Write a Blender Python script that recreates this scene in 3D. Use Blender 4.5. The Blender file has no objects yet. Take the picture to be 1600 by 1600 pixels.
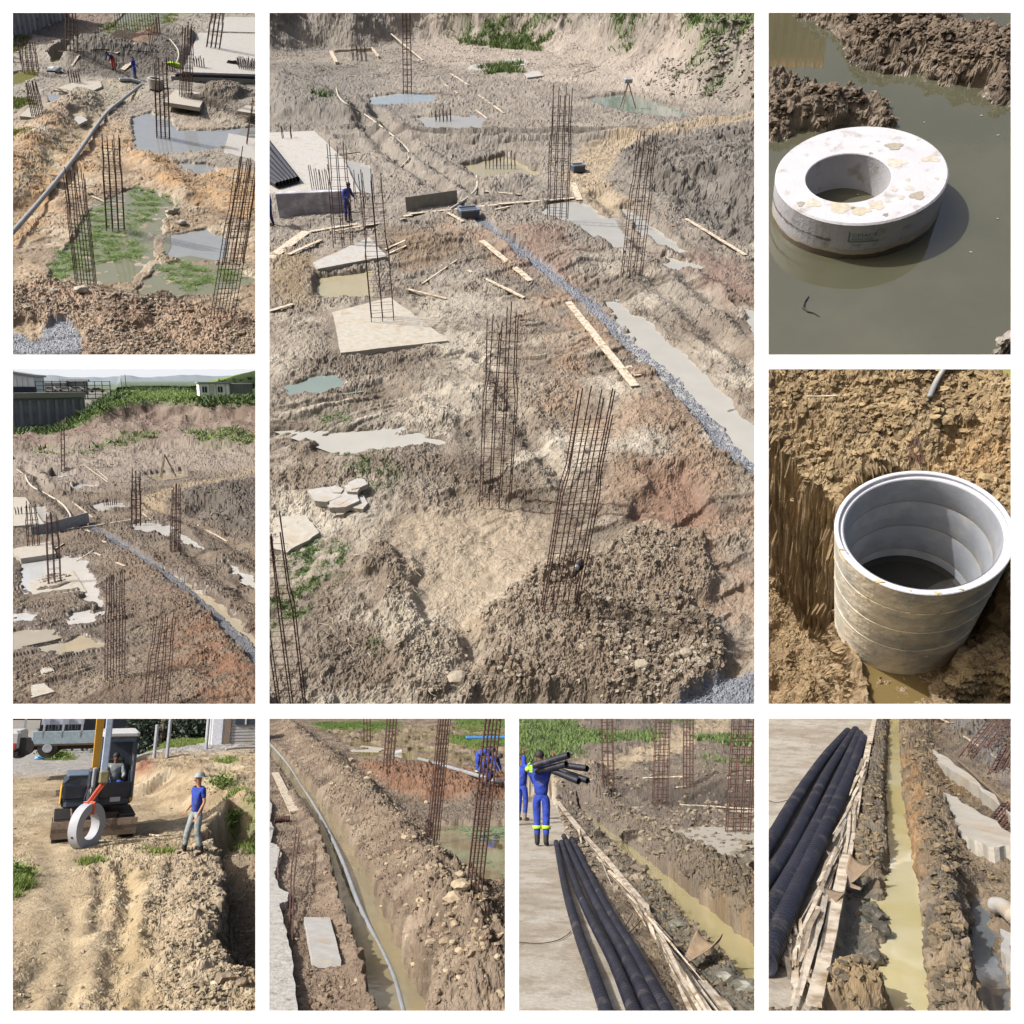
import bpy, math, random
import numpy as np
from mathutils import Matrix, Vector
R = math.radians
SC = bpy.context.scene
COL = SC.collection
# ---------------------------------------------------------------- camera, sky, sun, exposure
BIG = 3.0                                    # size of the whole display
D = 1200.0                                   # focal length in photograph pixels (picture is 1600 wide)
cam_d = bpy.data.cameras.new("camera"); cam = bpy.data.objects.new("camera", cam_d); COL.objects.link(cam)
cam_d.sensor_width = 36; cam_d.lens = 36 * D / 1600.0; cam_d.clip_start = 0.5; cam_d.clip_end = 1.0e7
cam.location = (0, 0, 0); cam.rotation_euler = (R(90), 0, 0); SC.camera = cam
SUN = Vector((-0.62, -0.36, 0.70)).normalized()          # direction towards the sun
W = bpy.data.worlds.new("World"); SC.world = W; W.use_nodes = True
nt = W.node_tree; nt.nodes.clear()
wo = nt.nodes.new("ShaderNodeOutputWorld"); bg = nt.nodes.new("ShaderNodeBackground")
sky = nt.nodes.new("ShaderNodeTexSky"); sky.sky_type = 'NISHITA'; sky.sun_disc = False
sky.sun_elevation = math.asin(SUN.z); sky.sun_rotation = math.atan2(SUN.x, SUN.y)
sky.air_density = 1.0; sky.dust_density = 7.0; sky.ozone_density = 0.6
bg.inputs[1].default_value = 0.12
nt.links.new(sky.outputs[0], bg.inputs[0]); nt.links.new(bg.outputs[0], wo.inputs[0])
sl = bpy.data.lights.new("sun", 'SUN'); sun = bpy.data.objects.new("sun", sl); COL.objects.link(sun)
sl.energy = 4.7; sl.angle = R(0.7); sl.color = (1.0, 0.975, 0.935)
sun.rotation_euler = SUN.to_track_quat('Z', 'Y').to_euler()
SC.view_settings.view_transform = 'Standard'; SC.view_settings.look = 'None'
SC.view_settings.exposure = 0.36; SC.view_settings.gamma = 1.0
SC.cycles.max_bounces = 5; SC.cycles.diffuse_bounces = 3; SC.cycles.glossy_bounces = 3
rnd = random.Random(7)
RNG = np.random.default_rng(7)
KA = 0.50
def lin(c, k=None):
    k = KA if k is None else k
    return tuple(k * ((v / 255.0 / 12.92) if v <= 10 else (((v / 255.0 + 0.055) / 1.055) ** 2.4)) for v in c)
# ---------------------------------------------------------------- noise in numpy
def _h(ix, iy, seed):
    h = (ix.astype(np.int64) * 374761393 + iy.astype(np.int64) * 668265263 + seed * 144665) & 0xffffffff
    h = ((h ^ (h >> 13)) * 1274126177) & 0xffffffff
    h = ((h ^ (h >> 16)) * 2246822519) & 0xffffffff
    return (h ^ (h >> 15)) & 0xffffffff
def hf(ix, iy, seed): return _h(ix, iy, seed) / 4294967295.0
def perlin(x, y, seed=0):
    x0 = np.floor(x); y0 = np.floor(y); fx = x - x0; fy = y - y0
    u = fx * fx * fx * (fx * (fx * 6 - 15) + 10); v = fy * fy * fy * (fy * (fy * 6 - 15) + 10)
    def g(i, j):
        a = hf(x0 + i, y0 + j, seed) * 6.2831853
        return np.cos(a) * (fx - i) + np.sin(a) * (fy - j)
    a = g(0, 0) * (1 - u) + g(1, 0) * u; b = g(0, 1) * (1 - u) + g(1, 1) * u
    return (a * (1 - v) + b * v) * 1.5
def fbm(x, y, f=1.0, o=4, seed=0, gain=0.5):
    s = 0; a = 1.0
    for k in range(o):
        s = s + a * perlin(x * f + 17.3 * k, y * f - 9.1 * k, seed + k); f *= 2.03; a *= gain
    return s
def ridged(x, y, f=1.0, o=3, seed=0):
    s = 0; a = 1.0
    for k in range(o):
        s = s + a * (1 - 2 * np.abs(perlin(x * f + 5.7 * k, y * f, seed + k))); f *= 2.1; a *= 0.5
    return s
def worley(x, y, f, seed):
    x = x * f; y = y * f; x0 = np.floor(x); y0 = np.floor(y)
    d1 = np.full(x.shape, 9.0); idr = np.zeros(x.shape)
    for i in (-1, 0, 1):
        for j in (-1, 0, 1):
            cx = x0 + i; cy = y0 + j
            px = cx + hf(cx, cy, seed); py = cy + hf(cx, cy, seed + 91)
            d = np.hypot(x - px, y - py); m = d < d1
            d1 = np.where(m, d, d1); idr = np.where(m, hf(cx, cy, seed + 7), idr)
    return d1, idr
def clods(x, y, f, seed):
    wx = x + 0.35 / f * perlin(x * f * 1.7, y * f * 1.7, seed + 3); wy = y + 0.35 / f * perlin(x * f * 1.7, y * f * 1.7, seed + 4)
    d, i = worley(wx, wy, f, seed)
    st = np.sqrt(np.clip(1 - (d / (0.30 + 0.45 * i)) ** 2, 0, 1)) * (0.2 + 0.8 * i)
    b = 0; a = 1.0; g = f * .8                      # crumbled clay: rounded crests, sharp creases, broken again at finer scales
    for k in range(3):
        b = b + a * np.abs(perlin(wx * g + 3.1 * k, wy * g + 11.7, seed + 20 + k)); g *= 2.3; a *= .55
    return .38 * st + .85 * b * (.6 + .8 * np.clip(perlin(x * f * .35, y * f * .35, seed + 33) + .5, 0, 1)), i
def sstep(a, b, x):
    t = np.clip((x - a) / (b - a), 0, 1); return t * t * (3 - 2 * t)
def seg_dist(X, Y, a, b):
    ax, ay = a; bx, by = b; dx, dy = bx - ax, by - ay
    t = np.clip(((X - ax) * dx + (Y - ay) * dy) / (dx * dx + dy * dy + 1e-12), 0, 1)
    return np.hypot(X - ax - t * dx, Y - ay - t * dy), t
# ---------------------------------------------------------------- one scene of the display: its own ground plane and frame
def blur(A, k):
    for ax in (0, 1):
        P = np.concatenate([np.repeat(np.take(A, [0], ax), k, ax), A, np.repeat(np.take(A, [-1], ax), k, ax)], ax); c = np.cumsum(P, ax)
        n = A.shape[ax]; A = (np.take(c, range(2 * k, 2 * k + n), ax) - np.take(c, range(0, n), ax)) / (2 * k)
    return A
class View:
    """A sub-scene: ground plane z = 0 in metres, set up behind its own opening. up = direction of its plumb line."""
    def __init__(s, tag, rect, zoom, horizon=None, nadir=None, H=4.0, u=4.0):
        s.tag = tag; s.rect = rect; s.zoom = zoom; u = u * BIG; s.H = H; s.u = u
        cx = ((rect[0] + rect[2]) / 2 - 800) / D; cz = (800 - (rect[1] + rect[3]) / 2) / D
        if nadir is None:
            n = Vector((0, -(800 - horizon) / D, 1))
        else:
            n = -Vector(((nadir[0] - 800) / D, 1, (800 - nadir[1]) / D))
        ez = n.normalized(); d = Vector((cx, 1, cz)); ey = (d - ez * d.dot(ez)).normalized(); ex = ey.cross(ez)
        s.ex, s.ey, s.ez = ex, ey, ez
        s.Rw = np.array([ex, ey, ez])            # world -> local
        o = ez * (-H * u)
        s.M = Matrix(((ex.x * u, ey.x * u, ez.x * u, o.x), (ex.y * u, ey.y * u, ez.y * u, o.y), (ex.z * u, ey.z * u, ez.z * u, o.z), (0, 0, 0, 1)))
        s.mats = {}
    def z2p(s, q): return (s.zoom[0] + q[0] * s.zoom[2], s.zoom[1] + q[1] * s.zoom[2])
    def ray(s, px, py):
        px = np.asarray(px, float); py = np.asarray(py, float)
        w = np.stack(np.broadcast_arrays((px - 800) / D, np.ones_like(px), (800 - py) / D), -1)
        return w @ s.Rw.T
    def g(s, px, py, h=0.0):
        r = s.ray(px, py); t = -(s.H - h) / np.minimum(r[..., 2], -1e-7)
        return r[..., 0] * t, r[..., 1] * t
    def proj(s, x, y, z):
        v = np.stack(np.broadcast_arrays(x, y, np.asarray(z) - s.H), -1) @ s.Rw
        return 800 + D * v[..., 0] / v[..., 1], 800 - D * v[..., 2] / v[..., 1]
    def q(s, zx, zy, h=0.0):
        px, py = s.z2p((zx, zy)); x, y = s.g(px, py, h); return Vector((float(x), float(y), h))
    def on(s, zx, zy, dz=0.0):
        """point of the terrain seen there: walk down the line of sight to the first surface"""
        px, py = s.z2p((zx, zy)); r = s.ray(px, py)
        def gap(t): return s.H + r[2] * t - s.zat(r[0] * t, r[1] * t)
        zmax = float(s.Z.max()); t0 = (s.H - zmax) / max(1e-6, -r[2]) * .98 if zmax < s.H and r[2] < 0 else s.Y.min() * .9 / max(1e-6, r[1])
        t0 = max(t0, s.Y.min() * .6 / r[1]); t1 = s.Y.max() / r[1]
        if r[2] < 0: t1 = min(t1, (s.H + 1.6) / -r[2])
        a = t0; n = 140
        for k in range(1, n + 1):
            b = t0 * (t1 / t0) ** (k / n)
            if gap(b) <= 0: break
            a = b
        for _ in range(18):
            m = (a + b) / 2
            if gap(m) > 0: a = m
            else: b = m
        return Vector((float(r[0] * b), float(r[1] * b), float(s.H + r[2] * b) + dz))
    def zat(s, x, y):
        px, py = s.proj(x, y, 0.0)
        i = np.interp(px, s.gpx, np.arange(len(s.gpx))); j = np.interp(-py, -s.gpy, np.arange(len(s.gpy)))
        i0 = int(min(max(i, 0), len(s.gpx) - 2)); j0 = int(min(max(j, 0), len(s.gpy) - 2)); a = i - i0; b = j - j0
        Z = s.Z
        return float((Z[j0, i0] * (1 - a) + Z[j0, i0 + 1] * a) * (1 - b) + (Z[j0 + 1, i0] * (1 - a) + Z[j0 + 1, i0 + 1] * a) * b)
    def above(s, base, zx, zy):
        """point seen at (zx, zy) standing over base in the same upright plane across the view"""
        px, py = s.z2p((zx, zy)); r = s.ray(px, py); t = base[1] / r[1]
        return Vector((float(r[0] * t), base[1], float(s.H + r[2] * t)))
    def pxm(s, p):
        """metres covered by one photograph pixel at p"""
        w = s.M @ Vector(p); return w.y / D / s.u
    # masks over the terrain grid, outlines given as seen in the zoomed photograph
    def pts(s, P): return [tuple(float(c) for c in s.g(*s.z2p(p), getattr(s, 'ph', 0.0))) for p in P]
    def poly(s, P, soft=0.2, warp=0.0, ws=1.0, seed=1, grow=0.0):
        q = s.pts(P); X, Y = s.X, s.Y
        if warp:
            X = X + warp * fbm(s.X, s.Y, 1 / ws, 3, seed); Y = Y + warp * fbm(s.X, s.Y, 1 / ws, 3, seed + 50)
        d = np.full(X.shape, 1e9); ins = np.zeros(X.shape, bool)
        for a, b in zip(q, q[1:] + q[:1]):
            d = np.minimum(d, seg_dist(X, Y, a, b)[0])
            c = ((a[1] > Y) != (b[1] > Y))
            xx = (b[0] - a[0]) * (Y - a[1]) / ((b[1] - a[1]) or 1e-9) + a[0]
            ins ^= c & (X < xx)
        sd = np.where(ins, d, -d) + grow
        return sstep(-soft, soft, sd)
    def dline(s, P, warp=0.0, ws=1.0, seed=1, metres=False):
        q = P if metres else s.pts(P); X, Y = s.X, s.Y
        if warp:
            X = X + warp * fbm(s.X, s.Y, 1 / ws, 3, seed); Y = Y + warp * fbm(s.X, s.Y, 1 / ws, 3, seed + 50)
        d = np.full(X.shape, 1e9)
        for a, b in zip(q, q[1:]): d = np.minimum(d, seg_dist(X, Y, a, b)[0])
        return d
    def grid(s, rows, ncol, padx=60):
        x0, y0, x1, y1 = s.rect
        s.gpx = np.linspace(x0 - padx, x1 + padx, ncol); s.gpy = np.asarray(rows, float)
        PX, PY = np.meshgrid(s.gpx, s.gpy); s.PX, s.PY = PX, PY
        s.X, s.Y = s.g(PX, PY)
    def ground(s, Z, C, wet, mat, label, name="ground", m=9, mtop=9, disp=((.05, 8),), mleft=None, tone=1.0, dmask=None):
        lum = C @ np.array([.3, .59, .11]); C = .92 * C + .08 * lum[..., None]
        s.Z = Z; s.C = C; ny, nx = Z.shape
        P = np.stack([s.X, s.Y, Z], -1); gu = np.gradient(P, axis=1); gv = np.gradient(P, axis=0); nn = np.cross(gu, gv); nn /= np.linalg.norm(nn, axis=-1)[..., None] + 1e-12; nn *= np.sign(nn[..., 2:3] + 1e-9)
        sm = blur(nn, 9); sm /= np.linalg.norm(sm, axis=-1)[..., None] + 1e-9; slope = sstep(.12, .5, 1 - sm[..., 2]) * (1 if dmask is None else dmask); nn = sm; dtot = 0; var = 0
        for k, (amp, f) in enumerate(disp):      # rough the steep faces along their own normal, so they break up like dug earth
            q = s.X + .75 * Z; w = s.Y + .95 * Z; c, i = clods(q, w, f, 950 + k); c2 = np.abs(perlin(q * f * .5 - Z * f * .9, s.X * f * .4 + Z * f * 1.1, 960 + k))
            dtot = dtot + amp * (c + c2 - .5); var = var + (c2 + i - .8)
        P = P + nn * (dtot * slope)[..., None]; C = C * tone * (1 + .30 * slope * np.clip(var, -1, 1))[..., None]
        px, py = s.proj(P[..., 0], P[..., 1], P[..., 2]); x0, y0, x1, y1 = s.rect
        s.vpx, s.vpy = px, py
        out = (px < x0 - (mleft or m)) | (px > x1 + m) | (py > y1 + m) | (py < y0 - mtop)
        idx = np.arange(ny * nx).reshape(ny, nx)
        keep = ~(out[:-1, :-1] | out[1:, :-1] | out[:-1, 1:] | out[1:, 1:])
        f = np.stack([idx[:-1, :-1], idx[:-1, 1:], idx[1:, 1:], idx[1:, :-1]], -1)[keep]
        V = P.reshape(-1, 3)
        used = np.zeros(len(V), bool); used[f.ravel()] = True; remap = np.cumsum(used) - 1
        s.vis = used.reshape(ny, nx)
        c4 = np.concatenate([C.reshape(-1, 3), wet.reshape(-1, 1)], 1)
        o = npmesh(name, V[used], remap[f], mat, col=c4[used], smooth=False); o.matrix_world = s.M
        o["kind"] = "structure"; o["label"] = label
        return o
def npmesh(name, V, F, mat, col=None, smooth=False):
    me = bpy.data.meshes.new(name); F = np.asarray(F); k = F.shape[1]
    me.vertices.add(len(V)); me.vertices.foreach_set("co", np.asarray(V, np.float32).ravel())
    me.loops.add(F.size); me.loops.foreach_set("vertex_index", F.ravel().astype(np.int32))
    me.polygons.add(len(F)); me.polygons.foreach_set("loop_start", np.arange(0, F.size, k, dtype=np.int32))
    me.polygons.foreach_set("loop_total", np.full(len(F), k, np.int32))
    me.update(calc_edges=True)
    if col is not None:
        a = me.color_attributes.new("Col", 'FLOAT_COLOR', 'POINT'); a.data.foreach_set("color", np.asarray(col, np.float32).ravel())
    me.polygons.foreach_set("use_smooth", np.full(len(F), smooth, bool))
    me.materials.append(mat); o = bpy.data.objects.new(name, me); COL.objects.link(o); return o
# ---------------------------------------------------------------- materials
def pmat(name, color, rough=0.8, metal=0.0, var=0.15, scale=8.0, bump=0.0, bscale=30.0, u=1.0, spec=0.5, color2=None, thr=0.55, mscale=3.0, coord='Object', ior=None, sheen=0):
    m = bpy.data.materials.new(name); m.use_nodes = True; t = m.node_tree; b = t.nodes["Principled BSDF"]; L = t.links.new
    tc = t.nodes.new("ShaderNodeTexCoord"); n = t.nodes.new("ShaderNodeTexNoise"); n.inputs["Scale"].default_value = scale; n.inputs["Detail"].default_value = 6
    L(tc.outputs[coord], n.inputs["Vector"])
    mr = t.nodes.new("ShaderNodeMapRange"); mr.inputs[3].default_value = 1 - var; mr.inputs[4].default_value = 1 + var
    mr.inputs[1].default_value = 0.3; mr.inputs[2].default_value = 0.7
    L(n.outputs[0], mr.inputs[0])
    mx = t.nodes.new("ShaderNodeMix"); mx.data_type = 'RGBA'; mx.blend_type = 'MULTIPLY'; mx.inputs[0].default_value = 1
    if color2 is not None:
        n2 = t.nodes.new("ShaderNodeTexNoise"); n2.inputs["Scale"].default_value = mscale; n2.inputs["Detail"].default_value = 8; n2.inputs["Roughness"].default_value = 0.65
        L(tc.outputs[coord], n2.inputs["Vector"])
        r2 = t.nodes.new("ShaderNodeMapRange"); r2.inputs[1].default_value = thr - 0.07; r2.inputs[2].default_value = thr + 0.07; L(n2.outputs[0], r2.inputs[0])
        m2 = t.nodes.new("ShaderNodeMix"); m2.data_type = 'RGBA'; m2.inputs[6].default_value = (*color, 1); m2.inputs[7].default_value = (*color2, 1); L(r2.outputs[0], m2.inputs[0])
        L(m2.outputs[2], mx.inputs[6])
    else: mx.inputs[6].default_value = (*color, 1)
    L(mr.outputs[0], mx.inputs[7]); L(mx.outputs[2], b.inputs["Base Color"])
    b.inputs["Roughness"].default_value = rough; b.inputs["Metallic"].default_value = metal; b.inputs["Specular IOR Level"].default_value = spec
    if ior: b.inputs["IOR"].default_value = ior
    if bump:
        n3 = t.nodes.new("ShaderNodeTexNoise"); n3.inputs["Scale"].default_value = bscale; n3.inputs["Detail"].default_value = 6; L(tc.outputs[coord], n3.inputs["Vector"])
        bp = t.nodes.new("ShaderNodeBump"); bp.inputs["Strength"].default_value = 1.0; bp.inputs["Distance"].default_value = bump * u
        L(n3.outputs[0], bp.inputs["Height"]); L(bp.outputs[0], b.inputs["Normal"])
    return m
def colmat(name, u, bump=0.02, bscale=25.0, rough=0.9, var=0.25, vscale=14.0, wetr=0.42):
    m = bpy.data.materials.new(name); m.use_nodes = True; t = m.node_tree; b = t.nodes["Principled BSDF"]; L = t.links.new
    at = t.nodes.new("ShaderNodeAttribute"); at.attribute_name = "Col"
    tc = t.nodes.new("ShaderNodeTexCoord"); n = t.nodes.new("ShaderNodeTexNoise"); n.inputs["Scale"].default_value = vscale; n.inputs["Detail"].default_value = 8; n.inputs["Roughness"].default_value = 0.7
    L(tc.outputs["Object"], n.inputs["Vector"])
    mr = t.nodes.new("ShaderNodeMapRange"); mr.inputs[1].default_value = 0.3; mr.inputs[2].default_value = 0.7; mr.inputs[3].default_value = 1 - var; mr.inputs[4].default_value = 1 + var; L(n.outputs[0], mr.inputs[0])
    mx = t.nodes.new("ShaderNodeMix"); mx.data_type = 'RGBA'; mx.blend_type = 'MULTIPLY'; mx.inputs[0].default_value = 1
    L(at.outputs["Color"], mx.inputs[6]); L(mr.outputs[0], mx.inputs[7]); L(mx.outputs[2], b.inputs["Base Color"])
    rr = t.nodes.new("ShaderNodeMapRange"); rr.inputs[3].default_value = rough; rr.inputs[4].default_value = wetr; L(at.outputs["Alpha"], rr.inputs[0]); L(rr.outputs[0], b.inputs["Roughness"])
    if bump:
        n3 = t.nodes.new("ShaderNodeTexNoise"); n3.inputs["Scale"].default_value = bscale; n3.inputs["Detail"].default_value = 5; L(tc.outputs["Object"], n3.inputs["Vector"])
        bp = t.nodes.new("ShaderNodeBump"); bp.inputs["Strength"].default_value = 0.8; bp.inputs["Distance"].default_value = bump * u
        L(n3.outputs[0], bp.inputs["Height"]); L(bp.outputs[0], b.inputs["Normal"])
    return m
def watermat(name, color, u, ripple=0.0, rs=3.0, rough=0.04, color2=None, mscale=0.4):
    m = pmat(name, color, rough, var=0.05, scale=1.0, bump=ripple, bscale=rs, u=u, color2=color2, thr=0.5, mscale=mscale, ior=1.5, spec=.8)
    return m
SRGB = dict(rust=(98, 64, 52), wood=(204, 192, 174), woodd=(136, 120, 102), conc=(200, 194, 182), concw=(222, 220, 216), black=(30, 32, 46), blue=(36, 66, 172),
            navy=(28, 40, 110), skin=(120, 84, 66), skinl=(190, 140, 112), boot=(34, 32, 32), lime=(180, 220, 60), white=(238, 238, 240), yellow=(232, 176, 60), dark=(40, 44, 52),
            pipe=(150, 154, 158), galv=(170, 176, 186), glass=(60, 70, 84), red=(190, 60, 50), grass=(96, 140, 60), rubber=(46, 44, 44), denim=(150, 160, 160), rope=(190, 184, 170))
def M_(v, key):
    if key in v.mats: return v.mats[key]
    c = lin(SRGB[key], 0.72 if key not in ('concw', 'white', 'conc') else (0.42 if key == 'concw' else 0.55)); kw = {}
    if key == 'rust': kw = dict(rough=0.85, var=0.35, scale=20, color2=lin((66, 48, 44), .72), thr=0.5, mscale=12)
    elif key in ('wood', 'woodd'): kw = dict(rough=0.8, var=0.22, scale=14, bump=0.004, bscale=40, color2=lin((150, 128, 100), .72), thr=0.56, mscale=5)
    elif key in ('conc', 'concw'): kw = dict(rough=0.85, var=0.12, scale=5, bump=0.006, bscale=30, color2=lin((168, 152, 128), .72), thr=0.6, mscale=1.6)
    elif key == 'black': kw = dict(rough=0.5, var=0.35, scale=6, color2=lin((84, 80, 82), .5), thr=.6, mscale=5)
    elif key in ('pipe', 'galv'): kw = dict(rough=0.5, var=0.15, scale=4, color2=lin((160, 146, 120), .72), thr=0.62, mscale=3)
    elif key in ('blue', 'navy', 'denim'): kw = dict(rough=0.85, var=0.35, scale=7, bump=0.045, bscale=7, color2=lin((96, 92, 104), .6), thr=.6, mscale=5)
    elif key in ('white', 'yellow'): kw = dict(rough=0.4, var=0.08, scale=5)
    elif key == 'dark': kw = dict(rough=0.3, var=0.2, scale=4)
    elif key == 'glass': kw = dict(rough=0.06, var=0.05)
    else: kw = dict(rough=0.7, var=0.2)
    m = pmat(key + "_" + v.tag, c, u=v.u, **kw); v.mats[key] = m; return m
# ---------------------------------------------------------------- mesh builder
class MB:
    def __init__(s): s.v = []; s.f = []
    def add(s, vs, fs):
        b = len(s.v); s.v += [tuple(p) for p in vs]; s.f += [tuple(b + i for i in f) for f in fs]; return s
    def box(s, c, d, rz=0.0, tap=0.0, rx=0.0, ry=0.0, bev=0.0):
        x, y, z = [k / 2 for k in d]
        if bev > 0:
            b = min(bev, x * .9, y * .9)
            prof = [(-x + b, -y), (x - b, -y), (x, -y + b), (x, y - b), (x - b, y), (-x + b, y), (-x, y - b), (-x, -y + b)]
            zb = min(b, z * .5); vs = []
            for zz, k in ((-z, b), (-z + zb, 0), (z - zb, 0), (z, b)):
                for (px_, py_) in prof: vs.append((px_ - math.copysign(k, px_) * (k > 0) * .7, py_ - math.copysign(k, py_) * (k > 0) * .7, zz))
            fs = [tuple(range(7, -1, -1)), tuple(range(24, 32))]
            for r in range(3):
                for i in range(8): fs.append((r * 8 + i, r * 8 + (i + 1) % 8, r * 8 + 8 + (i + 1) % 8, r * 8 + 8 + i))
        else:
            t = 1 - tap
            vs = [(-x, -y, -z), (x, -y, -z), (x, y, -z), (-x, y, -z), (-x * t, -y * t, z), (x * t, -y * t, z), (x * t, y * t, z), (-x * t, y * t, z)]
            fs = [(3, 2, 1, 0), (4, 5, 6, 7), (0, 1, 5, 4), (1, 2, 6, 5), (2, 3, 7, 6), (3, 0, 4, 7)]
        m = Matrix.Translation(c) @ Matrix.Rotation(rz, 4, 'Z') @ Matrix.Rotation(rx, 4, 'X') @ Matrix.Rotation(ry, 4, 'Y')
        return s.add([m @ Vector(p) for p in vs], fs)
    def tube(s, P, r, n=8, caps=True, hollow=0.0):
        P = [Vector(p) for p in P]; rr = r if isinstance(r, (list, tuple, np.ndarray)) else [r] * len(P)
        rings = []; up = None
        for i, p in enumerate(P):
            t = (P[min(i + 1, len(P) - 1)] - P[max(i - 1, 0)]).normalized()
            if up is None: up = Vector((0, 0, 1)) if abs(t.z) < 0.9 else Vector((1, 0, 0))
            a = (up - t * up.dot(t)).normalized(); b = t.cross(a); up = a
            rings.append([p + (a * math.cos(k * 2 * math.pi / n) + b * math.sin(k * 2 * math.pi / n)) * rr[i] for k in range(n)])
        vs = [q for ring in rings for q in ring]; fs = []
        for i in range(len(P) - 1):
            for k in range(n): fs.append((i * n + k, i * n + (k + 1) % n, (i + 1) * n + (k + 1) % n, (i + 1) * n + k))
        if caps and not hollow: fs += [tuple(range(n - 1, -1, -1)), tuple((len(P) - 1) * n + k for k in range(n))]
        if hollow:
            base = len(vs); inner = [[P[i] + (q - P[i]) * hollow for q in rings[i]] for i in range(len(P))]
            vs += [q for ring in inner for q in ring]
            for i in range(len(P) - 1):
                for k in range(n): fs.append((base + i * n + (k + 1) % n, base + i * n + k, base + (i + 1) * n + k, base + (i + 1) * n + (k + 1) % n))
            e = (len(P) - 1) * n
            for k in range(n):
                fs.append((k, base + k, base + (k + 1) % n, (k + 1) % n)); fs.append((e + k, e + (k + 1) % n, base + e + (k + 1) % n, base + e + k))
        return s.add(vs, fs)
    def prism(s, poly, z0, z1):
        """poly: [(x,y)], z0/z1 numbers or lists"""
        n = len(poly); a = z0 if isinstance(z0, (list, tuple)) else [z0] * n; b = z1 if isinstance(z1, (list, tuple)) else [z1] * n
        ar = sum(poly[i][0] * poly[(i + 1) % n][1] - poly[(i + 1) % n][0] * poly[i][1] for i in range(n))
        if ar < 0: poly = poly[::-1]; a = a[::-1]; b = b[::-1]
        vs = [(p[0], p[1], z) for p, z in zip(poly, a)] + [(p[0], p[1], z) for p, z in zip(poly, b)]
        fs = [tuple(range(n - 1, -1, -1)), tuple(range(n, 2 * n))] + [(i, (i + 1) % n, n + (i + 1) % n, n + i) for i in range(n)]
        return s.add(vs, fs)
    def lathe(s, prof, n=48, c=(0, 0, 0), closed=False):
        vs = []; m = len(prof)
        for k in range(n):
            a = 2 * math.pi * k / n
            for (r, z) in prof: vs.append((c[0] + r * math.cos(a), c[1] + r * math.sin(a), c[2] + z))
        fs = []
        for k in range(n):
            for i in range(m if closed else m - 1):
                j = (i + 1) % m; k2 = (k + 1) % n
                fs.append((k * m + i, k2 * m + i, k2 * m + j, k * m + j))
        return s.add(vs, fs)
    def xf(s, m): s.v = [tuple(m @ Vector(p)) for p in s.v]; return s
    def build(s, name, mat, parent=None, v=None, at=None, smooth=False):
        """parented: coordinates are the thing's own; free: at = origin in the view's metres"""
        me = bpy.data.meshes.new(name)
        me.from_pydata(s.v, [], s.f); me.materials.append(mat)
        if smooth: me.polygons.foreach_set("use_smooth", [True] * len(me.polygons))
        me.update()
        if any(len(f) > 6 for f in s.f) and name.startswith("water"):
            import bmesh
            bm = bmesh.new(); bm.from_mesh(me); bmesh.ops.triangulate(bm, faces=bm.faces[:]); bm.to_mesh(me); bm.free()
        o = bpy.data.objects.new(name, me); COL.objects.link(o)
        if parent is not None: o.parent = parent
        elif v is not None: o.matrix_world = v.M @ Matrix.Translation(at or (0, 0, 0))
        return o
def tag(o, label, cat, group=None, kind=None):
    if label: o["label"] = label
    if cat: o["category"] = cat
    if group: o["group"] = group
    if kind: o["kind"] = kind
    return o
def thing(v, name, label, cat, at, rz=0.0, group=None):
    o = bpy.data.objects.new(name, None); COL.objects.link(o); o.empty_display_size = 0.1
    o.matrix_world = v.M @ Matrix.Translation(at) @ Matrix.Rotation(rz, 4, 'Z')
    return tag(o, label, cat, group)
def jit(a): return rnd.uniform(-a, a)
# ---------------------------------------------------------------- shared kinds of thing
def cage(v, bx, by, tx, ty, w, label, nx=4, ny=2, ties=12, group="rebar columns standing on the site", tie_to=0.9, rz=None, ratio=0.55, kink=None, r=None, base=None, uneven=0.06, tie_from=0.04):
    """standing column of reinforcing bars with ties; seen from base (bx,by) to top (tx,ty), w wide in the zoomed picture"""
    B = base or v.on(bx, by, -0.05); T = v.above(B, tx, ty); ax = T - B; L = ax.length
    Wd = w * v.zoom[2] * v.pxm(B); Dp = Wd * ratio; rr = r or max(0.012, 0.62 * v.pxm(B))
    rz = jit(0.3) if rz is None else rz
    t = thing(v, "rebar_column", label, "rebar column", B, 0, group); m = M_(v, 'rust')
    pos = [(-0.5 + i / (nx - 1), s_) for i in range(nx) for s_ in (-0.5, 0.5)]
    if ny == 3: pos += [(-0.5, 0.0), (0.5, 0.0)]
    c, s_ = math.cos(rz), math.sin(rz)
    def corner(a, b, f): return ax * f + Vector((c * a * Wd - s_ * b * Dp, s_ * a * Wd + c * b * Dp, 0))
    kf = kink or 0.62
    for a, b in pos:
        e = 1 + jit(uneven); k = Vector((jit(.25), jit(.2), 0)) * Wd * 0.25
        P = [corner(a, b, 0), corner(a, b, kf) , corner(a * .85, b * .85, kf + .09) + k * .3, corner(a * .85, b * .85, e) + k]
        MB().tube(P, rr, 6).build("bar", m, t)
    for i in range(ties):
        f = tie_from + (tie_to - tie_from) * (i + jit(.25)) / max(1, ties - 1); f = max(0.01, f); z = .52
        P = [corner(-z, -z, f), corner(z, -z, f + jit(.006)), corner(z, z, f), corner(-z, z, f + jit(.006)), corner(-z, -z, f)]
        MB().tube(P, rr * 0.45, 4, caps=False).build("tie", m, t)
    return t
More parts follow.
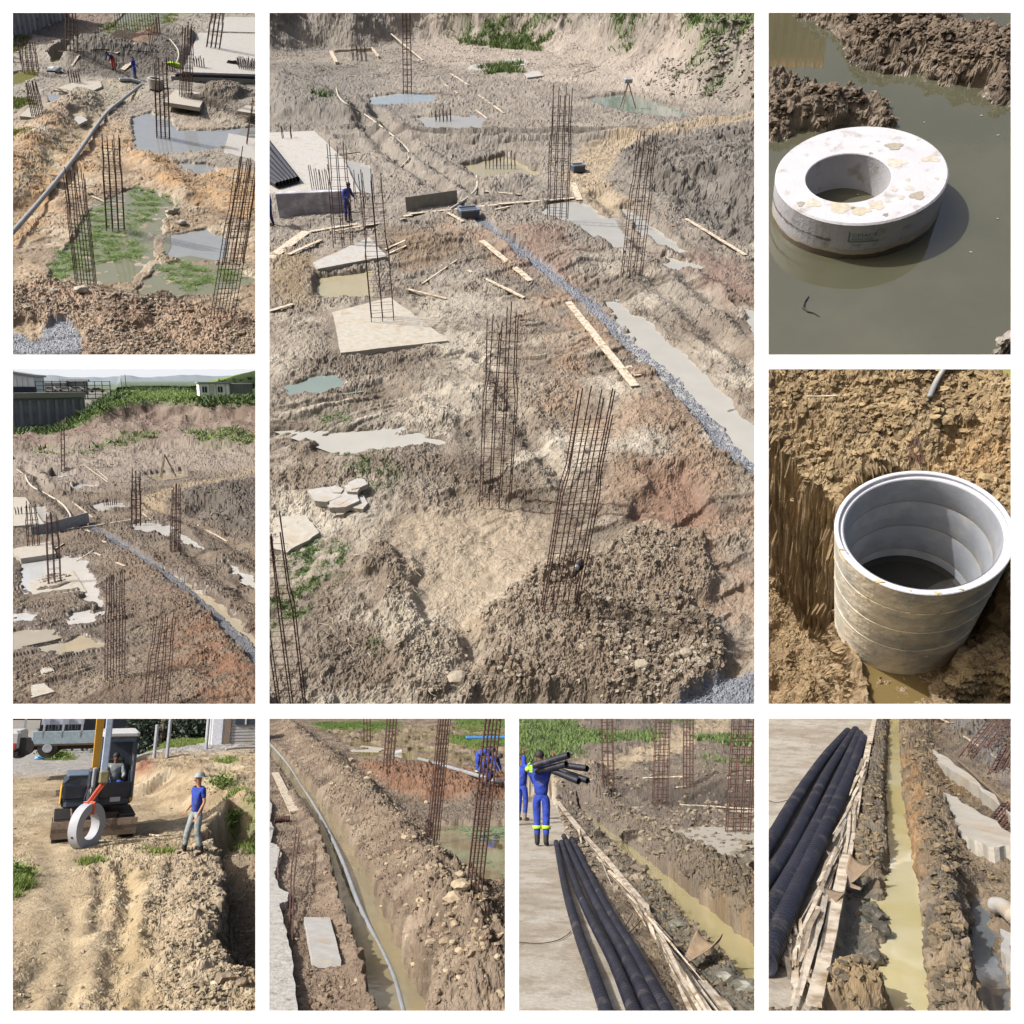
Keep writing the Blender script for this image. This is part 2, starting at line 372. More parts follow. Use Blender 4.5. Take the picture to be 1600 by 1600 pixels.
def stub(v, bx, by, h, w, label, nx=5, r=None, group="short starter bars standing out of the concrete", ny=2, base=None):
    """low bunch of starter bars"""
    B = base or v.on(bx, by, -0.03); T = v.above(B, bx, by - h); L = (T - B).length; Wd = w * v.zoom[2] * v.pxm(B)
    rr = r or max(0.01, 0.6 * v.pxm(B)); t = thing(v, "starter_bars", label, "starter bars", B, 0, group)
    for i in range(nx):
        for j in range(ny):
            x = Wd * (-0.5 + i / max(1, nx - 1)); y = Wd * .5 * (j - .5)
            MB().tube([(x, y, 0), (x + jit(.02), y, L * .5), (x + jit(.06), y + jit(.05), L * rnd.uniform(.8, 1.1))], rr, 5).build("bar", M_(v, 'rust'), t)
    return t
def plank(v, a, b, w, label, th=0.035, key='wood', lift=0.03, group="loose timber planks on the ground", name="plank", sag=True, mat=None, width=None):
    A = v.on(*a, lift); Bq = v.on(*b, lift); c = (A + Bq) / 2; d = Bq - A; L = d.length
    Wd = width or w * v.zoom[2] * v.pxm(c)
    side = Vector((-d.y, d.x, 0)).normalized() * Wd / 2; up = Vector((0, 0, th)); n = 8; vs = []; fs = []
    d0 = d.normalized()
    for i in range(n + 1):
        p = A + d * (i / n) - c; s_ = side * (1 + jit(.03)); wv = Vector((0, 0, jit(.25) * th))
        e = d0 * (jit(.04) * Wd if i in (0, n) else 0)
        vs += [p - s_ + wv + e, p + s_ + wv - e, p + s_ + up + wv - e, p - s_ + up + wv + e]
    for i in range(n):
        k = 4 * i
        for a_, b_ in ((0, 1), (1, 2), (2, 3), (3, 0)): fs.append((k + b_, k + a_, k + 4 + a_, k + 4 + b_))
    fs += [(0, 1, 2, 3), (4 * n + 3, 4 * n + 2, 4 * n + 1, 4 * n)]
    o = MB().add(vs, fs).build(name, mat or M_(v, key), v=v, at=c)
    return tag(o, label, "plank", group)
def pad(v, P, label, th=0.25, key='conc', top=None, name="concrete_pad", cat="concrete pad", group="concrete footing pads", mat=None, edge=0.03, lift=0.0):
    """flat concrete block whose top face is seen at corners P"""
    q = [v.q(x, y, 0) for x, y in P]; zs = [v.zat(p.x, p.y) for p in q]; zt = top if top is not None else sum(zs) / len(zs) * .5 + max(zs) * .5 + lift; th = th + min(.35, (max(zs) - min(zs)) * .8)
    q = [v.q(x, y, zt) for x, y in P]; c = sum(q, Vector()) / len(q)
    out = []
    for i in range(len(q)):                    # subdivided, slightly chipped edges
        a, b = q[i], q[(i + 1) % len(q)]
        for k in range(6): 
            f = k / 6; p = a.lerp(b, f); out.append((p.x - c.x + (jit(edge) if k else 0), p.y - c.y + (jit(edge) if k else 0)))
    o = MB().prism(out, -th, 0.0).build(name, mat or M_(v, key), v=v, at=c)
    return tag(o, label, cat, group)
def water(v, P, z, mat, label, name="water", grow=1.25):
    q = [v.q(x, y, z) for x, y in P]; c = sum(q, Vector()) / len(q)
    vs = [((p - c) * grow) for p in q]
    o = MB().add(vs, [tuple(range(len(vs)))]).build(name, mat, v=v, at=c)
    me = o.data
    if me.polygons[0].normal.z < 0: me.flip_normals()
    return tag(o, label, None, None, "structure")
def pond(v, Z, P, zz, i, soft=.18, warp=.22, ws=1.2, depth=.14, grow=.12, ring=.9):
    """sink the terrain inside outline P below the water level zz and keep a low shore round it"""
    m = v.poly(P, soft, warp, ws, 70 + i, grow=grow); r = v.poly(P, ring * .15, 0, 1, 1, grow=ring)
    Z = Z * (1 - m) + (zz - depth * (.9 + 1.0 * fbm(v.X, v.Y, .9 / ring, 4, 370 + i))) * m; shore = zz + .02 * ring + .05 * ring * np.clip(fbm(v.X, v.Y, 1.5 / ring, 3, 170 + i) + .3, 0, 1)
    Z = np.where((r > .02) & (m < .25), np.maximum(Z, shore * r + Z * (1 - r)), Z)
    return Z, m
def pond_water(v, P, z, mat, label, ring=.9, name="water"):
    q = [v.q(x, y, z) for x, y in P]; c = sum(q, Vector()) / len(q); n = len(q); vs = []
    ar = sum(q[i].x * q[(i + 1) % n].y - q[(i + 1) % n].x * q[i].y for i in range(n)); sg = 1 if ar > 0 else -1
    for i in range(n):
        a, b, d = q[i - 1], q[i], q[(i + 1) % n]; e1 = (b - a).normalized(); e2 = (d - b).normalized(); t = (e1 + e2)
        t = t.normalized() if t.length > .1 else e1; nn = Vector((t.y, -t.x, 0)) * sg; k = min(1 / max(.35, nn.dot(Vector((e1.y, -e1.x, 0)) * sg)), 2)
        vs.append(b + nn * ring * .62 * k - c)
    if sg < 0: vs = vs[::-1]
    o = MB().add(vs, [tuple(range(n))]).build(name, mat, v=v, at=c); return tag(o, label, None, None, "structure")
def _ico():
    t = (1 + 5 ** .5) / 2; V = np.array([(-1, t, 0), (1, t, 0), (-1, -t, 0), (1, -t, 0), (0, -1, t), (0, 1, t), (0, -1, -t), (0, 1, -t), (t, 0, -1), (t, 0, 1), (-t, 0, -1), (-t, 0, 1)], float)
    F = [(0, 11, 5), (0, 5, 1), (0, 1, 7), (0, 7, 10), (0, 10, 11), (1, 5, 9), (5, 11, 4), (11, 10, 2), (10, 7, 6), (7, 1, 8), (3, 9, 4), (3, 4, 2), (3, 2, 6), (3, 6, 8), (3, 8, 9), (4, 9, 5), (2, 4, 11), (6, 2, 10), (8, 6, 7), (9, 8, 1)]
    V = [Vector(p).normalized() for p in V]; mid = {}; F2 = []
    def m(a, b):
        k = (min(a, b), max(a, b))
        if k not in mid: V.append((V[a] + V[b]).normalized()); mid[k] = len(V) - 1
        return mid[k]
    for a, b, c in F: x, y, z = m(a, b), m(b, c), m(c, a); F2 += [(a, x, z), (b, y, x), (c, z, y), (x, y, z)]
    return np.array([tuple(p) for p in V]), np.array(F2)
IV, IF = _ico()
def rocks(v, mask, n, smin, smax, c1, c2, mat, label, name="rubble", power=2.5, flat=0.7, sink=0.3, pixmin=0.0, smooth=False, rough=.27, k=.55):
    """many stones and clods strewn where mask is set"""
    smax = smax * k
    w = (mask * v.vis * (.15 + sstep(-.25, .45, fbm(v.X, v.Y, 24 / v.H / 4, 3, 777)))).ravel()
    area = (v.Y ** 1.0).ravel(); p = w * area; p = p / p.sum()
    idx = RNG.choice(len(p), n, p=p); N = len(idx)
    c = np.stack([v.X.ravel()[idx], v.Y.ravel()[idx], v.Z.ravel()[idx]], -1)
    s = smin + (smax - smin) * RNG.random(N) ** power
    if pixmin: s = np.maximum(s, pixmin * (c[:, 1] / D))
    sc = s[:, None] * np.stack([0.7 + .6 * RNG.random(N), 0.7 + .6 * RNG.random(N), flat * (.6 + .6 * RNG.random(N))], -1)
    a = RNG.random(N) * 6.283; b = RNG.normal(size=N) * .4
    V = IV[None] * (1 + rough * RNG.normal(size=(N, len(IV), 1)).clip(-1.5, 1.5)) * sc[:, None]
    ca, sa, cb, sb = np.cos(a)[:, None], np.sin(a)[:, None], np.cos(b)[:, None], np.sin(b)[:, None]
    y = V[..., 1] * cb - V[..., 2] * sb; z = V[..., 1] * sb + V[..., 2] * cb; x = V[..., 0] * ca - y * sa; y = V[..., 0] * sa + y * ca
    V = np.stack([x, y, z], -1) + c[:, None]; V[..., 2] += (sc[:, 2] * (1 - 2 * sink) * .5)[:, None]
    F = IF[None] + (np.arange(N) * len(IV))[:, None, None]
    t = RNG.random((N, 1)); col = np.array(c1) * (1 - t) + np.array(c2) * t; col *= (0.85 + .3 * RNG.random((N, 1)))
    col = np.repeat(np.concatenate([col, np.zeros((N, 1))], 1), len(IV), 0)
    o = npmesh(name, V.reshape(-1, 3), F.reshape(-1, 3), mat, col=col, smooth=smooth); o.matrix_world = v.M
    return tag(o, label, None, None, "stuff")
def grass(v, mask, n, h, c1, c2, mat, label, name="grass", blades=5, spread=0.6, width=0.12, lean=0.5):
    w = (mask * v.vis).ravel(); p = w * v.Y.ravel(); p = p / p.sum()
    idx = RNG.choice(len(p), n, p=p); c = np.stack([v.X.ravel()[idx], v.Y.ravel()[idx], v.Z.ravel()[idx]], -1)
    c = np.repeat(c, blades, 0); N = len(c); hh = h * (.5 + RNG.random(N)); a = RNG.random(N) * 6.283
    c[:, 0] += RNG.normal(size=N) * h * spread * .5; c[:, 1] += RNG.normal(size=N) * h * spread * .5
    d = np.stack([np.cos(a), np.sin(a), np.zeros(N)], -1); t = np.stack([RNG.normal(size=N) * lean, RNG.normal(size=N) * lean, np.ones(N)], -1) * hh[:, None]
    V = np.stack([c - d * (width * hh)[:, None] - [0, 0, .02], c + d * (width * hh)[:, None] - [0, 0, .02], c + t], 1)
    F = np.arange(3 * N).reshape(N, 3); k = RNG.random((N, 1)); col = np.array(c1) * (1 - k) + np.array(c2) * k
    col = np.repeat(np.concatenate([col, np.zeros((N, 1))], 1), 3, 0)
    o = npmesh(name, V.reshape(-1, 3), F, mat, col=col); o.matrix_world = v.M
    return tag(o, label, None, None, "stuff")
def skinobj(name, chains, mat, parent, sub=2):
    """chains: list of (points, radii, links) joined at shared indices; grown into one skinned surface"""
    me = bpy.data.meshes.new(name); vs = []; es = []; rad = []; roots = []
    for pts, rs, links in chains:
        b = len(vs); vs += [tuple(p) for p in pts]; rad += list(rs); es += [(b + i, b + j) for i, j in links]; roots.append(b)
    me.from_pydata(vs, es, []); me.materials.append(mat); o = bpy.data.objects.new(name, me); COL.objects.link(o)
    if parent is not None: o.parent = parent
    sk = o.modifiers.new("Skin", 'SKIN'); sk.use_smooth_shade = True
    if not me.skin_vertices: me.skin_vertices.new()
    for i, d in enumerate(me.skin_vertices[0].data):
        r_ = rad[i]; d.radius = r_ if isinstance(r_, tuple) else (r_, r_); d.use_root = i in roots
    ss = o.modifiers.new("Subdivision", 'SUBSURF'); ss.levels = ss.render_levels = sub
    return o
def person(v, at, rz, label, J=None, top='blue', legs='blue', skin='skin', hat=None, boots='boot', bands=None, sleeves=True, group=None, scale=1.0, head=True, gloves=None):
    t = thing(v, "person", label, "person", at, rz, group)
    j = dict(pel=(0, 0, .95), wst=(0, 0, 1.08), chs=(0, 0, 1.30), nk=(0, 0, 1.47), hd0=(0, -.02, 1.56), hd1=(0, -.015, 1.65), hd2=(0, 0, 1.72),
             sL=(.18, 0, 1.41), sR=(-.18, 0, 1.41), eL=(.24, .02, 1.13), eR=(-.24, .02, 1.13), wL=(.25, -.06, .88), wR=(-.25, -.06, .88),
             hL=(.095, 0, .9), hR=(-.095, 0, .9), kL=(.11, -.03, .5), kR=(-.11, -.03, .5), aL=(.11, .02, .1), aR=(-.11, .02, .1), tL=(.13, -.15, .04), tR=(-.13, -.15, .04))
    j.update(J or {}); g = {k: Vector(p) * scale for k, p in j.items()}; S = scale
    names = ['pel', 'wst', 'chs', 'nk', 'hd0', 'hd1', 'hd2', 'sL', 'eL', 'wL', 'sR', 'eR', 'wR', 'hL', 'kL', 'aL', 'hR', 'kR', 'aR', 'tL', 'tR']
    rs = [.07, .07, .085, .05, .07, .088, .06, .045, .035, .028, .045, .035, .028, .04, .035, .03, .04, .035, .03, .03, .03]
    I = {n: i for i, n in enumerate(names)}; Lk = [('pel', 'wst'), ('wst', 'chs'), ('chs', 'nk'), ('nk', 'hd0'), ('hd0', 'hd1'), ('hd1', 'hd2'), ('chs', 'sL'), ('sL', 'eL'), ('eL', 'wL'), ('chs', 'sR'), ('sR', 'eR'), ('eR', 'wR'),
          ('pel', 'hL'), ('hL', 'kL'), ('kL', 'aL'), ('pel', 'hR'), ('hR', 'kR'), ('kR', 'aR'), ('aL', 'tL'), ('aR', 'tR')]
    gb = dict(g); gb['tL'] = g['aL'].lerp(g['tL'], .5); gb['tR'] = g['aR'].lerp(g['tR'], .5)
    ch = [([gb[n] for n in names], [r_ * S for r_ in rs], [(I[a], I[b]) for a, b in Lk])]
    fwd = Vector((0, -1, 0)); up = (g['hd1'] - g['hd0']).normalized(); nose = g['hd0'] + up * .05 * S
    ch.append(([nose, nose + Vector((0, -.10, 0)) * S, nose + Vector((0, -.115, -.012)) * S], [.03 * S, .018 * S, .012 * S], [(0, 1), (1, 2)]))
    for sd in 'LR':                                        # palm, four fingers and a thumb
        w_ = g['w' + sd]; d = (w_ - g['e' + sd]).normalized(); sx = d.cross(Vector((0, 1, 0)));
        sx = (sx if sx.length > .1 else Vector((1, 0, 0))).normalized(); pm = w_ + d * .085 * S
        ch.append(([w_, w_ + d * .04 * S, pm], [.026 * S, (.034 * S, .02 * S), (.036 * S, .018 * S)], [(0, 1), (1, 2)]))
        cu = d.cross(sx)
        for k, fl in ((-1.5, .065), (-.5, .078), (.5, .074), (1.5, .058)):
            b0 = pm + sx * k * .017 * S; ch.append(([b0, b0 + (d * .6 + cu * .12) * fl * S, b0 + (d * .9 + cu * .55) * fl * S], [.0095 * S, .0085 * S, .007 * S], [(0, 1), (1, 2)]))
        b0 = w_ + d * .04 * S + sx * .03 * S; ch.append(([b0, b0 + (sx * .03 + d * .025) * S, b0 + (sx * .04 + d * .06) * S], [.012 * S, .011 * S, .009 * S], [(0, 1), (1, 2)]))
    skinobj("body", ch, M_(v, skin), t, 1)
    def sk(nm, keys, rad, links, mat):
        return skinobj(nm, [([g[k] if isinstance(k, str) else Vector(k) for k in keys], [r_ * S for r_ in rad], links)], M_(v, mat), t, 1)
    def cut(a, b, f): return g[a].lerp(g[b], f)
    ew = 0.93 if sleeves else -1
    ends = [cut('eL', 'wL', .93) if sleeves else cut('sL', 'eL', .75), cut('eR', 'wR', .93) if sleeves else cut('sR', 'eR', .75)]
    ks = [g['pel'] - (g['wst'] - g['pel']) * .95, 'wst', 'chs', cut('chs', 'nk', .75), 'sL', 'eL' if sleeves else cut('sL', 'eL', .4), ends[0], 'sR', 'eR' if sleeves else cut('sR', 'eR', .4), ends[1]]
    sk("jacket", ks, [(.150), (.140), (.150), (.075), (.078), (.062), (.048), (.078), (.062), (.048)], [(0, 1), (1, 2), (2, 3), (2, 4), (4, 5), (5, 6), (2, 7), (7, 8), (8, 9)], top)
    ks = [cut('pel', 'wst', .3), 'pel', 'hL', 'kL', cut('kL', 'aL', .85), 'hR', 'kR', cut('kR', 'aR', .85)]
    sk("trousers", ks, [.142, .145, .100, .075, .062, .100, .075, .062], [(0, 1), (1, 2), (2, 3), (3, 4), (1, 5), (5, 6), (6, 7)], legs)
    for sd in 'LR':
        a, b, k = g['a' + sd], g['t' + sd], g['k' + sd]
        skinobj("boot", [([k.lerp(a, .55), a, a + Vector((0, .02, -.05)) * S, b], [.062 * S, .055 * S, .05 * S, .042 * S], [(0, 1), (1, 2), (2, 3)])], M_(v, boots), t, 1)
        if bands:
            q = k.lerp(a, .42); dq = (a - k).normalized()
            MB().tube([q - dq * .03 * S, q + dq * .03 * S], .088 * S, 12).build("reflective_band", M_(v, bands), t, smooth=True)
    if hat:
        h = g['hd2']; u_ = up; q = Matrix.Translation(h) @ u_.to_track_quat('Z', 'Y').to_matrix().to_4x4()
        MB().lathe([(0.001, .075 * S), (.06 * S, .068 * S), (.1 * S, .03 * S), (.112 * S, -.02 * S), (.165 * S, -.035 * S), (.165 * S, -.042 * S), (.10 * S, -.035 * S)], 20).xf(q).build("hat", M_(v, hat), t, smooth=True)
    else:
        h = g['hd1'] + Vector((0, .012, .02)) * S; q = Matrix.Translation(h)
        MB().lathe([(0.001, .098 * S), (.05 * S, .088 * S), (.085 * S, .05 * S), (.097 * S, 0), (.094 * S, -.03 * S)], 16).xf(q).build("hair", M_(v, 'boot'), t, smooth=True)
    return t
def cpipe(v, P, r, label, name="corrugated_pipe", pitch=0.045, key='black', group=None, n=18, amp=0.10, hollow=True, sm=True):
    """black corrugated drain pipe along P (view metres)"""
    P = [Vector(p) for p in P]; o0 = P[0]; L = sum((b - a).length for a, b in zip(P, P[1:])); k = int(L / pitch * 4); k = min(k, 2600); Q = []; rr = []
    cum = [0]
    for a, b in zip(P, P[1:]): cum.append(cum[-1] + (b - a).length)
    for i in range(k + 1):
        s_ = L * i / k; j = max(0, min(len(P) - 2, int(np.searchsorted(cum, s_) - 1))); f = (s_ - cum[j]) / max(1e-9, cum[j + 1] - cum[j])
        p0 = P[max(j - 1, 0)]; p1 = P[j]; p2 = P[j + 1]; p3 = P[min(j + 2, len(P) - 1)]
        q = 0.5 * ((2 * p1) + (p2 - p0) * f + (2 * p0 - 5 * p1 + 4 * p2 - p3) * f * f + (3 * p1 - p0 - 3 * p2 + p3) * f ** 3)
        Q.append(q - o0); rr.append(r * (1 - (amp if (i // 2) % 2 else 0)))
    t = thing(v, name, label, "pipe", o0, 0, group)
    MB().tube(Q, rr, n, hollow=0.86 if hollow else 0, caps=not hollow).build("pipe_wall", M_(v, key), t, smooth=False)
    return t
def softpipe(v, P, r, label, name="pipe", key='pipe', group=None, cat="pipe", n=10, mat=None, bands=0):
    P = [Vector(p) for p in P]; o0 = P[0]; Q = []
    for j in range(len(P) - 1):
        p0 = P[max(j - 1, 0)]; p1 = P[j]; p2 = P[j + 1]; p3 = P[min(j + 2, len(P) - 1)]
        for i in range(10):
            f = i / 10; Q.append(0.5 * ((2 * p1) + (p2 - p0) * f + (2 * p0 - 5 * p1 + 4 * p2 - p3) * f * f + (3 * p1 - p0 - 3 * p2 + p3) * f ** 3) - o0)
    Q.append(P[-1] - o0)
    o = MB().tube(Q, r, n).build(name, mat or M_(v, key), v=v, at=o0, smooth=True)
    return tag(o, label, cat, group)
# ---------------------------------------------------------------- the white display wall with nine openings
OPEN = [(20, 20, 399, 554), (421, 20, 1179, 1100), (1201, 20, 1580, 554), (20, 577, 399, 1100), (1201, 577, 1580, 1100), (20, 1123, 399, 1580), (421, 1123, 789, 1580), (811, 1123, 1179, 1580), (1201, 1123, 1580, 1580)]
def display_wall():
    xs = sorted({-180, 1780} | {o[0] for o in OPEN} | {o[2] for o in OPEN}); ys = sorted({-150, 1780} | {o[1] for o in OPEN} | {o[3] for o in OPEN})
    def solid(i, j):
        if not (0 <= i < len(xs) - 1 and 0 <= j < len(ys) - 1): return False
        cx = (xs[i] + xs[i + 1]) / 2; cy = (ys[j] + ys[j + 1]) / 2
        return not any(o[0] < cx < o[2] and o[1] < cy < o[3] for o in OPEN)
    vs = {}; V = []; F = []
    def vid(i, j, k):
        if (i, j, k) not in vs: vs[(i, j, k)] = len(V); V.append((BIG * (xs[i] - 800) / 100, BIG * (12.0 + 0.008 * k), BIG * (800 - ys[j]) / 100))
        return vs[(i, j, k)]
    for i in range(len(xs) - 1):
        for j in range(len(ys) - 1):
            if not solid(i, j): continue
            F.append((vid(i, j + 1, 0), vid(i + 1, j + 1, 0), vid(i + 1, j, 0), vid(i, j, 0)))
            F.append((vid(i, j, 1), vid(i + 1, j, 1), vid(i + 1, j + 1, 1), vid(i, j + 1, 1)))
            if not solid(i - 1, j): F.append((vid(i, j, 0), vid(i, j, 1), vid(i, j + 1, 1), vid(i, j + 1, 0)))
            if not solid(i + 1, j): F.append((vid(i + 1, j + 1, 0), vid(i + 1, j + 1, 1), vid(i + 1, j, 1), vid(i + 1, j, 0)))
            if not solid(i, j - 1): F.append((vid(i, j, 0), vid(i + 1, j, 0), vid(i + 1, j, 1), vid(i, j, 1)))
            if not solid(i, j + 1): F.append((vid(i, j + 1, 1), vid(i + 1, j + 1, 1), vid(i + 1, j + 1, 0), vid(i, j + 1, 0)))
    mt = pmat("white_board", (.96, .96, .96), 0.6, var=0.004, scale=2)
    m = MB(); m.v = V; m.f = F
    o = m.build("display_wall", mt); tag(o, "white display wall with nine rectangular openings onto the site scenes", "display wall")
display_wall()
def flatten(v, Z, polys):
    for P in polys:
        m = v.poly(P, .35, grow=.25); h = float((Z * m).sum() / max(1e-6, m.sum())); Z = Z * (1 - m) + h * m
    return Z
def clip_view(v, before):
    """trim everything built for this view to the space behind its own opening"""
    import bmesh
    bpy.context.view_layer.update()
    x0, y0, x1, y1 = v.rect; x0 -= 60 if x0 < 30 else 8; x1 += 60 if x1 > 1570 else 8; y0 -= 60 if y0 < 30 else 8; y1 += 60 if y1 > 1570 else 8
    pl = []
    for a, b, c_ in (((x0, y0), (x0, y1), 1), ((x1, y1), (x1, y0), 1), ((x1, y0), (x0, y0), 1), ((x0, y1), (x1, y1), 1)):
        d1 = Vector(((a[0] - 800) / D, 1, (800 - a[1]) / D)); d2 = Vector(((b[0] - 800) / D, 1, (800 - b[1]) / D)); n = d1.cross(d2).normalized()
        mid = Vector((((x0 + x1) / 2 - 800) / D, 1, (800 - (y0 + y1) / 2) / D))
        if n.dot(mid) < 0: n = -n
        pl.append(n)
    for o in list(bpy.data.objects):
        if o.name in before or o.type != 'MESH' or o.name.startswith(("ground", "display", "yellow_wall")): continue
        mw = o.matrix_world; bb = [mw @ Vector(c) for c in o.bound_box]
        cut = [n for n in pl if min(n.dot(p) for p in bb) < 0]
        if not cut or any(m.type == 'SKIN' for m in o.modifiers): continue
        inv = mw.inverted(); bm = bmesh.new(); bm.from_mesh(o.data)
        for n in cut:
            co = inv @ Vector((0, 0, 0)); no = (mw.to_3x3().transposed() @ n).normalized()
            bmesh.ops.bisect_plane(bm, geom=bm.verts[:] + bm.edges[:] + bm.faces[:], dist=1e-7, plane_co=co, plane_no=no, clear_inner=True)
        if len(bm.verts) == 0:
            bm.free(); bpy.data.objects.remove(o); continue
        me = o.data
        if me.users > 1: me = me.copy(); o.data = me
        bm.to_mesh(me); bm.free()
def churn(v, Z, C, amt, seed, f=.5, dark=(110, 96, 80), ang=0.5):
    """wheel ruts, smears and boot marks trodden into soft ground"""
    X, Y = v.X, v.Y; c, s_ = math.cos(ang), math.sin(ang); A = (X * c + Y * s_) + 1.2 * fbm(X, Y, .12, 3, seed); B = (-X * s_ + Y * c) + 1.2 * fbm(X, Y, .12, 3, seed + 5)
    r = sstep(.45, .95, ridged(A * .25, B * 1.6, f, 3, seed + 9)) * sstep(-.2, .3, fbm(X, Y, .16, 3, seed + 12))
    d, i = worley(X, Y, 1.9, seed + 20); e = np.clip(1 - d / .3, 0, 1) * (i > .45)
    w = sstep(.05, .5, fbm(X, Y, .22, 4, seed + 30))
    Z = Z - amt * (.13 * r + .09 * e); C = mixc(C, np.clip(r * .55 + e * .35, 0, 1) * np.minimum(amt, 1), lin(dark)); C = mixc(C, w * .45 * np.minimum(amt, 1), lin(dark))
    return Z, C, w
def rows_lin(a, b, n): return np.linspace(a, b, n)
def mixc(C, m, c): m = m[..., None]; return C * (1 - m) + np.array(c) * m
def base_color(X, Y, f, c1, c2, c3, seed):
    a = sstep(-.5, .5, fbm(X, Y, f, 5, seed, .6))[..., None]; b = sstep(.0, .7, fbm(X, Y, f * .6, 4, seed + 9, .6))[..., None]
    C = np.array(c1) * (1 - a) + np.array(c2) * a; return C * (1 - b) + np.array(c3) * b
def soil(v, amp=1.0, seed=1, k=1.0, lo=0.10):
    X, Y = v.X, v.Y
    c1, i1 = clods(X, Y, 2.6 * k, seed); c2, i2 = clods(X + 3, Y, 7 * k, seed + 5); c3, i3 = clods(X, Y + 7, 19 * k, seed + 8)
    z = lo * fbm(X, Y, .35 * k, 4, seed) + .03 / k * fbm(X, Y, 2.2 * k, 4, seed + 2)
    return z, (c1 * .09 + c2 * .05 + c3 * .022) / k * amp, (i1 + i2 + i3) / 3
# ================================================================ top-left scene: algae pools and the long pipe
def view_algae():
    v = View('algae', OPEN[0], (20, 20, .3345), nadir=(500, 2350), H=22.0, u=4000 / 22.0)
    v.grid(rows_lin(590, -60, 480), 330, 40)
    X, Y = v.X, v.Y
    z, cl, idr = soil(v, 1.0, 203, .6)
    lump = sstep(-.3, .5, fbm(X, Y, .25, 3, 230))
    rub = v.poly([(-60, 1290), (200, 1270), (400, 1300), (470, 1350), (700, 1330), (900, 1400), (1180, 1420), (1180, 1700), (380, 1700), (300, 1480), (120, 1440), (-60, 1460)], .4, .6, 1.6, 205)
    Z = z + cl * (.25 + .45 * lump + 1.0 * rub) + .25 * rub
    mnd = v.poly([(430, 1370), (520, 1350), (640, 1400), (640, 1480), (500, 1520), (420, 1460)], .3, .3, 1.5, 206); Z += .35 * mnd
    # channel and spoil bank along the pipe
    P = [(-60, 1060), (130, 880), (280, 690), (420, 490), (520, 400), (600, 335)]
    d = v.dline(P, .2, 3, 207); Z -= .4 * np.exp(-(d / 1.3) ** 2)
    for (Q, w_, h_) in (([(-60, 800), (100, 620), (250, 470), (340, 400)], 1.0, .7), ([(150, 850), (340, 620), (440, 500), (510, 420)], .5, .3), ([(500, 650), (620, 690), (740, 790), (800, 860)], .7, .45), ([(-60, 900), (120, 780)], .6, .4)):
        dd = v.dline(Q, .5, 3, 208 + len(Q)); Z += 1.5 * h_ * np.exp(-(dd / w_ / 1.7) ** 2) * (.85 + .2 * clods(X, Y, 1.2, 209)[0])
    for (cx, cy, rr, hh) in ((930, 430, 2.6, 1.1), (1040, 410, 2.4, 1.0), (420, 220, 2.6, 1.2), (610, 220, 2.8, 1.2), (330, 230, 2.4, 1.0), (690, 180, 2.4, 1.3), (760, 120, 3, 1.4), (850, 440, 1.3, .5), (210, 890, .6, .3), (640, 380, 1.5, .4), (130, 160, 3, .7), (960, 690, 2, .3)):
        p = v.q(cx, cy); g_ = np.exp(-((X - p.x) ** 2 + (Y - p.y) ** 2) / (1.7 * rr) ** 2); Z += 1.35 * hh * g_ * (.9 + .1 * clods(X, Y, 1.3, 260)[0])
    ponds = [([(560, 490), (640, 465), (740, 500), (760, 545), (960, 545), (1160, 530), (1160, 590), (1000, 610), (900, 650), (680, 655), (580, 640)], -.12, 'wb'),
             ([(560, 820), (660, 840), (760, 890), (690, 960), (700, 1090), (650, 1180), (560, 1250), (400, 1255), (200, 1240), (180, 1180), (290, 1060), (350, 940), (420, 880)], -.10, 'wg'),
             ([(690, 1170), (830, 1150), (1040, 1190), (1120, 1240), (1000, 1300), (850, 1310), (640, 1330), (600, 1290)], -.10, 'wg'), ([(720, 1040), (900, 1010), (1000, 1050), (1000, 1150), (800, 1150), (720, 1130)], -.12, 'wb'),
             ([(240, 150), (470, 60), (560, -40), (760, -40), (660, 100), (560, 110), (380, 175)], -.2, 'wo'), ([(-40, 150), (90, 150), (60, 180), (-40, 190)], -.1, 'wo'), ([(-40, 290), (100, 260), (120, 290), (-40, 350)], -.1, 'wo'), ([(170, 215), (300, 190), (320, 210), (200, 245)], -.1, 'wo'),
             ([(780, 700), (900, 705), (960, 740), (860, 745)], -.08, 'wb'), ([(170, 380), (260, 380), (270, 430), (180, 430)], -.08, 'wb')]
    Z = flatten(v, Z, [[(32, 482), (75, 442), (196, 452), (128, 492)], [(700, 415), (760, 358), (905, 376), (872, 442)], [(1008, 562), (1165, 592), (1165, 700), (982, 660)], [(1048, 458), (1088, 432), (1165, 436), (1165, 475)], [(188, 358), (290, 322), (410, 320), (415, 345), (330, 384)], [(868, 92), (1165, 100), (1165, 288), (792, 276)], [(960, 20), (1165, 20), (1165, 92), (900, 85)], [(280, 490), (320, 478), (350, 500), (310, 520)]])
    wet = np.zeros(X.shape); pm = np.zeros(X.shape)
    for i, (Q, zz, k) in enumerate(ponds):
        Z, m = pond(v, Z, Q, zz, 200 + i); pm = np.maximum(pm, m); wet = np.maximum(wet, v.poly(Q, .5, .3, 1.5, 290 + i, grow=.5))
        if k == 'wg': Z = np.maximum(Z, np.where(m > .5, zz - .02 + .05 * fbm(X, Y, 1.2, 4, 215), -9))
    grav = v.poly([(-60, 1480), (30, 1500), (110, 1540), (190, 1440), (250, 1440), (330, 1520), (320, 1660), (-60, 1660)], .1, .2, .6, 216); Z = Z * (1 - grav) + (.05 * clods(X, Y, 22, 217)[0] + .02) * grav
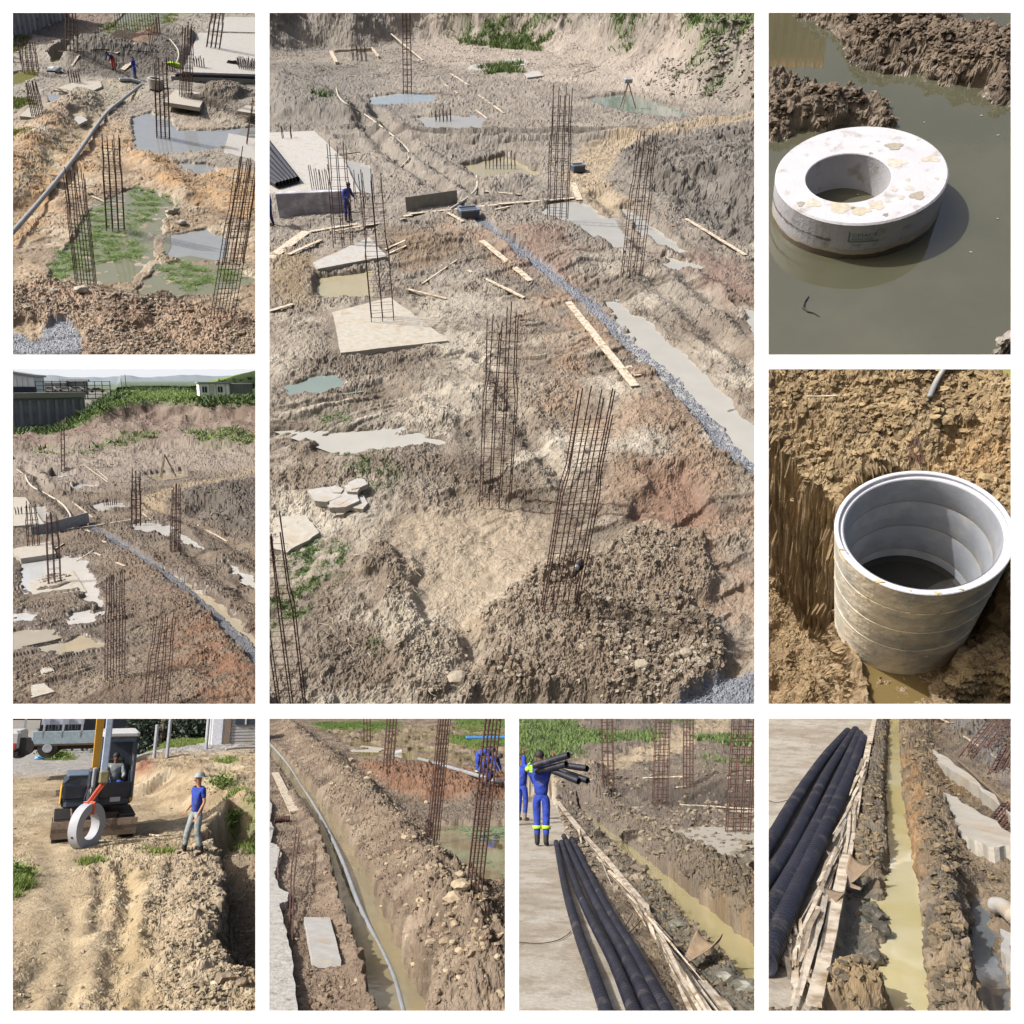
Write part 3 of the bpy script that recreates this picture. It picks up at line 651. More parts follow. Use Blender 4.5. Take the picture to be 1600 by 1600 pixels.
    C = base_color(X, Y, .4, lin((204, 180, 148)), lin((172, 148, 118)), lin((218, 200, 172)), 220); Z, C, wtx = churn(v, Z, C, (1 - rub) * (1 - pm) * .8, 280, f=.35, dark=(140, 120, 98))
    orange = np.maximum.reduce([v.poly([(-100, 1080), (-100, 620), (330, 390), (440, 420), (520, 470), (600, 640), (800, 790), (900, 900), (700, 800), (450, 640), (200, 900), (60, 1060)], .8, 1.0, 3, 221), v.poly([(480, 640), (800, 700), (1160, 760), (1160, 960), (800, 900), (620, 760)], .8, 1.2, 3, 222)]) * sstep(-.7, .3, fbm(X, Y, .5, 4, 223))
    C = mixc(C, orange * .8, lin((206, 164, 112))); C = mixc(C, sstep(80, 104, Y) * .8, lin((164, 158, 148)))
    C = mixc(C, .45 * v.poly([(180, 360), (560, 300), (600, 400), (440, 480), (200, 720), (60, 860), (0, 900), (150, 640), (330, 450)], .5, .6, 2, 224), lin((196, 184, 150)))
    C = mixc(C, rub * .8, lin((196, 166, 140))); C = mixc(C, mnd * .9, lin((158, 128, 104)))
    C = mixc(C, .85 * v.poly([(640, 130), (760, 100), (800, 240), (700, 300), (520, 320), (260, 290), (260, 200), (420, 190)], 1, 1, 3, 225), lin((116, 108, 98)))
    C = mixc(C, .8 * v.poly([(840, 470), (880, 380), (1100, 390), (1120, 430), (1000, 480)], .5, .5, 2, 226), lin((126, 112, 94)))
    C = mixc(C, .8 * v.poly([(740, 300), (1160, 320), (1160, 350), (740, 340)], .3, .3, 2, 227), lin((88, 84, 80)))
    C = mixc(C, .7 * v.poly([(700, 650), (1160, 600), (1160, 740), (800, 720)], .6, .8, 2, 228), lin((160, 156, 148)))
    C = mixc(C, .9 * v.poly([(380, 175), (480, 85), (690, 100), (640, 195)], .3, .2, 2, 229), lin((146, 112, 82))); C = mixc(C, .8 * v.poly([(60, 130), (250, -60), (520, -60), (460, 60), (240, 150)], 1, 1, 4, 231), lin((138, 116, 98)))
    grn = np.maximum.reduce([v.poly([(560, 810), (700, 850), (760, 900), (660, 900), (600, 1000), (600, 1110), (540, 1160), (420, 1140), (300, 1240), (180, 1240), (170, 1170), (300, 1060), (350, 930), (430, 880), (440, 1010), (520, 1000)], .25, .5, 1, 232), v.poly([(690, 1190), (760, 1150), (860, 1180), (1040, 1200), (1060, 1240), (900, 1270), (850, 1300), (720, 1230)], .25, .4, 1, 233)])
    grn *= sstep(-.35, .55, fbm(X, Y, 1.3, 5, 234)); C = mixc(C, grn, lin((146, 170, 104)))
    yg = np.maximum.reduce([v.poly([(-40, 400), (80, 405), (100, 440), (-40, 455)], .4, .4, 2, 235), v.poly([(420, 60), (640, 0), (800, -60), (760, 20), (660, 110), (430, 90)], .8, .8, 3, 236), v.poly([(-40, 140), (90, 140), (60, 190), (-40, 200)], .4, .4, 2, 237), v.poly([(-40, 560), (60, 580), (30, 640), (-40, 660)], .6, .6, 2, 238)]) ; C = mixc(C, .8 * yg, lin((142, 158, 72)))
    C = mixc(C, wet * .3 * (1 - grn), lin((150, 140, 120))); C = mixc(C, grav, lin((178, 182, 190))); C = C * (1 + .3 * (idr - .5))[..., None]
    v.ground(Z, C, np.clip(wet * .6, 0, 1), colmat("mud_algae", v.u, bump=.02, bscale=14, var=.22, vscale=9), "orange and grey mud with algae pools in the top left scene", mtop=40, disp=((.25, 1.0), (.12, 2.5)))
    stone = colmat("stone_algae", v.u, bump=.01, bscale=18, var=.2)
    rocks(v, rub * (1 - grav), 5500, .02, .24, lin((214, 200, 180)), lin((140, 122, 104)), stone, "broken stones along the bottom of the algae pool scene", power=4)
    rocks(v, (.3 + lump) * (1 - pm) * (1 - grav), 3500, .015, .2, lin((210, 196, 172)), lin((140, 122, 100)), stone, "small clods over the mud of the algae pool scene", name="clods", power=6, pixmin=.8)
    rocks(v, grav, 2500, .015, .035, lin((190, 196, 212)), lin((140, 146, 164)), stone, "blue grey gravel in the lower left corner of the algae pool scene", name="gravel", power=1, pixmin=.7)
    blade = colmat("blades_algae", v.u, bump=0, var=.1, rough=.7)
    grass(v, grn, 15000, .06, lin((170, 200, 116)), lin((132, 164, 92)), blade, "green algae on the shallow pools", blades=4, spread=3, width=.4, lean=2.5, name="algae")
    grass(v, yg, 9000, .15, lin((176, 192, 84)), lin((126, 146, 70)), blade, "yellow green weeds on the far flooded ground", blades=3, spread=2, width=.2)
    wm = dict(wb=watermat("pool_grey", lin((176, 180, 180), .5), v.u, .004, 2), wg=watermat("pool_green", lin((150, 152, 124), .5), v.u, .003, 2), wo=watermat("pool_olive", lin((158, 156, 96), .5), v.u, .003, 1))
    for i, (Q, zz, k) in enumerate(ponds): pond_water(v, Q, zz, wm[k], "shallow pool %s of the algae scene" % "one two three four five six seven eight nine ten".split()[i])
    G = "concrete pads in the algae pool scene"
    pad(v, [(32, 482), (75, 442), (196, 452), (128, 492)], "small pale pad under the rebar column left of the orange spoil bank", .2, 'conc', group=G, lift=.05)
    pad(v, [(700, 415), (760, 358), (905, 376), (872, 442)], "pale concrete pad behind the mound, beside the white manhole ring", .3, 'conc', group=G, lift=.1)
    pad(v, [(1008, 562), (1165, 592), (1165, 700), (982, 660)], "pale concrete pad cut by the edge beyond the grey pool", .3, 'concw', group=G, lift=.12)
    pad(v, [(1048, 458), (1088, 432), (1165, 436), (1165, 475)], "half buried concrete pad behind the brown mound", .2, 'conc', group=G, lift=.1)
    pad(v, [(188, 358), (290, 322), (410, 320), (415, 345), (330, 384)], "low tilted grey pad at the starter bars on the far side", .2, 'conc', group=G, lift=.05)
    pad(v, [(868, 92), (1165, 100), (1165, 288), (792, 276)], "wide pale floor slab behind the dark topped wall", .4, 'concw', name="floor_slab", cat="slab", group=None, lift=.2)
    pad(v, [(960, 20), (1165, 20), (1165, 92), (900, 85)], "far strip of pale floor slab at the top edge", .3, 'concw', name="floor_slab", cat="slab", group=None, lift=.1)
    pad(v, [(280, 490), (320, 478), (350, 500), (310, 520)], "small flat pale stone slab in the pipe channel", .1, 'concw', name="flat_stone", cat="stone", group=None, lift=.03)
    # retaining kerb wall with dark pipe on it
    A = v.q(735, 296, .5); B = v.q(1165, 312, .5); c = (A + B) / 2; dx = B - A; t = thing(v, "edge_beam", "long white edge beam with a black pipe lying on it at the slab front", "beam", c, math.atan2(dx.y, dx.x))
    MB().box((0, 0, -.45), (dx.length, .4, 1.0), bev=.03).build("beam_body", M_(v, 'concw'), t); MB().box((0, -.25, -.55), (dx.length, .12, .6)).build("form_panel", M_(v, 'conc'), t)
    softpipe(v, [A + Vector((.6, 0, .2)), (A + B) / 2 + Vector((0, 0, .2)), B + Vector((0, 0, .2))], .2, "black pipe on top of the white edge beam", key='black')
    # sheet pile wall
    t = None; A = v.q(-40, 150, 0); B = v.q(270, 20, 0); n = 90; d = B - A; L = d.length; nrm = Vector((-d.y, d.x, 0)).normalized(); pts = []
    for i in range(n + 1):
        ph = i % 6; off = .45 if ph in (0, 1, 5) else -.0; pts.append(A + d * (i / n) + nrm * off)
    m = MB(); hgt = 9; vs = []
    for p in pts: vs += [p - A, p - A + Vector((0, 0, hgt))]
    m.add(vs, [(2 * i, 2 * i + 2, 2 * i + 3, 2 * i + 1) for i in range(n)])
    o = m.build("sheet_pile_wall", pmat("sheetpile", lin((190, 188, 190), .8), .6, var=.2, scale=.6, u=v.u, color2=lin((150, 120, 100), .8), mscale=.5), v=v, at=A); tag(o, "pale corrugated steel sheet pile wall in the far corner", "wall")
    sl_ = o.modifiers.new("Solidify", 'SOLIDIFY'); sl_.thickness = .08
    # rebar mat
    t = thing(v, "rebar_mat", "dense brown rebar mat with upright bars on the flooded far footing", "rebar mat", v.on(560, 150, .1))
    q0, q1, q2, q3 = [v.on(x, y, .1) - v.on(560, 150, .1) for x, y in ((385, 178), (485, 88), (690, 100), (640, 190))]
    for k in range(17):
        f = k / 16; MB().tube([q0.lerp(q3, f), q1.lerp(q2, f)], .05, 4).build("bar", M_(v, 'rust'), t); MB().tube([q0.lerp(q1, f) + Vector((0, 0, .1)), q3.lerp(q2, f) + Vector((0, 0, .1))], .05, 4).build("bar", M_(v, 'rust'), t)
        p = q1.lerp(q2, f); MB().tube([p, p + Vector((0, 0, 2.6))], .045, 4).build("upright_bar", M_(v, 'rust'), t)
        if k % 2: p = q2.lerp(q3, f); MB().tube([p, p + Vector((0, 0, 2.4))], .045, 4).build("upright_bar", M_(v, 'rust'), t)
    softpipe(v, [v.q(x, y, .28) for x, y in ((-30, 1058), (130, 876), (285, 682), (425, 484), (505, 412), (600, 336))], .16, "long grey plastic drain pipe running from the lower left up to the white ring", "drain_pipe", 'pipe', cat="pipe")
    softpipe(v, [v.on(x, y, .2) for x, y in ((500, 322), (550, 322), (600, 334))], .2, "short blue grey pipe meeting the long drain pipe at the far end", "drain_pipe", 'galv', cat="pipe")
    # manhole ring
    B = v.on(671, 352, 0); s_ = 36 * v.zoom[2] * v.pxm(B); t = thing(v, "manhole_ring", "white concrete manhole ring standing at the end of the long pipe", "manhole ring", B)
    MB().lathe([(s_, 0), (s_, 1.0), (s_ * .68, 1.0), (s_ * .68, 0)], 40, closed=True).build("ring_body", M_(v, 'concw'), t); MB().lathe([(.01, .1), (s_ * .66, .1)], 30).build("water_inside", M_(v, 'dark'), t); MB().lathe([(s_ + .01, .55), (s_ + .02, .58), (s_ + .01, .61)], 40).build("joint", M_(v, 'conc'), t)
    cage(v, 342, 1268, 285, 748, 78, "front left rebar column standing at the edge of the algae", nx=4, ny=3, ties=20)
    cage(v, 480, 1015, 455, 575, 74, "rebar column in the middle of the green pool", nx=4, ties=18)
    cage(v, 976, 1432, 1100, 690, 92, "leaning rebar column at the lower right of the algae pools", nx=4, ties=22, rz=.1)
    cage(v, 1030, 1160, 1112, 660, 80, "rebar column behind the leaning one, on pinkish mud", nx=3, ties=14, ratio=.3)
    cage(v, 703, 592, 690, 215, 54, "rebar column rising out of the grey pool", nx=4, ties=14); cage(v, 118, 482, 84, 325, 46, "rebar column on the small pale pad at the left", nx=4, ties=9)
    cage(v, 806, 388, 820, 60, 46, "rebar column on the pad near the white ring", nx=4, ties=12, tie_to=.6); cage(v, 934, 172, 962, -25, 56, "rebar column on the pale floor slab at the top", nx=4, ties=7)
    cage(v, 276, 178, 270, -25, 46, "rebar column beside the flooded far footing", nx=4, ties=9); cage(v, 85, 285, 66, 130, 60, "dark rebar column in the yellow green pool at the far left", nx=4, ties=8); cage(v, 1112, 622, 1142, 400, 40, "rebar column on the edge pad, cut by the right border", nx=2, ties=7)
    cage(v, 20, 230, 5, 120, 30, "leftmost distant rebar column in the corner", nx=2, ties=6)
    stub(v, 292, 332, 60, 42, "starter bars on the low tilted pad", nx=5); stub(v, 872, 258, 52, 42, "starter bars on the front edge of the floor slab", nx=5); stub(v, 1095, 272, 56, 72, "dense block of starter bars at the right of the floor slab", nx=9, ny=3); stub(v, 740, 270, 60, 30, "starter bars left of the edge beam", nx=4)
    for a_, b_, w_, lb, kw in (((478, 190), (568, 142), 16, "pale plank on top of the far mound", {}), ((276, 250), (310, 198), 8, "thin plank leaning on the dark mound", {}), ((368, 858), (438, 888), 14, "short whitish plank at the edge of the green pool", {}), ((512, 268), (552, 232), 22, "broad board between the two workers", {}), ((195, 352), (318, 376), 10, "dark edged board along the tilted pad", dict(key='woodd')),
                               ((208, 180), (300, 186), 10, "brown timber beside the flooded footing", dict(key='woodd')), ((300, 178), (470, 186), 8, "long pale kerb board in front of the flooded footing", {}), ((230, 30 - 20), (195, 18), 9, "pale plank by the sheet piles", {})):
        plank(v, a_, b_, w_, lb, group="planks in the algae pool scene", **kw)
    for x, y, s_, lb, key in ((740, 930, .38, "upper white lump of broken concrete by the pool", 'conc'), (790, 985, .3, "lower white lump of broken concrete by the pool", 'conc'), (320, 1300, .34, "white boulder at the foot of the front left rebar column", 'conc'), (595, 830, .12, "small white stone at the top of the pool", 'white'), (190, 1300, .2, "pale stone among the lower left rubble", 'conc'), (1000, 1460, .3, "grey brown boulder under the leaning rebar column", 'woodd'), (830, 1390, .2, "dark stone on the pool's lower shore", 'woodd'), (1070, 1500, .22, "rounded boulder at the lower right border", 'woodd')):
        V = IV * (1 + .15 * RNG.normal(size=(len(IV), 1))) * [s_ * 1.2, s_, s_ * .65]; tag(MB().add(V, [tuple(f) for f in IF]).build("boulder", M_(v, key), v=v, at=v.on(x, y, s_ * .3)), lb, "boulder")
    person(v, v.on(572, 305, 0), .9, "worker in bright blue overalls standing beside the broad board", dict(chs=(0, -.05, 1.29), wR=(-.2, -.3, 1.0), wL=(.15, -.35, .95)), 'blue', 'blue', scale=1.3)
    person(v, v.on(474, 268, 0), -.8, "worker in blue jacket and reddish trousers bending on the mound", dict(wst=(0, -.1, 1.0), chs=(0, -.28, 1.12), nk=(0, -.42, 1.2), hd0=(0, -.5, 1.25), hd1=(0, -.56, 1.31), hd2=(0, -.6, 1.36), sL=(.18, -.35, 1.15), sR=(-.18, -.35, 1.15), eL=(.2, -.5, .9), eR=(-.2, -.5, .9), wL=(.12, -.6, .7), wR=(-.12, -.6, .7)), 'navy', 'red', scale=1.45)
    # hose and small litter
    softpipe(v, [v.on(*p, .15) for p in ((735, 130), (770, 175), (775, 215), (760, 250))], .1, "thin pale hose hanging over the far earth mound", "hose", 'rope', cat="hose")
    for x, y, key, lb in ((198, 275, 'galv', "blue white barrel lying beside the far mud"), (1025, 243, 'boot', "dark rubber boot shaped sack on the floor slab"), (755, 250, 'lime', "yellow green plastic sheet left of the edge beam")):
        V = IV * (1 + .2 * RNG.normal(size=(len(IV), 1))) * [.9, .5, .4]; tag(MB().add(V, [tuple(f) for f in IF]).build("sack", M_(v, key), v=v, at=v.on(x, y, .2)), lb, "sack")
    return v
before = {o.name for o in bpy.data.objects}
VA = view_algae()
clip_view(VA, before)
# ================================================================ large central scene: the muddy building site from above
def view_centre():
    v = View('centre', OPEN[1], (420, 20, .475), horizon=-97, H=12.0, u=800 / 12.0)
    v.grid(np.concatenate([rows_lin(1175, 121, 690), rows_lin(120, -40, 420)]), 560, 40)
    X, Y = v.X, v.Y
    lump = sstep(-.3, .5, fbm(X, Y, .25, 3, 30))
    z, cl, idr = soil(v, 1.0, 3)
    rub = np.maximum(v.poly([(700, 2000), (900, 1840), (1250, 1780), (1500, 2100), (1450, 2300), (650, 2300), (760, 2100)], .35, .5, 1.5, 5),
                     v.poly([(1100, 1780), (1200, 1720), (1400, 1720), (1480, 1850), (1350, 1960), (1180, 1900)], .3, .4, 1.5, 6))
    rubl = v.poly([(330, 1760), (430, 1800), (560, 2000), (680, 2150), (640, 2280), (480, 2274), (360, 1950)], .25, .5, 1.2, 8)
    red = v.poly([(1200, 1500), (1420, 1500), (1500, 1640), (1400, 1700), (1230, 1660)], .4, .5, 2, 9)
    plain = v.poly([(430, 1640), (700, 1560), (900, 1650), (900, 1850), (760, 2000), (680, 2180), (560, 2000), (470, 1800)], .5, .5, 2, 10)
    far = sstep(25, 55, Y)
    a = .6 + .7 * lump + 1.3 * rub + .9 * rubl; a = a * (1 - .6 * plain)
    Z = z + cl * a
    Z += .22 * rub + .22 * rubl * 1.0 - .28 * red * sstep(.2, 1, red)
    d = v.dline([(640, 700), (900, 880), (1050, 1010), (1180, 1170), (1300, 1450), (1500, 1760), (1640, 2000)], .5, 3, 12)
    berm = np.exp(-(np.maximum(d - .0, 0) / 1.5) ** 2)
    orange = np.clip(berm * 1.1 + v.poly([(850, 1000), (1200, 1140), (1450, 1500), (1600, 1700), (1600, 2100), (1300, 1900), (1150, 1500), (900, 1300)], 1.0, .8, 3, 13), 0, 1)
    orange *= sstep(-.6, .4, fbm(X, Y, .5, 4, 14))
    # stepped earth edge left of the plain, furrows, ruts
    Z -= .10 * plain
    for P, w_, dep in (([(1090, 600), (1180, 720), (1350, 860), (1600, 1060)], .5, .22), ([(1180, 640), (1330, 780), (1600, 960)], .4, .2), ([(1240, 860), (1420, 1010), (1600, 1180)], .45, .2),
                       ([(300, 390), (700, 405), (1200, 395)], .6, .42), ([(250, 420), (700, 432), (1180, 420)], .5, .4), ([(1180, 400), (1400, 372), (1640, 335)], .5, .2), ([(1180, 425), (1400, 400), (1640, 365)], .5, .2), ([(340, 320), (470, 460), (690, 600)], .5, .3), ([(280, 330), (400, 470), (600, 600)], .5, .3),
                       ([(700, 1137), (860, 1400), (960, 1560)], .25, .12), ([(560, 1250), (700, 1420), (760, 1560)], .3, .1), ([(0, 1395), (300, 1380), (620, 1370)], .25, .12), ([(60, 1330), (300, 1300), (560, 1240)], .2, .08)):
        dd = v.dline(P, .25, 2, int(w_ * 100) + len(P)); Z -= dep * np.exp(-(dd / w_) ** 2); Z += dep * .6 * np.exp(-((dd - 2 * w_) / w_) ** 2)
    # right-hand cut bank and spoil
    cut = v.poly([(1150, 450), (1600, 380), (1750, 380), (1750, 780), (1600, 740), (1420, 700), (1290, 610), (1180, 540)], .8, .8, 5, 20)
    mound = v.poly([(1220, 500), (1700, 440), (1700, 640), (1500, 620), (1320, 570)], 2.2, 1.2, 6, 21)
    Z += .9 * mound + .5 * cut * clods(X, Y, .8, 22)[0] - .5 * v.poly([(1270, 570), (1450, 560), (1620, 650), (1620, 760), (1430, 700)], .7, .6, 3, 23)
    ml = v.poly([(0, 230), (60, 210), (200, 280), (330, 320), (300, 360), (60, 350), (20, 280)], 1.2, .8, 4, 24); Z += 1.0 * ml * (.8 + .25 * clods(X, Y, .6, 25)[0])
    for (cx, cy, rr, hh) in ((540, 770, 1.6, .45), (400, 700, 1.5, .4), (800, 560, 1.2, .4), (850, 740, 1.5, .4), (60, 900, 1.6, .35), (480, 620, 1.8, .4), (980, 810, 1.2, .3), (1150, 1440, 1.6, .25), (640, 1350, .6, .25), (250, 1500, .6, .2), (560, 1010, .8, .2), (700, 1250, .7, .2)):
        p = v.q(cx, cy); g_ = np.exp(-((X - p.x) ** 2 + (Y - p.y) ** 2) / rr ** 2); Z += hh * g_ * (.9 + .15 * clods(X, Y, 1.8, 60)[0])
    # banks closing the site at the back
    v.ph = 1.0; bk = v.poly([(-200, 130), (150, 80), (520, 60), (760, 70), (950, 80), (1150, 120), (1300, 180), (1450, 230), (1700, 260), (1900, -400), (-400, -400)], 4.5, 2.0, 10, 26)
    v.ph = 3.0; bk2 = v.poly([(-300, 60), (500, 10), (800, 10), (1000, 20), (1300, 80), (1500, 150), (1700, 190), (1900, -400), (-400, -400)], 3, 2.0, 9, 27)
    Z += 2.2 * bk + 2.6 * bk2 + (bk + bk2) * (.75 * ridged(X, Y, .16, 5, 28) + .25 * cl); v.ph = 0
    Z = flatten(v, Z, [[(208, 985), (400, 935), (590, 1078), (236, 1118)], [(145, 822), (330, 738), (388, 800), (160, 842)], [(-20, 395), (150, 388), (245, 480), (300, 590), (20, 598), (-25, 598)]])
    # ponds
    ponds = [([(335, 275), (440, 262), (545, 270), (540, 292), (400, 300), (345, 300)], -.10), ([(640, 490), (780, 455), (905, 520), (860, 530), (790, 535), (700, 545)], -.35), ([(915, 660), (930, 620), (1040, 620), (1120, 680), (1170, 730), (1180, 790), (1100, 740), (1000, 690)], -.12),
             ([(1170, 640), (1260, 700), (1380, 785), (1330, 780), (1230, 730)], -.12), ([(480, 345), (600, 335), (700, 345), (690, 375), (540, 378)], -.08), ([(1040, 280), (1180, 262), (1390, 330), (1340, 345), (1180, 320), (1080, 300)], -.12),
             ([(160, 870), (330, 845), (330, 930), (165, 940)], -.10), ([(1130, 950), (1220, 1000), (1330, 1100), (1480, 1240), (1620, 1400), (1620, 1500), (1480, 1330), (1330, 1210), (1220, 1100)], -.08), ([(1310, 800), (1420, 830), (1400, 845), (1330, 830)], -.08), ([(1545, 960), (1600, 980), (1600, 1040)], -.08),
             ([(60, 1220), (200, 1195), (240, 1230), (120, 1245)], -.06), ([(130, 1390), (400, 1380), (560, 1400), (300, 1440)], -.06), ([(200, 470), (330, 500), (345, 600), (260, 560)], -.06)]
    wet = np.zeros(X.shape); pm = np.zeros(X.shape)
    for i, (P, zz) in enumerate(ponds):
        Z, m = pond(v, Z, P, zz, i); pm = np.maximum(pm, m)
        wet = np.maximum(wet, v.poly(P, .5, .3, 1.5, 90 + i, grow=.5))
    # gravel drain
    G = [(655, 655), (760, 745), (900, 855), (1000, 930), (1090, 985), (1180, 1075), (1290, 1180), (1390, 1300), (1470, 1440), (1640, 1700)]
    gd = v.dline([(650, 640), (740, 720), (900, 835), (1060, 955), (1180, 1080), (1290, 1165), (1400, 1290), (1500, 1420), (1640, 1530)], .12, .8, 40)
    gw = .30; grav = sstep(gw + .06, gw - .06, gd); grav2 = v.poly([(1330, 2290), (1430, 2215), (1650, 2160), (1650, 2330)], .08, .1, .5, 41); 
    Z = Z * (1 - grav) + (-.10 + .05 * clods(X, Y, 22, 42)[0] + .02 * fbm(X, Y, 3, 2, 43)) * grav; Z = Z * (1 - grav2) + (.05 * clods(X, Y, 25, 44)[0]) * grav2
    grav = np.maximum(grav, grav2)
    # colour
    C = base_color(X, Y, .45, lin((180, 168, 150)), lin((146, 130, 112)), lin((204, 194, 176)), 50); Z, C, wtx = churn(v, Z, C, (1 - rub) * (1 - grav) * (1 - .5 * plain), 180)
    C = mixc(C, sstep(18, 45, Y) * .7, lin((158, 150, 140))); C = mixc(C, orange * .7, lin((172, 144, 118)))
    C = mixc(C, .5 * v.poly([(780, 700), (1000, 700), (1000, 900), (800, 830)], .8, .8, 2, 51), lin((150, 112, 94))); C = mixc(C, .5 * v.poly([(1270, 780), (1600, 830), (1600, 1000), (1500, 960)], .8, .6, 2, 52), lin((132, 90, 78)))
    C = mixc(C, .7 * v.poly([(0, 780), (160, 800), (160, 960), (0, 950)], .6, .5, 2, 53), lin((158, 134, 96))); C = mixc(C, .7 * v.poly([(380, 720), (640, 720), (640, 800), (420, 860)], .6, .5, 2, 54), lin((146, 120, 90)))
    C = mixc(C, rub * .8, lin((150, 132, 112))); C = mixc(C, red * .7, lin((150, 112, 90))); C = mixc(C, plain * .8, lin((184, 166, 140)))
    C = mixc(C, .8 * cut, lin((112, 106, 100))); C = mixc(C, .7 * mound * sstep(-.2, .5, fbm(X, Y, .4, 4, 55)), lin((150, 144, 136)))
    trk = v.dline([(1640, 335), (1400, 370), (1230, 400), (1090, 450), (1040, 540), (1120, 640)], .5, 4, 56); C = mixc(C, .9 * sstep(1.9, .9, trk), lin((190, 170, 140)))
    pale = v.poly([(380, 60), (700, 60), (1000, 110), (1250, 200), (1380, 120), (1400, 300), (1000, 240), (780, 200), (500, 160)], 3, 2.5, 7, 57); C = mixc(C, pale * .8, lin((196, 182, 168)))
    C = mixc(C, .85 * v.poly([(-100, -100), (400, -100), (380, 60), (300, 70), (100, 110), (-100, 160)], 2, 1.5, 6, 58), lin((118, 112, 106)))
    C = mixc(C, .8 * v.poly([(-50, 160), (300, 180), (400, 330), (300, 400), (0, 360)], 3, 1.5, 6, 59), lin((130, 124, 116)))
    C = mixc(C, .6 * sstep(1.6, .5, v.dline([(250, 385), (700, 400), (1230, 392)], .6, 4, 61)), lin((104, 94, 84)))
    v.ph = 2.6; grs = np.maximum.reduce([v.poly([(640, 30), (700, -80), (1000, -80), (950, 30), (860, 50), (760, 45)], 1.5, 2, 6, 62), v.poly([(700, 95), (820, 85), (830, 110), (720, 112)], 1, .8, 3, 63), v.poly([(130, 180), (185, 180), (190, 205), (140, 205)], .5, .5, 2, 64), v.poly([(1420, 90), (1500, 20), (1720, -60), (1720, 60), (1560, 130), (1450, 175)], 1.5, 2, 6, 65), v.poly([(1150, 60), (1250, -60), (1360, -60), (1250, 60), (1180, 90)], 1, 1.5, 5, 66)])
    v.ph = 0; grs = np.maximum(grs, sstep(.15, .5, bk2) * np.maximum(sstep(1040, 1090, v.PX), sstep(640, 700, v.PX) * sstep(930, 880, v.PX) * .9) * sstep(-.35, .1, fbm(X, Y, .12, 4, 167))); grs = grs * sstep(-.5, .2, fbm(X, Y, .5, 3, 67)); C = mixc(C, grs * .8, lin((110, 132, 70)))
    alg = np.maximum.reduce([.7 * v.poly([(150, 1320), (240, 1310), (260, 1350), (170, 1360)], .25, .3, .6, 68), .8 * v.poly([(120, 1750), (260, 1740), (230, 1850), (130, 1980), (0, 2060), (0, 1960)], .3, .4, .8, 69), .5 * v.poly([(240, 1460), (400, 1470), (420, 1560), (300, 1600)], .4, .4, 1, 71), .5 * v.poly([(320, 2070), (380, 2060), (380, 2130), (330, 2130)], .1, .2, .5, 72)])
    alg = alg * sstep(-.35, .35, fbm(X, Y, 2.5, 4, 73)); C = mixc(C, alg, lin((122, 148, 84)))
    C = mixc(C, wet * .5, lin((122, 108, 90))); C = mixc(C, pm * .6, lin((136, 124, 104)))
    C = mixc(C, grav, lin((150, 154, 164))); C = C * (1 + .22 * (idr - .5) * 2)[..., None]
    gi = worley(X, Y, 22, 42)[1]; C = np.where((grav > .5)[..., None], C * (.7 + .6 * gi)[..., None], C)
    wt = np.clip(wet * .7 + plain * .2 + wtx * .35 + sstep(0, .5, fbm(X, Y, .3, 3, 74)) * .15, 0, 1) * (1 - grav)
    mud = colmat("mud_centre", v.u, bump=.02, bscale=14, var=.22, vscale=9)
    v.ground(Z, C, wt, mud, "churned tan and brown mud of the large central site scene", mtop=60, disp=((.5, .6), (.25, 1.6), (.1, 4)), dmask=np.clip(bk + bk2 + mound + cut + ml, 0, 1))
    stone = colmat("stone_centre", v.u, bump=.01, bscale=18, var=.2, vscale=12); v.stone = stone
    blade = colmat("blades_centre", v.u, bump=0, var=.1, rough=.7)
    rocks(v, np.clip(rub * 1.0 + rubl * .5, 0, 1) * (1 - grav2), 4500, .01, .11, lin((196, 184, 164)), lin((132, 116, 100)), stone, "broken stones and clods heaped at the bottom of the large scene", power=4)
    rocks(v, np.clip(.25 + lump * .5 + orange * .4, 0, 1) * (1 - pm) * (1 - plain * .8) * (1 - grav), 6000, .008, .10, lin((200, 186, 166)), lin((126, 106, 88)), stone, "small clods and stones strewn over the central site mud", name="clods", power=6, pixmin=.7)
    rocks(v, bk * sstep(95, 60, Y), 900, .1, .5, lin((210, 200, 188)), lin((128, 120, 110)), stone, "stones on the banks behind the central site", name="bank_rubble", power=4)
    rocks(v, grav, 7000, .012, .03, lin((176, 182, 194)), lin((120, 126, 140)), stone, "blue grey gravel in the drain of the central scene", name="gravel", power=1, pixmin=.6)
    grass(v, grs, 16000, .5, lin((142, 168, 88)), lin((92, 120, 60)), blade, "green grass on the banks behind the central site", blades=4)
    grass(v, alg, 3500, .03, lin((120, 156, 70)), lin((86, 116, 56)), blade, "green algae and shoots on the wet mud of the central scene", name="algae", blades=3, spread=2.0, width=.3)
    # reeds / straw on the plain
    rd = (plain + .4 * v.poly([(120, 1800), (330, 1800), (560, 2274), (100, 2274)], .5)).clip(0, 1)
    w = (rd * v.vis).ravel(); p = w / w.sum(); mb = MB()
    for i in RNG.choice(len(p), 110, p=p):
        c = Vector((v.X.ravel()[i], v.Y.ravel()[i], v.Z.ravel()[i] + .015)); a_ = rnd.random() * 6.28; l = rnd.uniform(.15, .5)
        mb.tube([c, c + Vector((math.cos(a_) * l * .5, math.sin(a_) * l * .5, .015)), c + Vector((math.cos(a_ + .3) * l, math.sin(a_ + .3) * l, 0))], .006, 4)
    tag(mb.build("straw", M_(v, 'wood'), v=v, at=(0, 0, 0)), "loose straw and twigs on the mud of the central scene", None, None, "stuff")
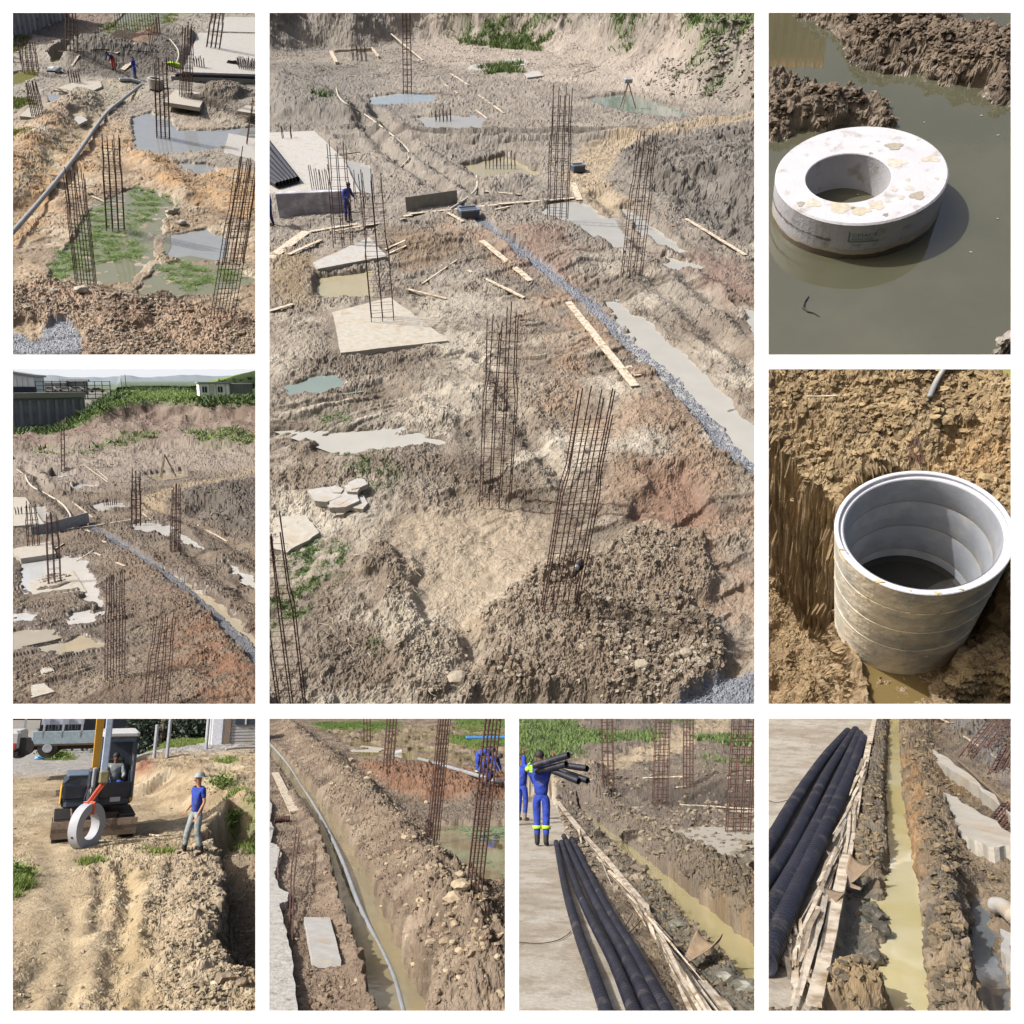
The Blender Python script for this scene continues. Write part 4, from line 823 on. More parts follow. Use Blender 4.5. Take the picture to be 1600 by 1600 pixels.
    # ponds' water
    wm = watermat("water_pale", lin((206, 204, 196), .5), v.u, ripple=.004, rs=2.0, rough=.05); wy = watermat("water_tan", lin((196, 186, 154), .5), v.u, .003, 2); wb = watermat("water_teal", lin((150, 166, 160), .5), v.u, .004, 2); wbl = watermat("water_blue", lin((196, 208, 212), .5), v.u, .003, 2)  # the pale one carries the mirrored white of the sky in its base colour
    for i, (P, zz) in enumerate(ponds):
        pond_water(v, P, zz, (wbl, wy, wm, wm, wm, wb, wy, wm, wm, wm, wb, wm, wm)[i], "shallow standing water number %s of the central scene" % "one two three four five six seven eight nine ten eleven twelve thirteen".split()[i])
    # pads and slabs
    GP = "concrete footing pads in the central scene"
    pad(v, [(208, 985), (400, 935), (590, 1078), (236, 1118)], "large square pad of pale concrete, the nearest one in the large scene", .3, 'conc', group=GP, lift=.05)
    pad(v, [(145, 822), (330, 738), (388, 800), (160, 842)], "thick pale concrete pad beside a yellow puddle near the block wall", .45, 'concw', group=GP, lift=.18)
    pad(v, [(-20, 395), (150, 388), (245, 480), (300, 590), (20, 598), (-25, 598)], "big pale concrete floor slab at the left edge of the central scene", .5, 'concw', name="floor_slab", cat="slab", group=None, lift=.12)
    zt = max(v.zat(*v.q(20, 598).xy), v.zat(*v.q(245, 590).xy)) + .15
    A = v.q(22, 600, 1.05); B = v.q(245, 590, 1.05)
    for_b = [v.q(22, 600, 1.05), v.q(245, 590, 1.05)]
    c = (A + B) / 2; dx = (B - A); m = MB().box((0, 0, -.55), (dx.length, .45, 1.35), bev=.03)
    o = m.build("block_wall", M_(v, 'galv2') if 'galv2' in v.mats else pmat("greyblock", lin((164, 162, 172), .8), .8, var=.2, scale=2.5, bump=.01, bscale=20, u=v.u, color2=lin((196, 194, 200), .8), mscale=1.2), v=v, at=c)
    o.matrix_world = v.M @ Matrix.Translation(c) @ Matrix.Rotation(math.atan2(dx.y, dx.x), 4, 'Z'); tag(o, "low grey concrete block wall in front of the pale slab, worker at its end", "wall")
    for P, lb in (([(655, 180), (665, 172), (690, 168), (715, 173), (725, 181), (710, 189), (680, 192), (660, 188)], "flat round concrete disc lying left of its twin on the far mud"), ([(768, 160), (785, 152), (820, 149), (850, 155), (858, 163), (840, 172), (800, 175), (775, 170)], "larger flat round concrete disc lying on the far pale mud"), ([(835, 196), (885, 190), (905, 206), (850, 213)], "small square concrete tile lying near two round discs")):
        pad(v, P, lb, .15, 'concw', name="concrete_disc", cat="concrete disc", group="concrete discs on the far mud", lift=.05)
    bp = [(90, 1625), (130, 1570), (210, 1530), (330, 1515), (375, 1530), (330, 1620), (240, 1680), (170, 1660)]
    for k in range(16):
        f = (rnd.choice(bp), rnd.random()); cx, cy = 235 + (f[0][0] - 235) * f[1] * .75, 1600 + (f[0][1] - 1600) * f[1] * .75; s_ = rnd.uniform(22, 62)
        P = [(cx + s_ * math.cos(t_ + jit(.3)) * rnd.uniform(.7, 1.1), cy + .55 * s_ * math.sin(t_ + jit(.3)) * rnd.uniform(.7, 1.1)) for t_ in (0, 1.2, 2.3, 3.5, 4.6, 5.5)]
        pad(v, P, "jagged piece of broken white concrete in the heap on the left mud", .05, 'concw', name="broken_slab", cat="broken slab", group="broken white slab pieces", lift=.03 + k * .006, edge=.01)
    pad(v, [(20, 1660), (120, 1650), (165, 1710), (60, 1775), (10, 1760)], "tan concrete slab half sunk in mud beside the broken white slabs", .1, 'conc', name="sunken_slab", cat="slab", group=None, lift=.03)
    # boulders
    for (x, y, s_, lb) in ((617, 2196, .17, "pale square boulder alone at the bottom of the central plain"), (1225, 2150, .12, "grey boulder inside the rubble heap"), (1370, 2110, .11, "rounded grey stone at the right of the rubble heap"), (590, 1010 + 0, .001, "")):
        if s_ < .01: continue
        V = IV * (1 + .12 * RNG.normal(size=(len(IV), 1))); V = np.sign(V) * np.abs(V) ** .75 * [s_ * 1.2, s_, s_ * .7]
        tag(MB().add(V, [tuple(f) for f in IF]).build("boulder", pmat("boulder", lin((196, 184, 164)), .9, var=.2, scale=9, bump=.01, u=v.u), v=v, at=v.on(x, y, s_ * .35)), lb, "boulder")
    # rebar columns
    cage(v, 953, 1960, 1075, 1265, 108, "front rebar column with a dark bag hanging in it beside the rubble heap", nx=4, ny=3, ties=26, rz=.1)
    cage(v, 745, 1605, 775, 1000, 96, "tall rebar column on the bare central plain, behind the front one", nx=4, ties=24, rz=-.15)
    cage(v, 375, 1012, 335, 540, 72, "rebar column rising from the large square pale pad", nx=3, ties=14, kink=.5)
    cage(v, 245, 768, 222, 440, 58, "rebar column on the thick pad in front of the block wall worker", nx=3, ties=10)
    cage(v, 950, 678, 965, 258, 62, "tall rebar column standing in the pale puddle at the plank crossing", nx=4, ties=16)
    cage(v, 1193, 858, 1245, 410, 62, "rebar column on the right, near the long single plank", nx=4, ties=12)
    cage(v, 456, 268, 452, -5, 26, "far dark rebar column beside the pale blue puddle", nx=3, ties=14)
    cage(v, 78, 2300, -2, 1680, 84, "rebar column cut by the lower left edge of the central scene", nx=3, ties=22, ratio=.3, rz=0)
    stub(v, 762, 522, 62, 95, "cluster of thin starter bars in the tan square pond", nx=9); stub(v, 575, 362, 52, 48, "starter bars beside the far middle puddle", nx=5); stub(v, 62, 420, 48, 28, "pair of starter bars on the back of the pale slab", nx=2)
    stub(v, 175, 590, 85, 55, "bent starter bars on the front edge of the pale slab", nx=5); stub(v, 300, 158, 50, 42, "starter bars inside the far formwork box", nx=4); stub(v, 318, 640, 110, 60, "thin starter bars at the corner right of the blue worker", nx=3)
    # planks
    for a_, b_, w_, lb, kw in (
        ((140, 722), (470, 668), 16, "long plank of the timber walkway in front of the block wall", {}), ((215, 722), (450, 680), 9, "narrow batten lying along the walkway in front of the block wall", {}),
        ((465, 664), (752, 634), 14, "plank of the walkway between the grey board and the dark basin", {}), ((745, 650), (790, 640), 9, "short offcut beside the walkway right of the basin", {}), ((755, 632), (1005, 612), 14, "plank of the walkway ending below the rebar column puddle", {}),
        ((1000, 562), (1022, 618), 20, "short upright-looking plank at the right end of the walkway", {}), ((710, 590), (830, 600), 12, "plank on the small mound behind the walkway", {}), ((590, 660), (640, 690), 11, "short plank left of the dark basin", {}),
        ((700, 752), (862, 885), 20, "broad plank parallel to the gravel drain, upper one", {}), ((655, 850), (840, 940), 12, "thin plank left of the gravel drain lying on mud", {}), ((985, 955), (1205, 1232), 26, "longest broad plank on the orange bank by the gravel drain", {}),
        ((1372, 680), (1568, 800), 12, "single long white plank on the far right below the dark bank", {}), ((402, 70), (506, 157), 6, "distant thin plank beside the far dark rebar column", {}), ((600, 202), (658, 240), 7, "distant plank on trestles, left one", {}), ((578, 236), (622, 266), 5, "distant batten beneath the left trestle plank", {}),
        ((690, 272), (774, 332), 8, "distant plank on the right trestle", {}), ((680, 320), (718, 350), 6, "distant batten at the foot of the right trestle", {}), ((2, 812), (125, 722), 36, "wide white board leaning on the mud at the left edge", {}), ((66, 798), (172, 750), 14, "plank just right of the wide white board", {}),
        ((382, 782), (448, 752), 10, "upper short plank right of the thick pad", {}), ((392, 796), (452, 770), 10, "lower short plank right of the thick pad", {}), ((455, 912), (585, 944), 9, "flat plank crossing the wet track below the mound", {}), ((1180, 20 + 1137 + 10), (1215, 1137 + 60), 26, "short muddy plank end beside the gravel drain", {}),
        ((505, 895), (620, 815), 6, "thin lath on the track left of the gravel drain", {}), ((205, 135), (225, 172), 10, "left side board of the far formwork box", dict(th=.3)), ((215, 132), (345, 124), 5, "back board of the far formwork box", dict(th=.3)), ((340, 124), (362, 150), 5, "right side board of the far formwork box", dict(th=.3)), ((255, 210), (370, 208), 7, "distant plank below the far formwork box", {}),
        ((1240, 640), (1330, 705), 9, "dark batten beside the right hand puddle", dict(key='woodd')), ((862, 450), (935, 498), 5, "dark edge board along the tan square pond", dict(key='woodd')), ((230, 468), (300, 460), 6, "batten resting on the corner of the pale slab", dict(key='woodd')), ((1, 985), (80, 962), 14, "short pale log end at the left edge above the large pad", {})):
        plank(v, a_, b_, w_, lb, **kw)
    # grey form board standing by the track
    A = v.on(452, 655, 0); B = v.on(620, 628, 0); c = (A + B) / 2; dx = B - A
    o = MB().box((0, 0, .35), (dx.length, .05, .8)).build("form_board", pmat("greyboard", lin((140, 138, 132), .8), .8, var=.2, scale=3, u=v.u), v=v, at=c)
    o.matrix_world = v.M @ Matrix.Translation(c) @ Matrix.Rotation(math.atan2(dx.y, dx.x), 4, 'Z'); tag(o, "grey form board standing on edge above the walkway planks", "form board")
    # basin and barrow
    def basin(x, y, w_, lb):
        B = v.on(x, y, 0); s_ = w_ * v.zoom[2] * v.pxm(B) / 2; t = thing(v, "mixing_basin", lb, "basin", B, .3)
        m = MB(); m.prism([(-s_, -s_ * .8), (s_, -s_ * .8), (s_, s_ * .8), (-s_, s_ * .8)], 0, .35); m.build("tub", pmat("tubgrey", lin((72, 80, 92), .8), .5, var=.1, u=v.u), t)
        m = MB(); 
        for q_ in ((-s_, 0, .08, s_ * 1.7), (s_, 0, .08, s_ * 1.7), (0, -s_ * .8, s_ * 2, .08), (0, s_ * .8, s_ * 2, .08)): m.box((q_[0], q_[1], .37), (q_[2], q_[3], .08))
        m.build("rim", pmat("rimgrey", lin((120, 132, 150), .8), .4, u=v.u), t)
    basin(658, 668, 62, "dark grey mixing basin at the head of the gravel drain"); basin(1016, 520, 40, "small blue grey basin on the dirt track junction")
    # tripod level stand
    B = v.on(1175, 320, 0); t = thing(v, "tripod", "small tripod stand with a box on top at the teal pond", "tripod", B)
    for a_ in (0, 2.1, 4.2): MB().tube([(math.cos(a_) * .9, math.sin(a_) * .9, 0), (0, 0, 2.2)], .05, 5).build("leg", M_(v, 'woodd'), t)
    MB().box((0, 0, 2.3), (.7, .5, .35), bev=.05).build("head", M_(v, 'galv'), t)
    # hose
    softpipe(v, [v.on(*p, .06) for p in ((222, 250), (240, 290), (320, 340), (400, 400), (455, 450), (462, 480), (440, 505), (400, 540))], .06, "thin pale hose curling over the dark track mud", "hose", 'rope', cat="hose")
    softpipe(v, [v.on(*p, .06) for p in ((684, 540), (684, 580), (650, 615), (600, 648))], .07, "short pale hose running from the tan pond to the walkway", "hose", 'rope', cat="hose")
    # pipe bundle
    for k in range(7):
        a_ = (-16, 425 + 22 * k) if k else (-16, 420); b_ = (97 - 12 * k * .9, 568 + 3 * k)
        P0 = v.on(*a_, .35); P1 = v.on(*b_, .35)
        cpipe(v, [P0, P0.lerp(P1, .5), P1], .17, "long black drain pipe of the sloping bundle on the slab, pipe %s from the front" % "seven six five four three two one".split()[k], group="black pipes bundled on the pale slab", pitch=.3, n=10)
    person(v, v.on(262, 686, 0), 1.0, "worker in blue overalls leaning on the end of the grey block wall", dict(wR=(-.2, -.35, 1.05), wL=(.15, -.4, 1.05), eL=(.25, -.15, 1.15), eR=(-.25, -.12, 1.15), chs=(0, -.12, 1.28), nk=(0, -.2, 1.42), hd0=(0, -.25, 1.5), hd1=(0, -.27, 1.59), hd2=(0, -.27, 1.66), sL=(.18, -.14, 1.38), sR=(-.18, -.14, 1.38)), 'blue', 'navy', group=None, scale=1.18)
    person(v, v.on(14, 700, 0), -1.2, "worker in blue overalls beside the pipe bundle at the left edge", dict(wR=(-.2, -.35, 1.25), eR=(-.25, -.12, 1.15)), 'blue', 'navy', scale=1.18)
    # bag caught in the front column
    B = v.on(953, 1960, 0); c = v.above(B, 1018, 1812); t = thing(v, "hanging_bag", "black and white bag hanging from the bars of the front rebar column", "bag", c)
    def blob(s_, c_, nm, key):
        V = IV * (1 + .15 * RNG.normal(size=(len(IV), 1))) * s_ + c_; MB().add(V, [tuple(f) for f in IF]).build(nm, M_(v, key), t, smooth=True)
    blob([.10, .08, .11], [.02, -.08, .02], "bag_body", 'boot'); blob([.06, .05, .07], [-.05, -.15, .03], "white_panel", 'white'); MB().tube([(-.02, -.1, -.06), (-.07, -.12, -.2), (-.18, -.14, -.27)], [.05, .045, .02], 8).build("strap", M_(v, 'boot'), t, smooth=True)
    return v
before = {o.name for o in bpy.data.objects}
VC = view_centre()
clip_view(VC, before)
# ================================================================ top-right scene: white manhole ring standing in murky water
def view_pond():
    v = View('pond', OPEN[2], (1200, 20, .3345), nadir=(1080, 1600), H=4.1, u=50.0)
    v.grid(rows_lin(640, -90, 520), 330, 40)
    X, Y = v.X, v.Y
    nz = .02 * fbm(X, Y, 4, 4, 300); c1, i1 = clods(X, Y, 5, 301); c2, i2 = clods(X, Y, 12, 302); c3, i3 = clods(X, Y, 28, 303)
    L = v.poly([(-80, 310), (100, 325), (230, 360), (340, 395), (460, 415), (570, 440), (605, 475), (580, 515), (430, 520), (250, 560), (100, 590), (-80, 600)], .22, .10, .5, 304)
    Rb = v.poly([(80, -120), (90, 15), (220, 50), (270, 70), (330, 110), (340, 190), (330, 215), (480, 265), (700, 275), (850, 350), (975, 360), (965, 400), (1010, 445), (1200, 490), (1200, 130), (930, 80), (900, -120)], .26, .10, .6, 305)
    gap = v.poly([(400, 60), (640, 80), (640, 120), (520, 130), (380, 100)], .1, .08, .5, 306); up = v.poly([(840, -120), (900, 0), (1200, 75), (1200, -120)], .08)
    Z = -.35 + .40 * L + .36 * L * (.5 + .5 * nz * 10) * .45 + Rb * .46 - .40 * gap * Rb
    Z += (L + Rb).clip(0, 1) * (1 - .8 * gap) * (.075 * c1 + .05 * c2 + .028 * c3) + nz
    Z = np.where(up > .5, .42, Z)
    rk = v.poly([(1050, 1560), (1100, 1515), (1180, 1530), (1180, 1640), (1020, 1640)], .06, .04, .3, 307); Z += rk * .5
    C = base_color(X, Y, 1.5, lin((150, 132, 112)), lin((122, 106, 90)), lin((166, 150, 130)), 308); C = mixc(C, sstep(.2, .8, fbm(X, Y, 2, 4, 309)) * .5, lin((146, 122, 88)))
    C = mixc(C, L * .5, lin((158, 144, 128))); C = mixc(C, (up > .5) * 1.0, lin((208, 200, 186))); C = mixc(C, rk, lin((188, 180, 168))); C = C * (1 + .35 * ((i1 + i2) / 2 - .5))[..., None]
    v.ground(Z, C, np.clip(sstep(.08, -.02, Z) * .9, 0, 1) + .12, colmat("mud_pond", v.u, bump=.012, bscale=30, var=.2, vscale=22), "lumpy brown earth banks round the murky pond", mtop=40, disp=((.06, 8),), tone=.9)
    stone = colmat("stone_pond", v.u, bump=.004, bscale=40, var=.15)
    rocks(v, ((L + Rb).clip(0, 1) * (1 - gap) * (1 - up)) * (Z > .05), 2600, .006, .07, lin((150, 132, 112)), lin((104, 90, 76)), stone, "clods of wet earth on the banks of the murky pond", name="clods", power=2.2)
    q = [v.q(x, y, 0) for x, y in ((-120, 1680), (1250, 1680), (1300, -120), (-150, -120))]; c = sum(q, Vector()) / 4
    wm = watermat("water_murky", lin((120, 120, 98), .34), v.u, ripple=.0012, rs=3.0, rough=.03, color2=lin((128, 127, 104), .34), mscale=.8); wm.node_tree.nodes['Principled BSDF'].inputs['IOR'].default_value = 1.75; wm.node_tree.nodes['Principled BSDF'].inputs['Specular IOR Level'].default_value = .7
    tag(MB().add([p - c for p in q], [(0, 1, 2, 3)]).build("water", wm, v=v, at=c), "still murky olive water round the white ring", None, None, "structure")
    # the ring
    zt = .30; Ce = v.q(428, 746, zt); t = thing(v, "manhole_ring", "big white concrete manhole ring with an off centre hole, standing in murky water", "manhole ring", Vector((Ce.x, Ce.y, 0)), 0)
    hc = v.q(374, 768, zt) - Ce; n = 72; R0 = .60; r0 = .297; prof = [('o', -.35, R0), ('o', zt - .012, R0), ('o', zt, R0 - .012), ('i', zt, r0 + .006), ('i', zt - .006, r0), ('i', -.35, r0)]
    vs = []; 
    for k in range(n):
        a_ = 2 * math.pi * k / n
        for w_, z_, r_ in prof:
            cx, cy = (0, 0) if w_ == 'o' else (hc.x, hc.y); vs.append((cx + r_ * math.cos(a_), cy + r_ * math.sin(a_), z_))
    m_ = len(prof); fs = [(k * m_ + i, ((k + 1) % n) * m_ + i, ((k + 1) % n) * m_ + i + 1, k * m_ + i + 1) for k in range(n) for i in range(m_ - 1)]
    wc = pmat("ringwhite", lin((232, 232, 240), .47), .75, var=.05, scale=6, bump=.003, bscale=60, u=v.u, color2=lin((206, 200, 192), .40), thr=.62, mscale=7)
    MB().add(vs, fs).build("ring_body", wc, t)
    def band(z0, zf, rad, name, mat, a0=0, a1=360):
        vs = []; N = 160
        for k in range(N + 1):
            a_ = R(a0 + (a1 - a0) * k / N); zz = zf(a_); vs += [(rad * math.cos(a_), rad * math.sin(a_), z0 if not callable(z0) else z0(a_)), (rad * math.cos(a_), rad * math.sin(a_), zz)]
        return MB().add(vs, [(2 * k, 2 * k + 2, 2 * k + 3, 2 * k + 1) for k in range(N)]).build(name, mat, t)
    nz1 = lambda a_: float(fbm(np.array([a_ * 4]), np.array([1.3]), 1, 4, 320)[0])
    band(-.3, lambda a_: .045 + .012 * nz1(a_), R0 + .004, "wet_band", pmat("wetband", lin((120, 108, 92), .55), .35, var=.2, scale=20, u=v.u))
    band(.03, lambda a_: .10 + .03 * math.sin(a_ + .6) + .02 * nz1(a_ + 9), R0 + .002, "dried_mud_band", pmat("tanband", lin((218, 206, 186), .55), .85, var=.12, scale=14, u=v.u))
    band(lambda a_: .145 + .01 * nz1(a_ * 2), lambda a_: .152 + .012 * abs(nz1(a_ * 3)) + .004, R0 + .003, "joint_crack", pmat("crack", lin((120, 112, 100), .8), .9, u=v.u), 185, 262)
    for x, y, s_, key, asp in ((588, 624, 36, (146, 136, 112), .5), (697, 855, 30, (146, 134, 104), .6), (152, 893, 15, (140, 128, 104), .8), (550, 944, 11, (90, 86, 96), .7), (480, 657, 9, (110, 104, 98), .6), (340, 910, 50, (206, 194, 166), .5), (430, 925, 40, (200, 188, 158), .5), (510, 900, 30, (208, 196, 170), .7), (600, 700, 42, (214, 208, 192), .5), (760, 684, 40, (206, 198, 176), .35), (210, 890, 34, (212, 204, 186), .6), (660, 820, 20, (206, 200, 184), .5), (590, 828, 14, (200, 194, 180), .6), (622, 862, 14, (200, 194, 180), .8), (655, 780, 10, (206, 200, 184), .8), (700, 590, 10, (212, 206, 196), .8), (790, 775, 8, (206, 200, 184), .8), (560, 880, 13, (206, 200, 184), .5), (515, 600, 9, (190, 184, 172), .5)):
        c = v.q(x, y, zt) - Vector((Ce.x, Ce.y, 0)); sm = s_ * v.zoom[2] * v.pxm(Ce); pts = []
        ph = rnd.random() * 6; N = 40
        for k in range(N):
            a_ = 6.2832 * k / N; r_ = sm * (1 + .35 * math.sin(3 * a_ + ph) * .5 + .10 * math.sin(5 * a_ + 2 * ph) + jit(.05)); pts.append((c.x + r_ * math.cos(a_), c.y + r_ * math.sin(a_) * asp * 1.5))
        thick = .003 if sum(key) < 420 and s_ > 12 else .0016
        MB().prism(pts, zt + .0004, zt + thick).build("mud_splash", v.mats.setdefault(str(key), pmat("splash", tuple(.6 * a + .4 * b for a, b in zip(lin(key, .55), lin((226, 222, 214), .50))), .9, var=.15, scale=30, bump=.004, bscale=60, u=v.u)), t)
    # green stamp: bracket and lettering bent round the side
    grn = pmat("stamp", lin((66, 124, 116), .8), .8, var=.25, scale=60, u=v.u)
    def lettering(txt, ang, z0, size, mat, sx=1.0):
        cu = bpy.data.curves.new("txt", 'FONT'); cu.body = txt; cu.size = size; cu.align_x = 'LEFT'; to = bpy.data.objects.new("txt", cu); COL.objects.link(to)
        dg = bpy.context.evaluated_depsgraph_get(); me = bpy.data.meshes.new_from_object(to.evaluated_get(dg)); bpy.data.objects.remove(to)
        for vv in me.vertices:
            a_ = ang + vv.co.x * sx / R0; zz = z0 + vv.co.y; vv.co = ((R0 + .004) * math.cos(a_), (R0 + .004) * math.sin(a_), zz)
        me.materials.clear(); me.materials.append(mat); o = bpy.data.objects.new("lettering", me); COL.objects.link(o); o.parent = t
    def ang(x, y):                                   # angle on the ring's side seen at that place
        best = None
        for k in range(720):
            a_ = math.pi + math.pi * k / 720; px, py = v.proj(Ce.x + R0 * math.cos(a_), Ce.y + R0 * math.sin(a_), .2); ex_, ey_ = v.z2p((x, y)); d_ = abs(px - ex_)
            if best is None or d_ < best[0]: best = (d_, a_)
        return best[1]
    aL = ang(380, 1020); lettering("CMACS", aL + .03, .195, .040, grn, 1.25); lettering("APPROVED", aL + .03, .166, .027, grn, 1.12); lettering("SABS", aL + .05, .118, .018, grn, 1.6)
    def bar(a0, a1, z0, z1, mat):
        vs = []; N = 20
        for k in range(N + 1): a_ = a0 + (a1 - a0) * k / N; vs += [((R0 + .0045) * math.cos(a_), (R0 + .0045) * math.sin(a_), z0), ((R0 + .0045) * math.cos(a_), (R0 + .0045) * math.sin(a_), z1)]
        MB().add(vs, [(2 * k, 2 * k + 2, 2 * k + 3, 2 * k + 1) for k in range(N)]).build("stamp_bracket", mat, t)
    bar(aL - .008, aL + .005, .152, .235, grn); bar(aL - .008, aL + .335, .150, .157, grn)
    pen = pmat("pen", lin((150, 160, 176), .8), .8, u=v.u); lettering("(W)", ang(630, 1000), .19, .04, pen, 1.0); lettering("17", ang(735, 930), .2, .03, pen, 1.0); lettering("1024", ang(105, 940), .2, .035, pen, 1.3)
    c = v.q(374, 780, -.0); 
    # floating twig and feather, concrete corner
    tw = [v.q(x, y, .006) for x, y in ((190, 1325), (172, 1350), (165, 1378), (185, 1395), (215, 1402), (240, 1418))]; o0 = tw[0]
    tag(MB().tube([p - o0 for p in tw], [.004, .006, .009, .006, .004, .003], 6).build("twig", M_(v, 'boot'), v=v, at=o0), "dark crooked twig floating in the lower left of the murky water", "twig")
    for x, y in ((1072, 962), (948, 1118), (1075, 572), (300, 800), (420, 850), (730, 512), (995, 480)):
        p = v.q(x, y, .003); tag(MB().prism([(jit(.004) + .009 * math.cos(a_), .006 * math.sin(a_)) for a_ in (0, 1, 2, 3, 4, 5)], 0, .003).build("floating_speck", M_(v, 'conc'), v=v, at=p), "pale speck of foam floating " + {1072: "low on the right of the murky pond", 948: "right below the ring", 1075: "below the far clod bank", 300: "inside the ring hole, left one", 420: "inside the ring hole, nearer one", 730: "in the channel behind the ring", 995: "close to the right hand bank"}[x], "speck", "pale specks floating on the murky pond")
    # yellow sheet wall beyond the pond, out of the picture above, mirrored in the water
    B = v.q(150, -420, 0); Tm = v.above(B, 150, 265); hgt = -Tm.z; x0 = v.above(B, -160, 120).x; x1 = v.above(B, 268, 120).x; n = 60; vs = []
    for k in range(n + 1):
        xx = x0 + (x1 - x0) * k / n; off = .08 if (k // 3) % 2 else 0; vs += [(xx - x0, off, 0), (xx - x0, off, hgt)]
    o = MB().add(vs, [(2 * k, 2 * k + 2, 2 * k + 3, 2 * k + 1) for k in range(n)]).build("yellow_wall", pmat("yellowsheet", lin((255, 206, 100), 1.0), .6, var=.06, scale=.8, u=v.u), v=v, at=Vector((x0, B.y, 0))); tag(o, "yellow corrugated hoarding mirrored in the water at the upper left", "wall")
    sf = o.modifiers.new("Solidify", 'SOLIDIFY'); sf.thickness = .02
    return v
before = {o.name for o in bpy.data.objects}
VP = view_pond()
clip_view(VP, before)
# ================================================================ middle-left scene: the same site seen wide, with bank, yard and hills
def view_wide():
    v = View('wide', OPEN[3], (20, 577, .3268), horizon=593, H=12.0, u=400 / 12.0)
    def pyY(y): return 593 + 12.0 * D / np.asarray(y, float) * 1.0
    k_ = math.cos(math.atan((800 - 593) / D)) ; 
    rows = np.concatenate([rows_lin(1125, 712, 330), rows_lin(711.5, 655, 200), rows_lin(654.7, 625, 60), rows_lin(624, 600, 40), rows_lin(599.5, 594.5, 20), [594.2, 593.9, 593.6, 593.4, 593.25]])
    v.grid(rows, 330, 60)
    X, Y = v.X, v.Y
    z, cl, idr = soil(v, 1.0, 403, .8)
    near = sstep(120, 30, Y); lump = sstep(-.3, .5, fbm(X, Y, .2, 3, 430))
    Z = z + cl * (.5 + .7 * lump)
    d = v.dline([(370, 745), (480, 820), (620, 905), (740, 985), (860, 1080), (960, 1170), (1080, 1290), (1200, 1420)], .15, 1, 407); grav = sstep(.42, .28, d)
    d2 = v.dline([(560, 900), (720, 1060), (850, 1160), (1000, 1350), (1100, 1600)], .6, 3, 408); berm = np.exp(-(d2 / 1.9) ** 2); Z += .3 * berm * (.7 + .5 * clods(X, Y, 1.2, 409)[0]); Z -= .25 * v.poly([(900, 1340), (1000, 1330), (1050, 1400), (980, 1490), (880, 1480)], .4, .4, 2, 410)
    for P, w_, dep in (([(740, 740), (860, 900), (1000, 1020), (1200, 1130)], .5, .25), ([(860, 860), (1163, 1080)], .5, .22), ([(0, 575), (560, 590), (830, 560)], .8, .3), ([(0, 610), (400, 612), (700, 590)], .7, .25), ([(60, 500), (240, 650), (330, 730)], .5, .3), ([(600, 620), (900, 760), (1163, 900)], .5, .2)):
        dd = v.dline(P, .3, 3, int(w_ * 100)); Z -= dep * np.exp(-(dd / w_) ** 2); Z += dep * .6 * np.exp(-((dd - 2 * w_) / w_) ** 2)
    cut = v.poly([(760, 640), (900, 620), (1250, 560), (1250, 830), (1050, 790), (860, 690)], 1, 1, 5, 411); mound = v.poly([(800, 620), (1250, 540), (1250, 760), (1050, 720), (900, 660)], 2.5, 1.5, 6, 412); Z += 1.1 * mound + .5 * cut * clods(X, Y, .8, 413)[0] - .6 * v.poly([(830, 660), (960, 660), (1100, 750), (1080, 800), (940, 740)], .7, .6, 3, 414)
    for (cx, cy, rr, hh) in ((300, 820, 1.8, .5), (450, 660, 1.6, .5), (60, 820, 1.5, .4), (640, 840, 1.8, .4), (550, 800, 1.3, .3), (60, 550, 3, .9), (320, 560, 2.5, .6), (780, 850, 1.4, .3)):
        p = v.q(cx, cy); g_ = np.exp(-((X - p.x) ** 2 + (Y - p.y) ** 2) / rr ** 2); Z += hh * g_ * (.9 + .12 * clods(X, Y, 1.5, 460)[0])
    # the bank: foot at the pale apron, two steps up to the plateau, and the country beyond
    foot = 122 + 7 * fbm(X, X * 0, .05, 3, 415) - .15 * X; s_ = (Y - foot)
    ap = sstep(-22, 0, s_); a1 = sstep(0, 24, s_ + 4 * fbm(X, Y, .1, 4, 416)); a2 = sstep(26, 34, s_ + 4 * fbm(X, Y, .09, 4, 417))
    xr = sstep(-14, 2, X)
    Z += .8 * ap + (1.2 + 2.0 * xr) * a1 + (.1 + 4.0 * xr) * a2 + (a1 * (1 - a2)) * .55 * ridged(X, Y * .35, .12, 4, 418) + ap * (1 - a1) * .35 * ridged(X, Y, .2, 4, 424)
    Z += .4 * clods(X, Y, .25, 425)[0] * sstep(154, 160, Y) * sstep(400, 200, Y)
    w = sstep(160, 210, Y); Z += w * xr * 0.4; Z -= sstep(350, 900, Y) * 2.0
    hp = np.arctan2(X, Y); hill = sstep(260, 520, Y) * sstep(-.005, .10, hp + .24 - .0) 
    az0 = math.atan2(*[float(c) for c in v.g(*v.z2p((820, 30)))][:2]); az1 = math.atan2(*[float(c) for c in v.g(*v.z2p((1190, 30)))][:2])
    hill = sstep(250, 480, Y) * np.clip((hp - az0) / (az1 - az0), 0, 1.3) ** 1.0 * sstep(1600, 600, Y); Z += hill * 9.5
    Z += sstep(2500, 6000, Y) * (30 + 16 * fbm(hp * 20, Y * 0, 1, 3, 419)) * sstep(30000, 9000, Y)
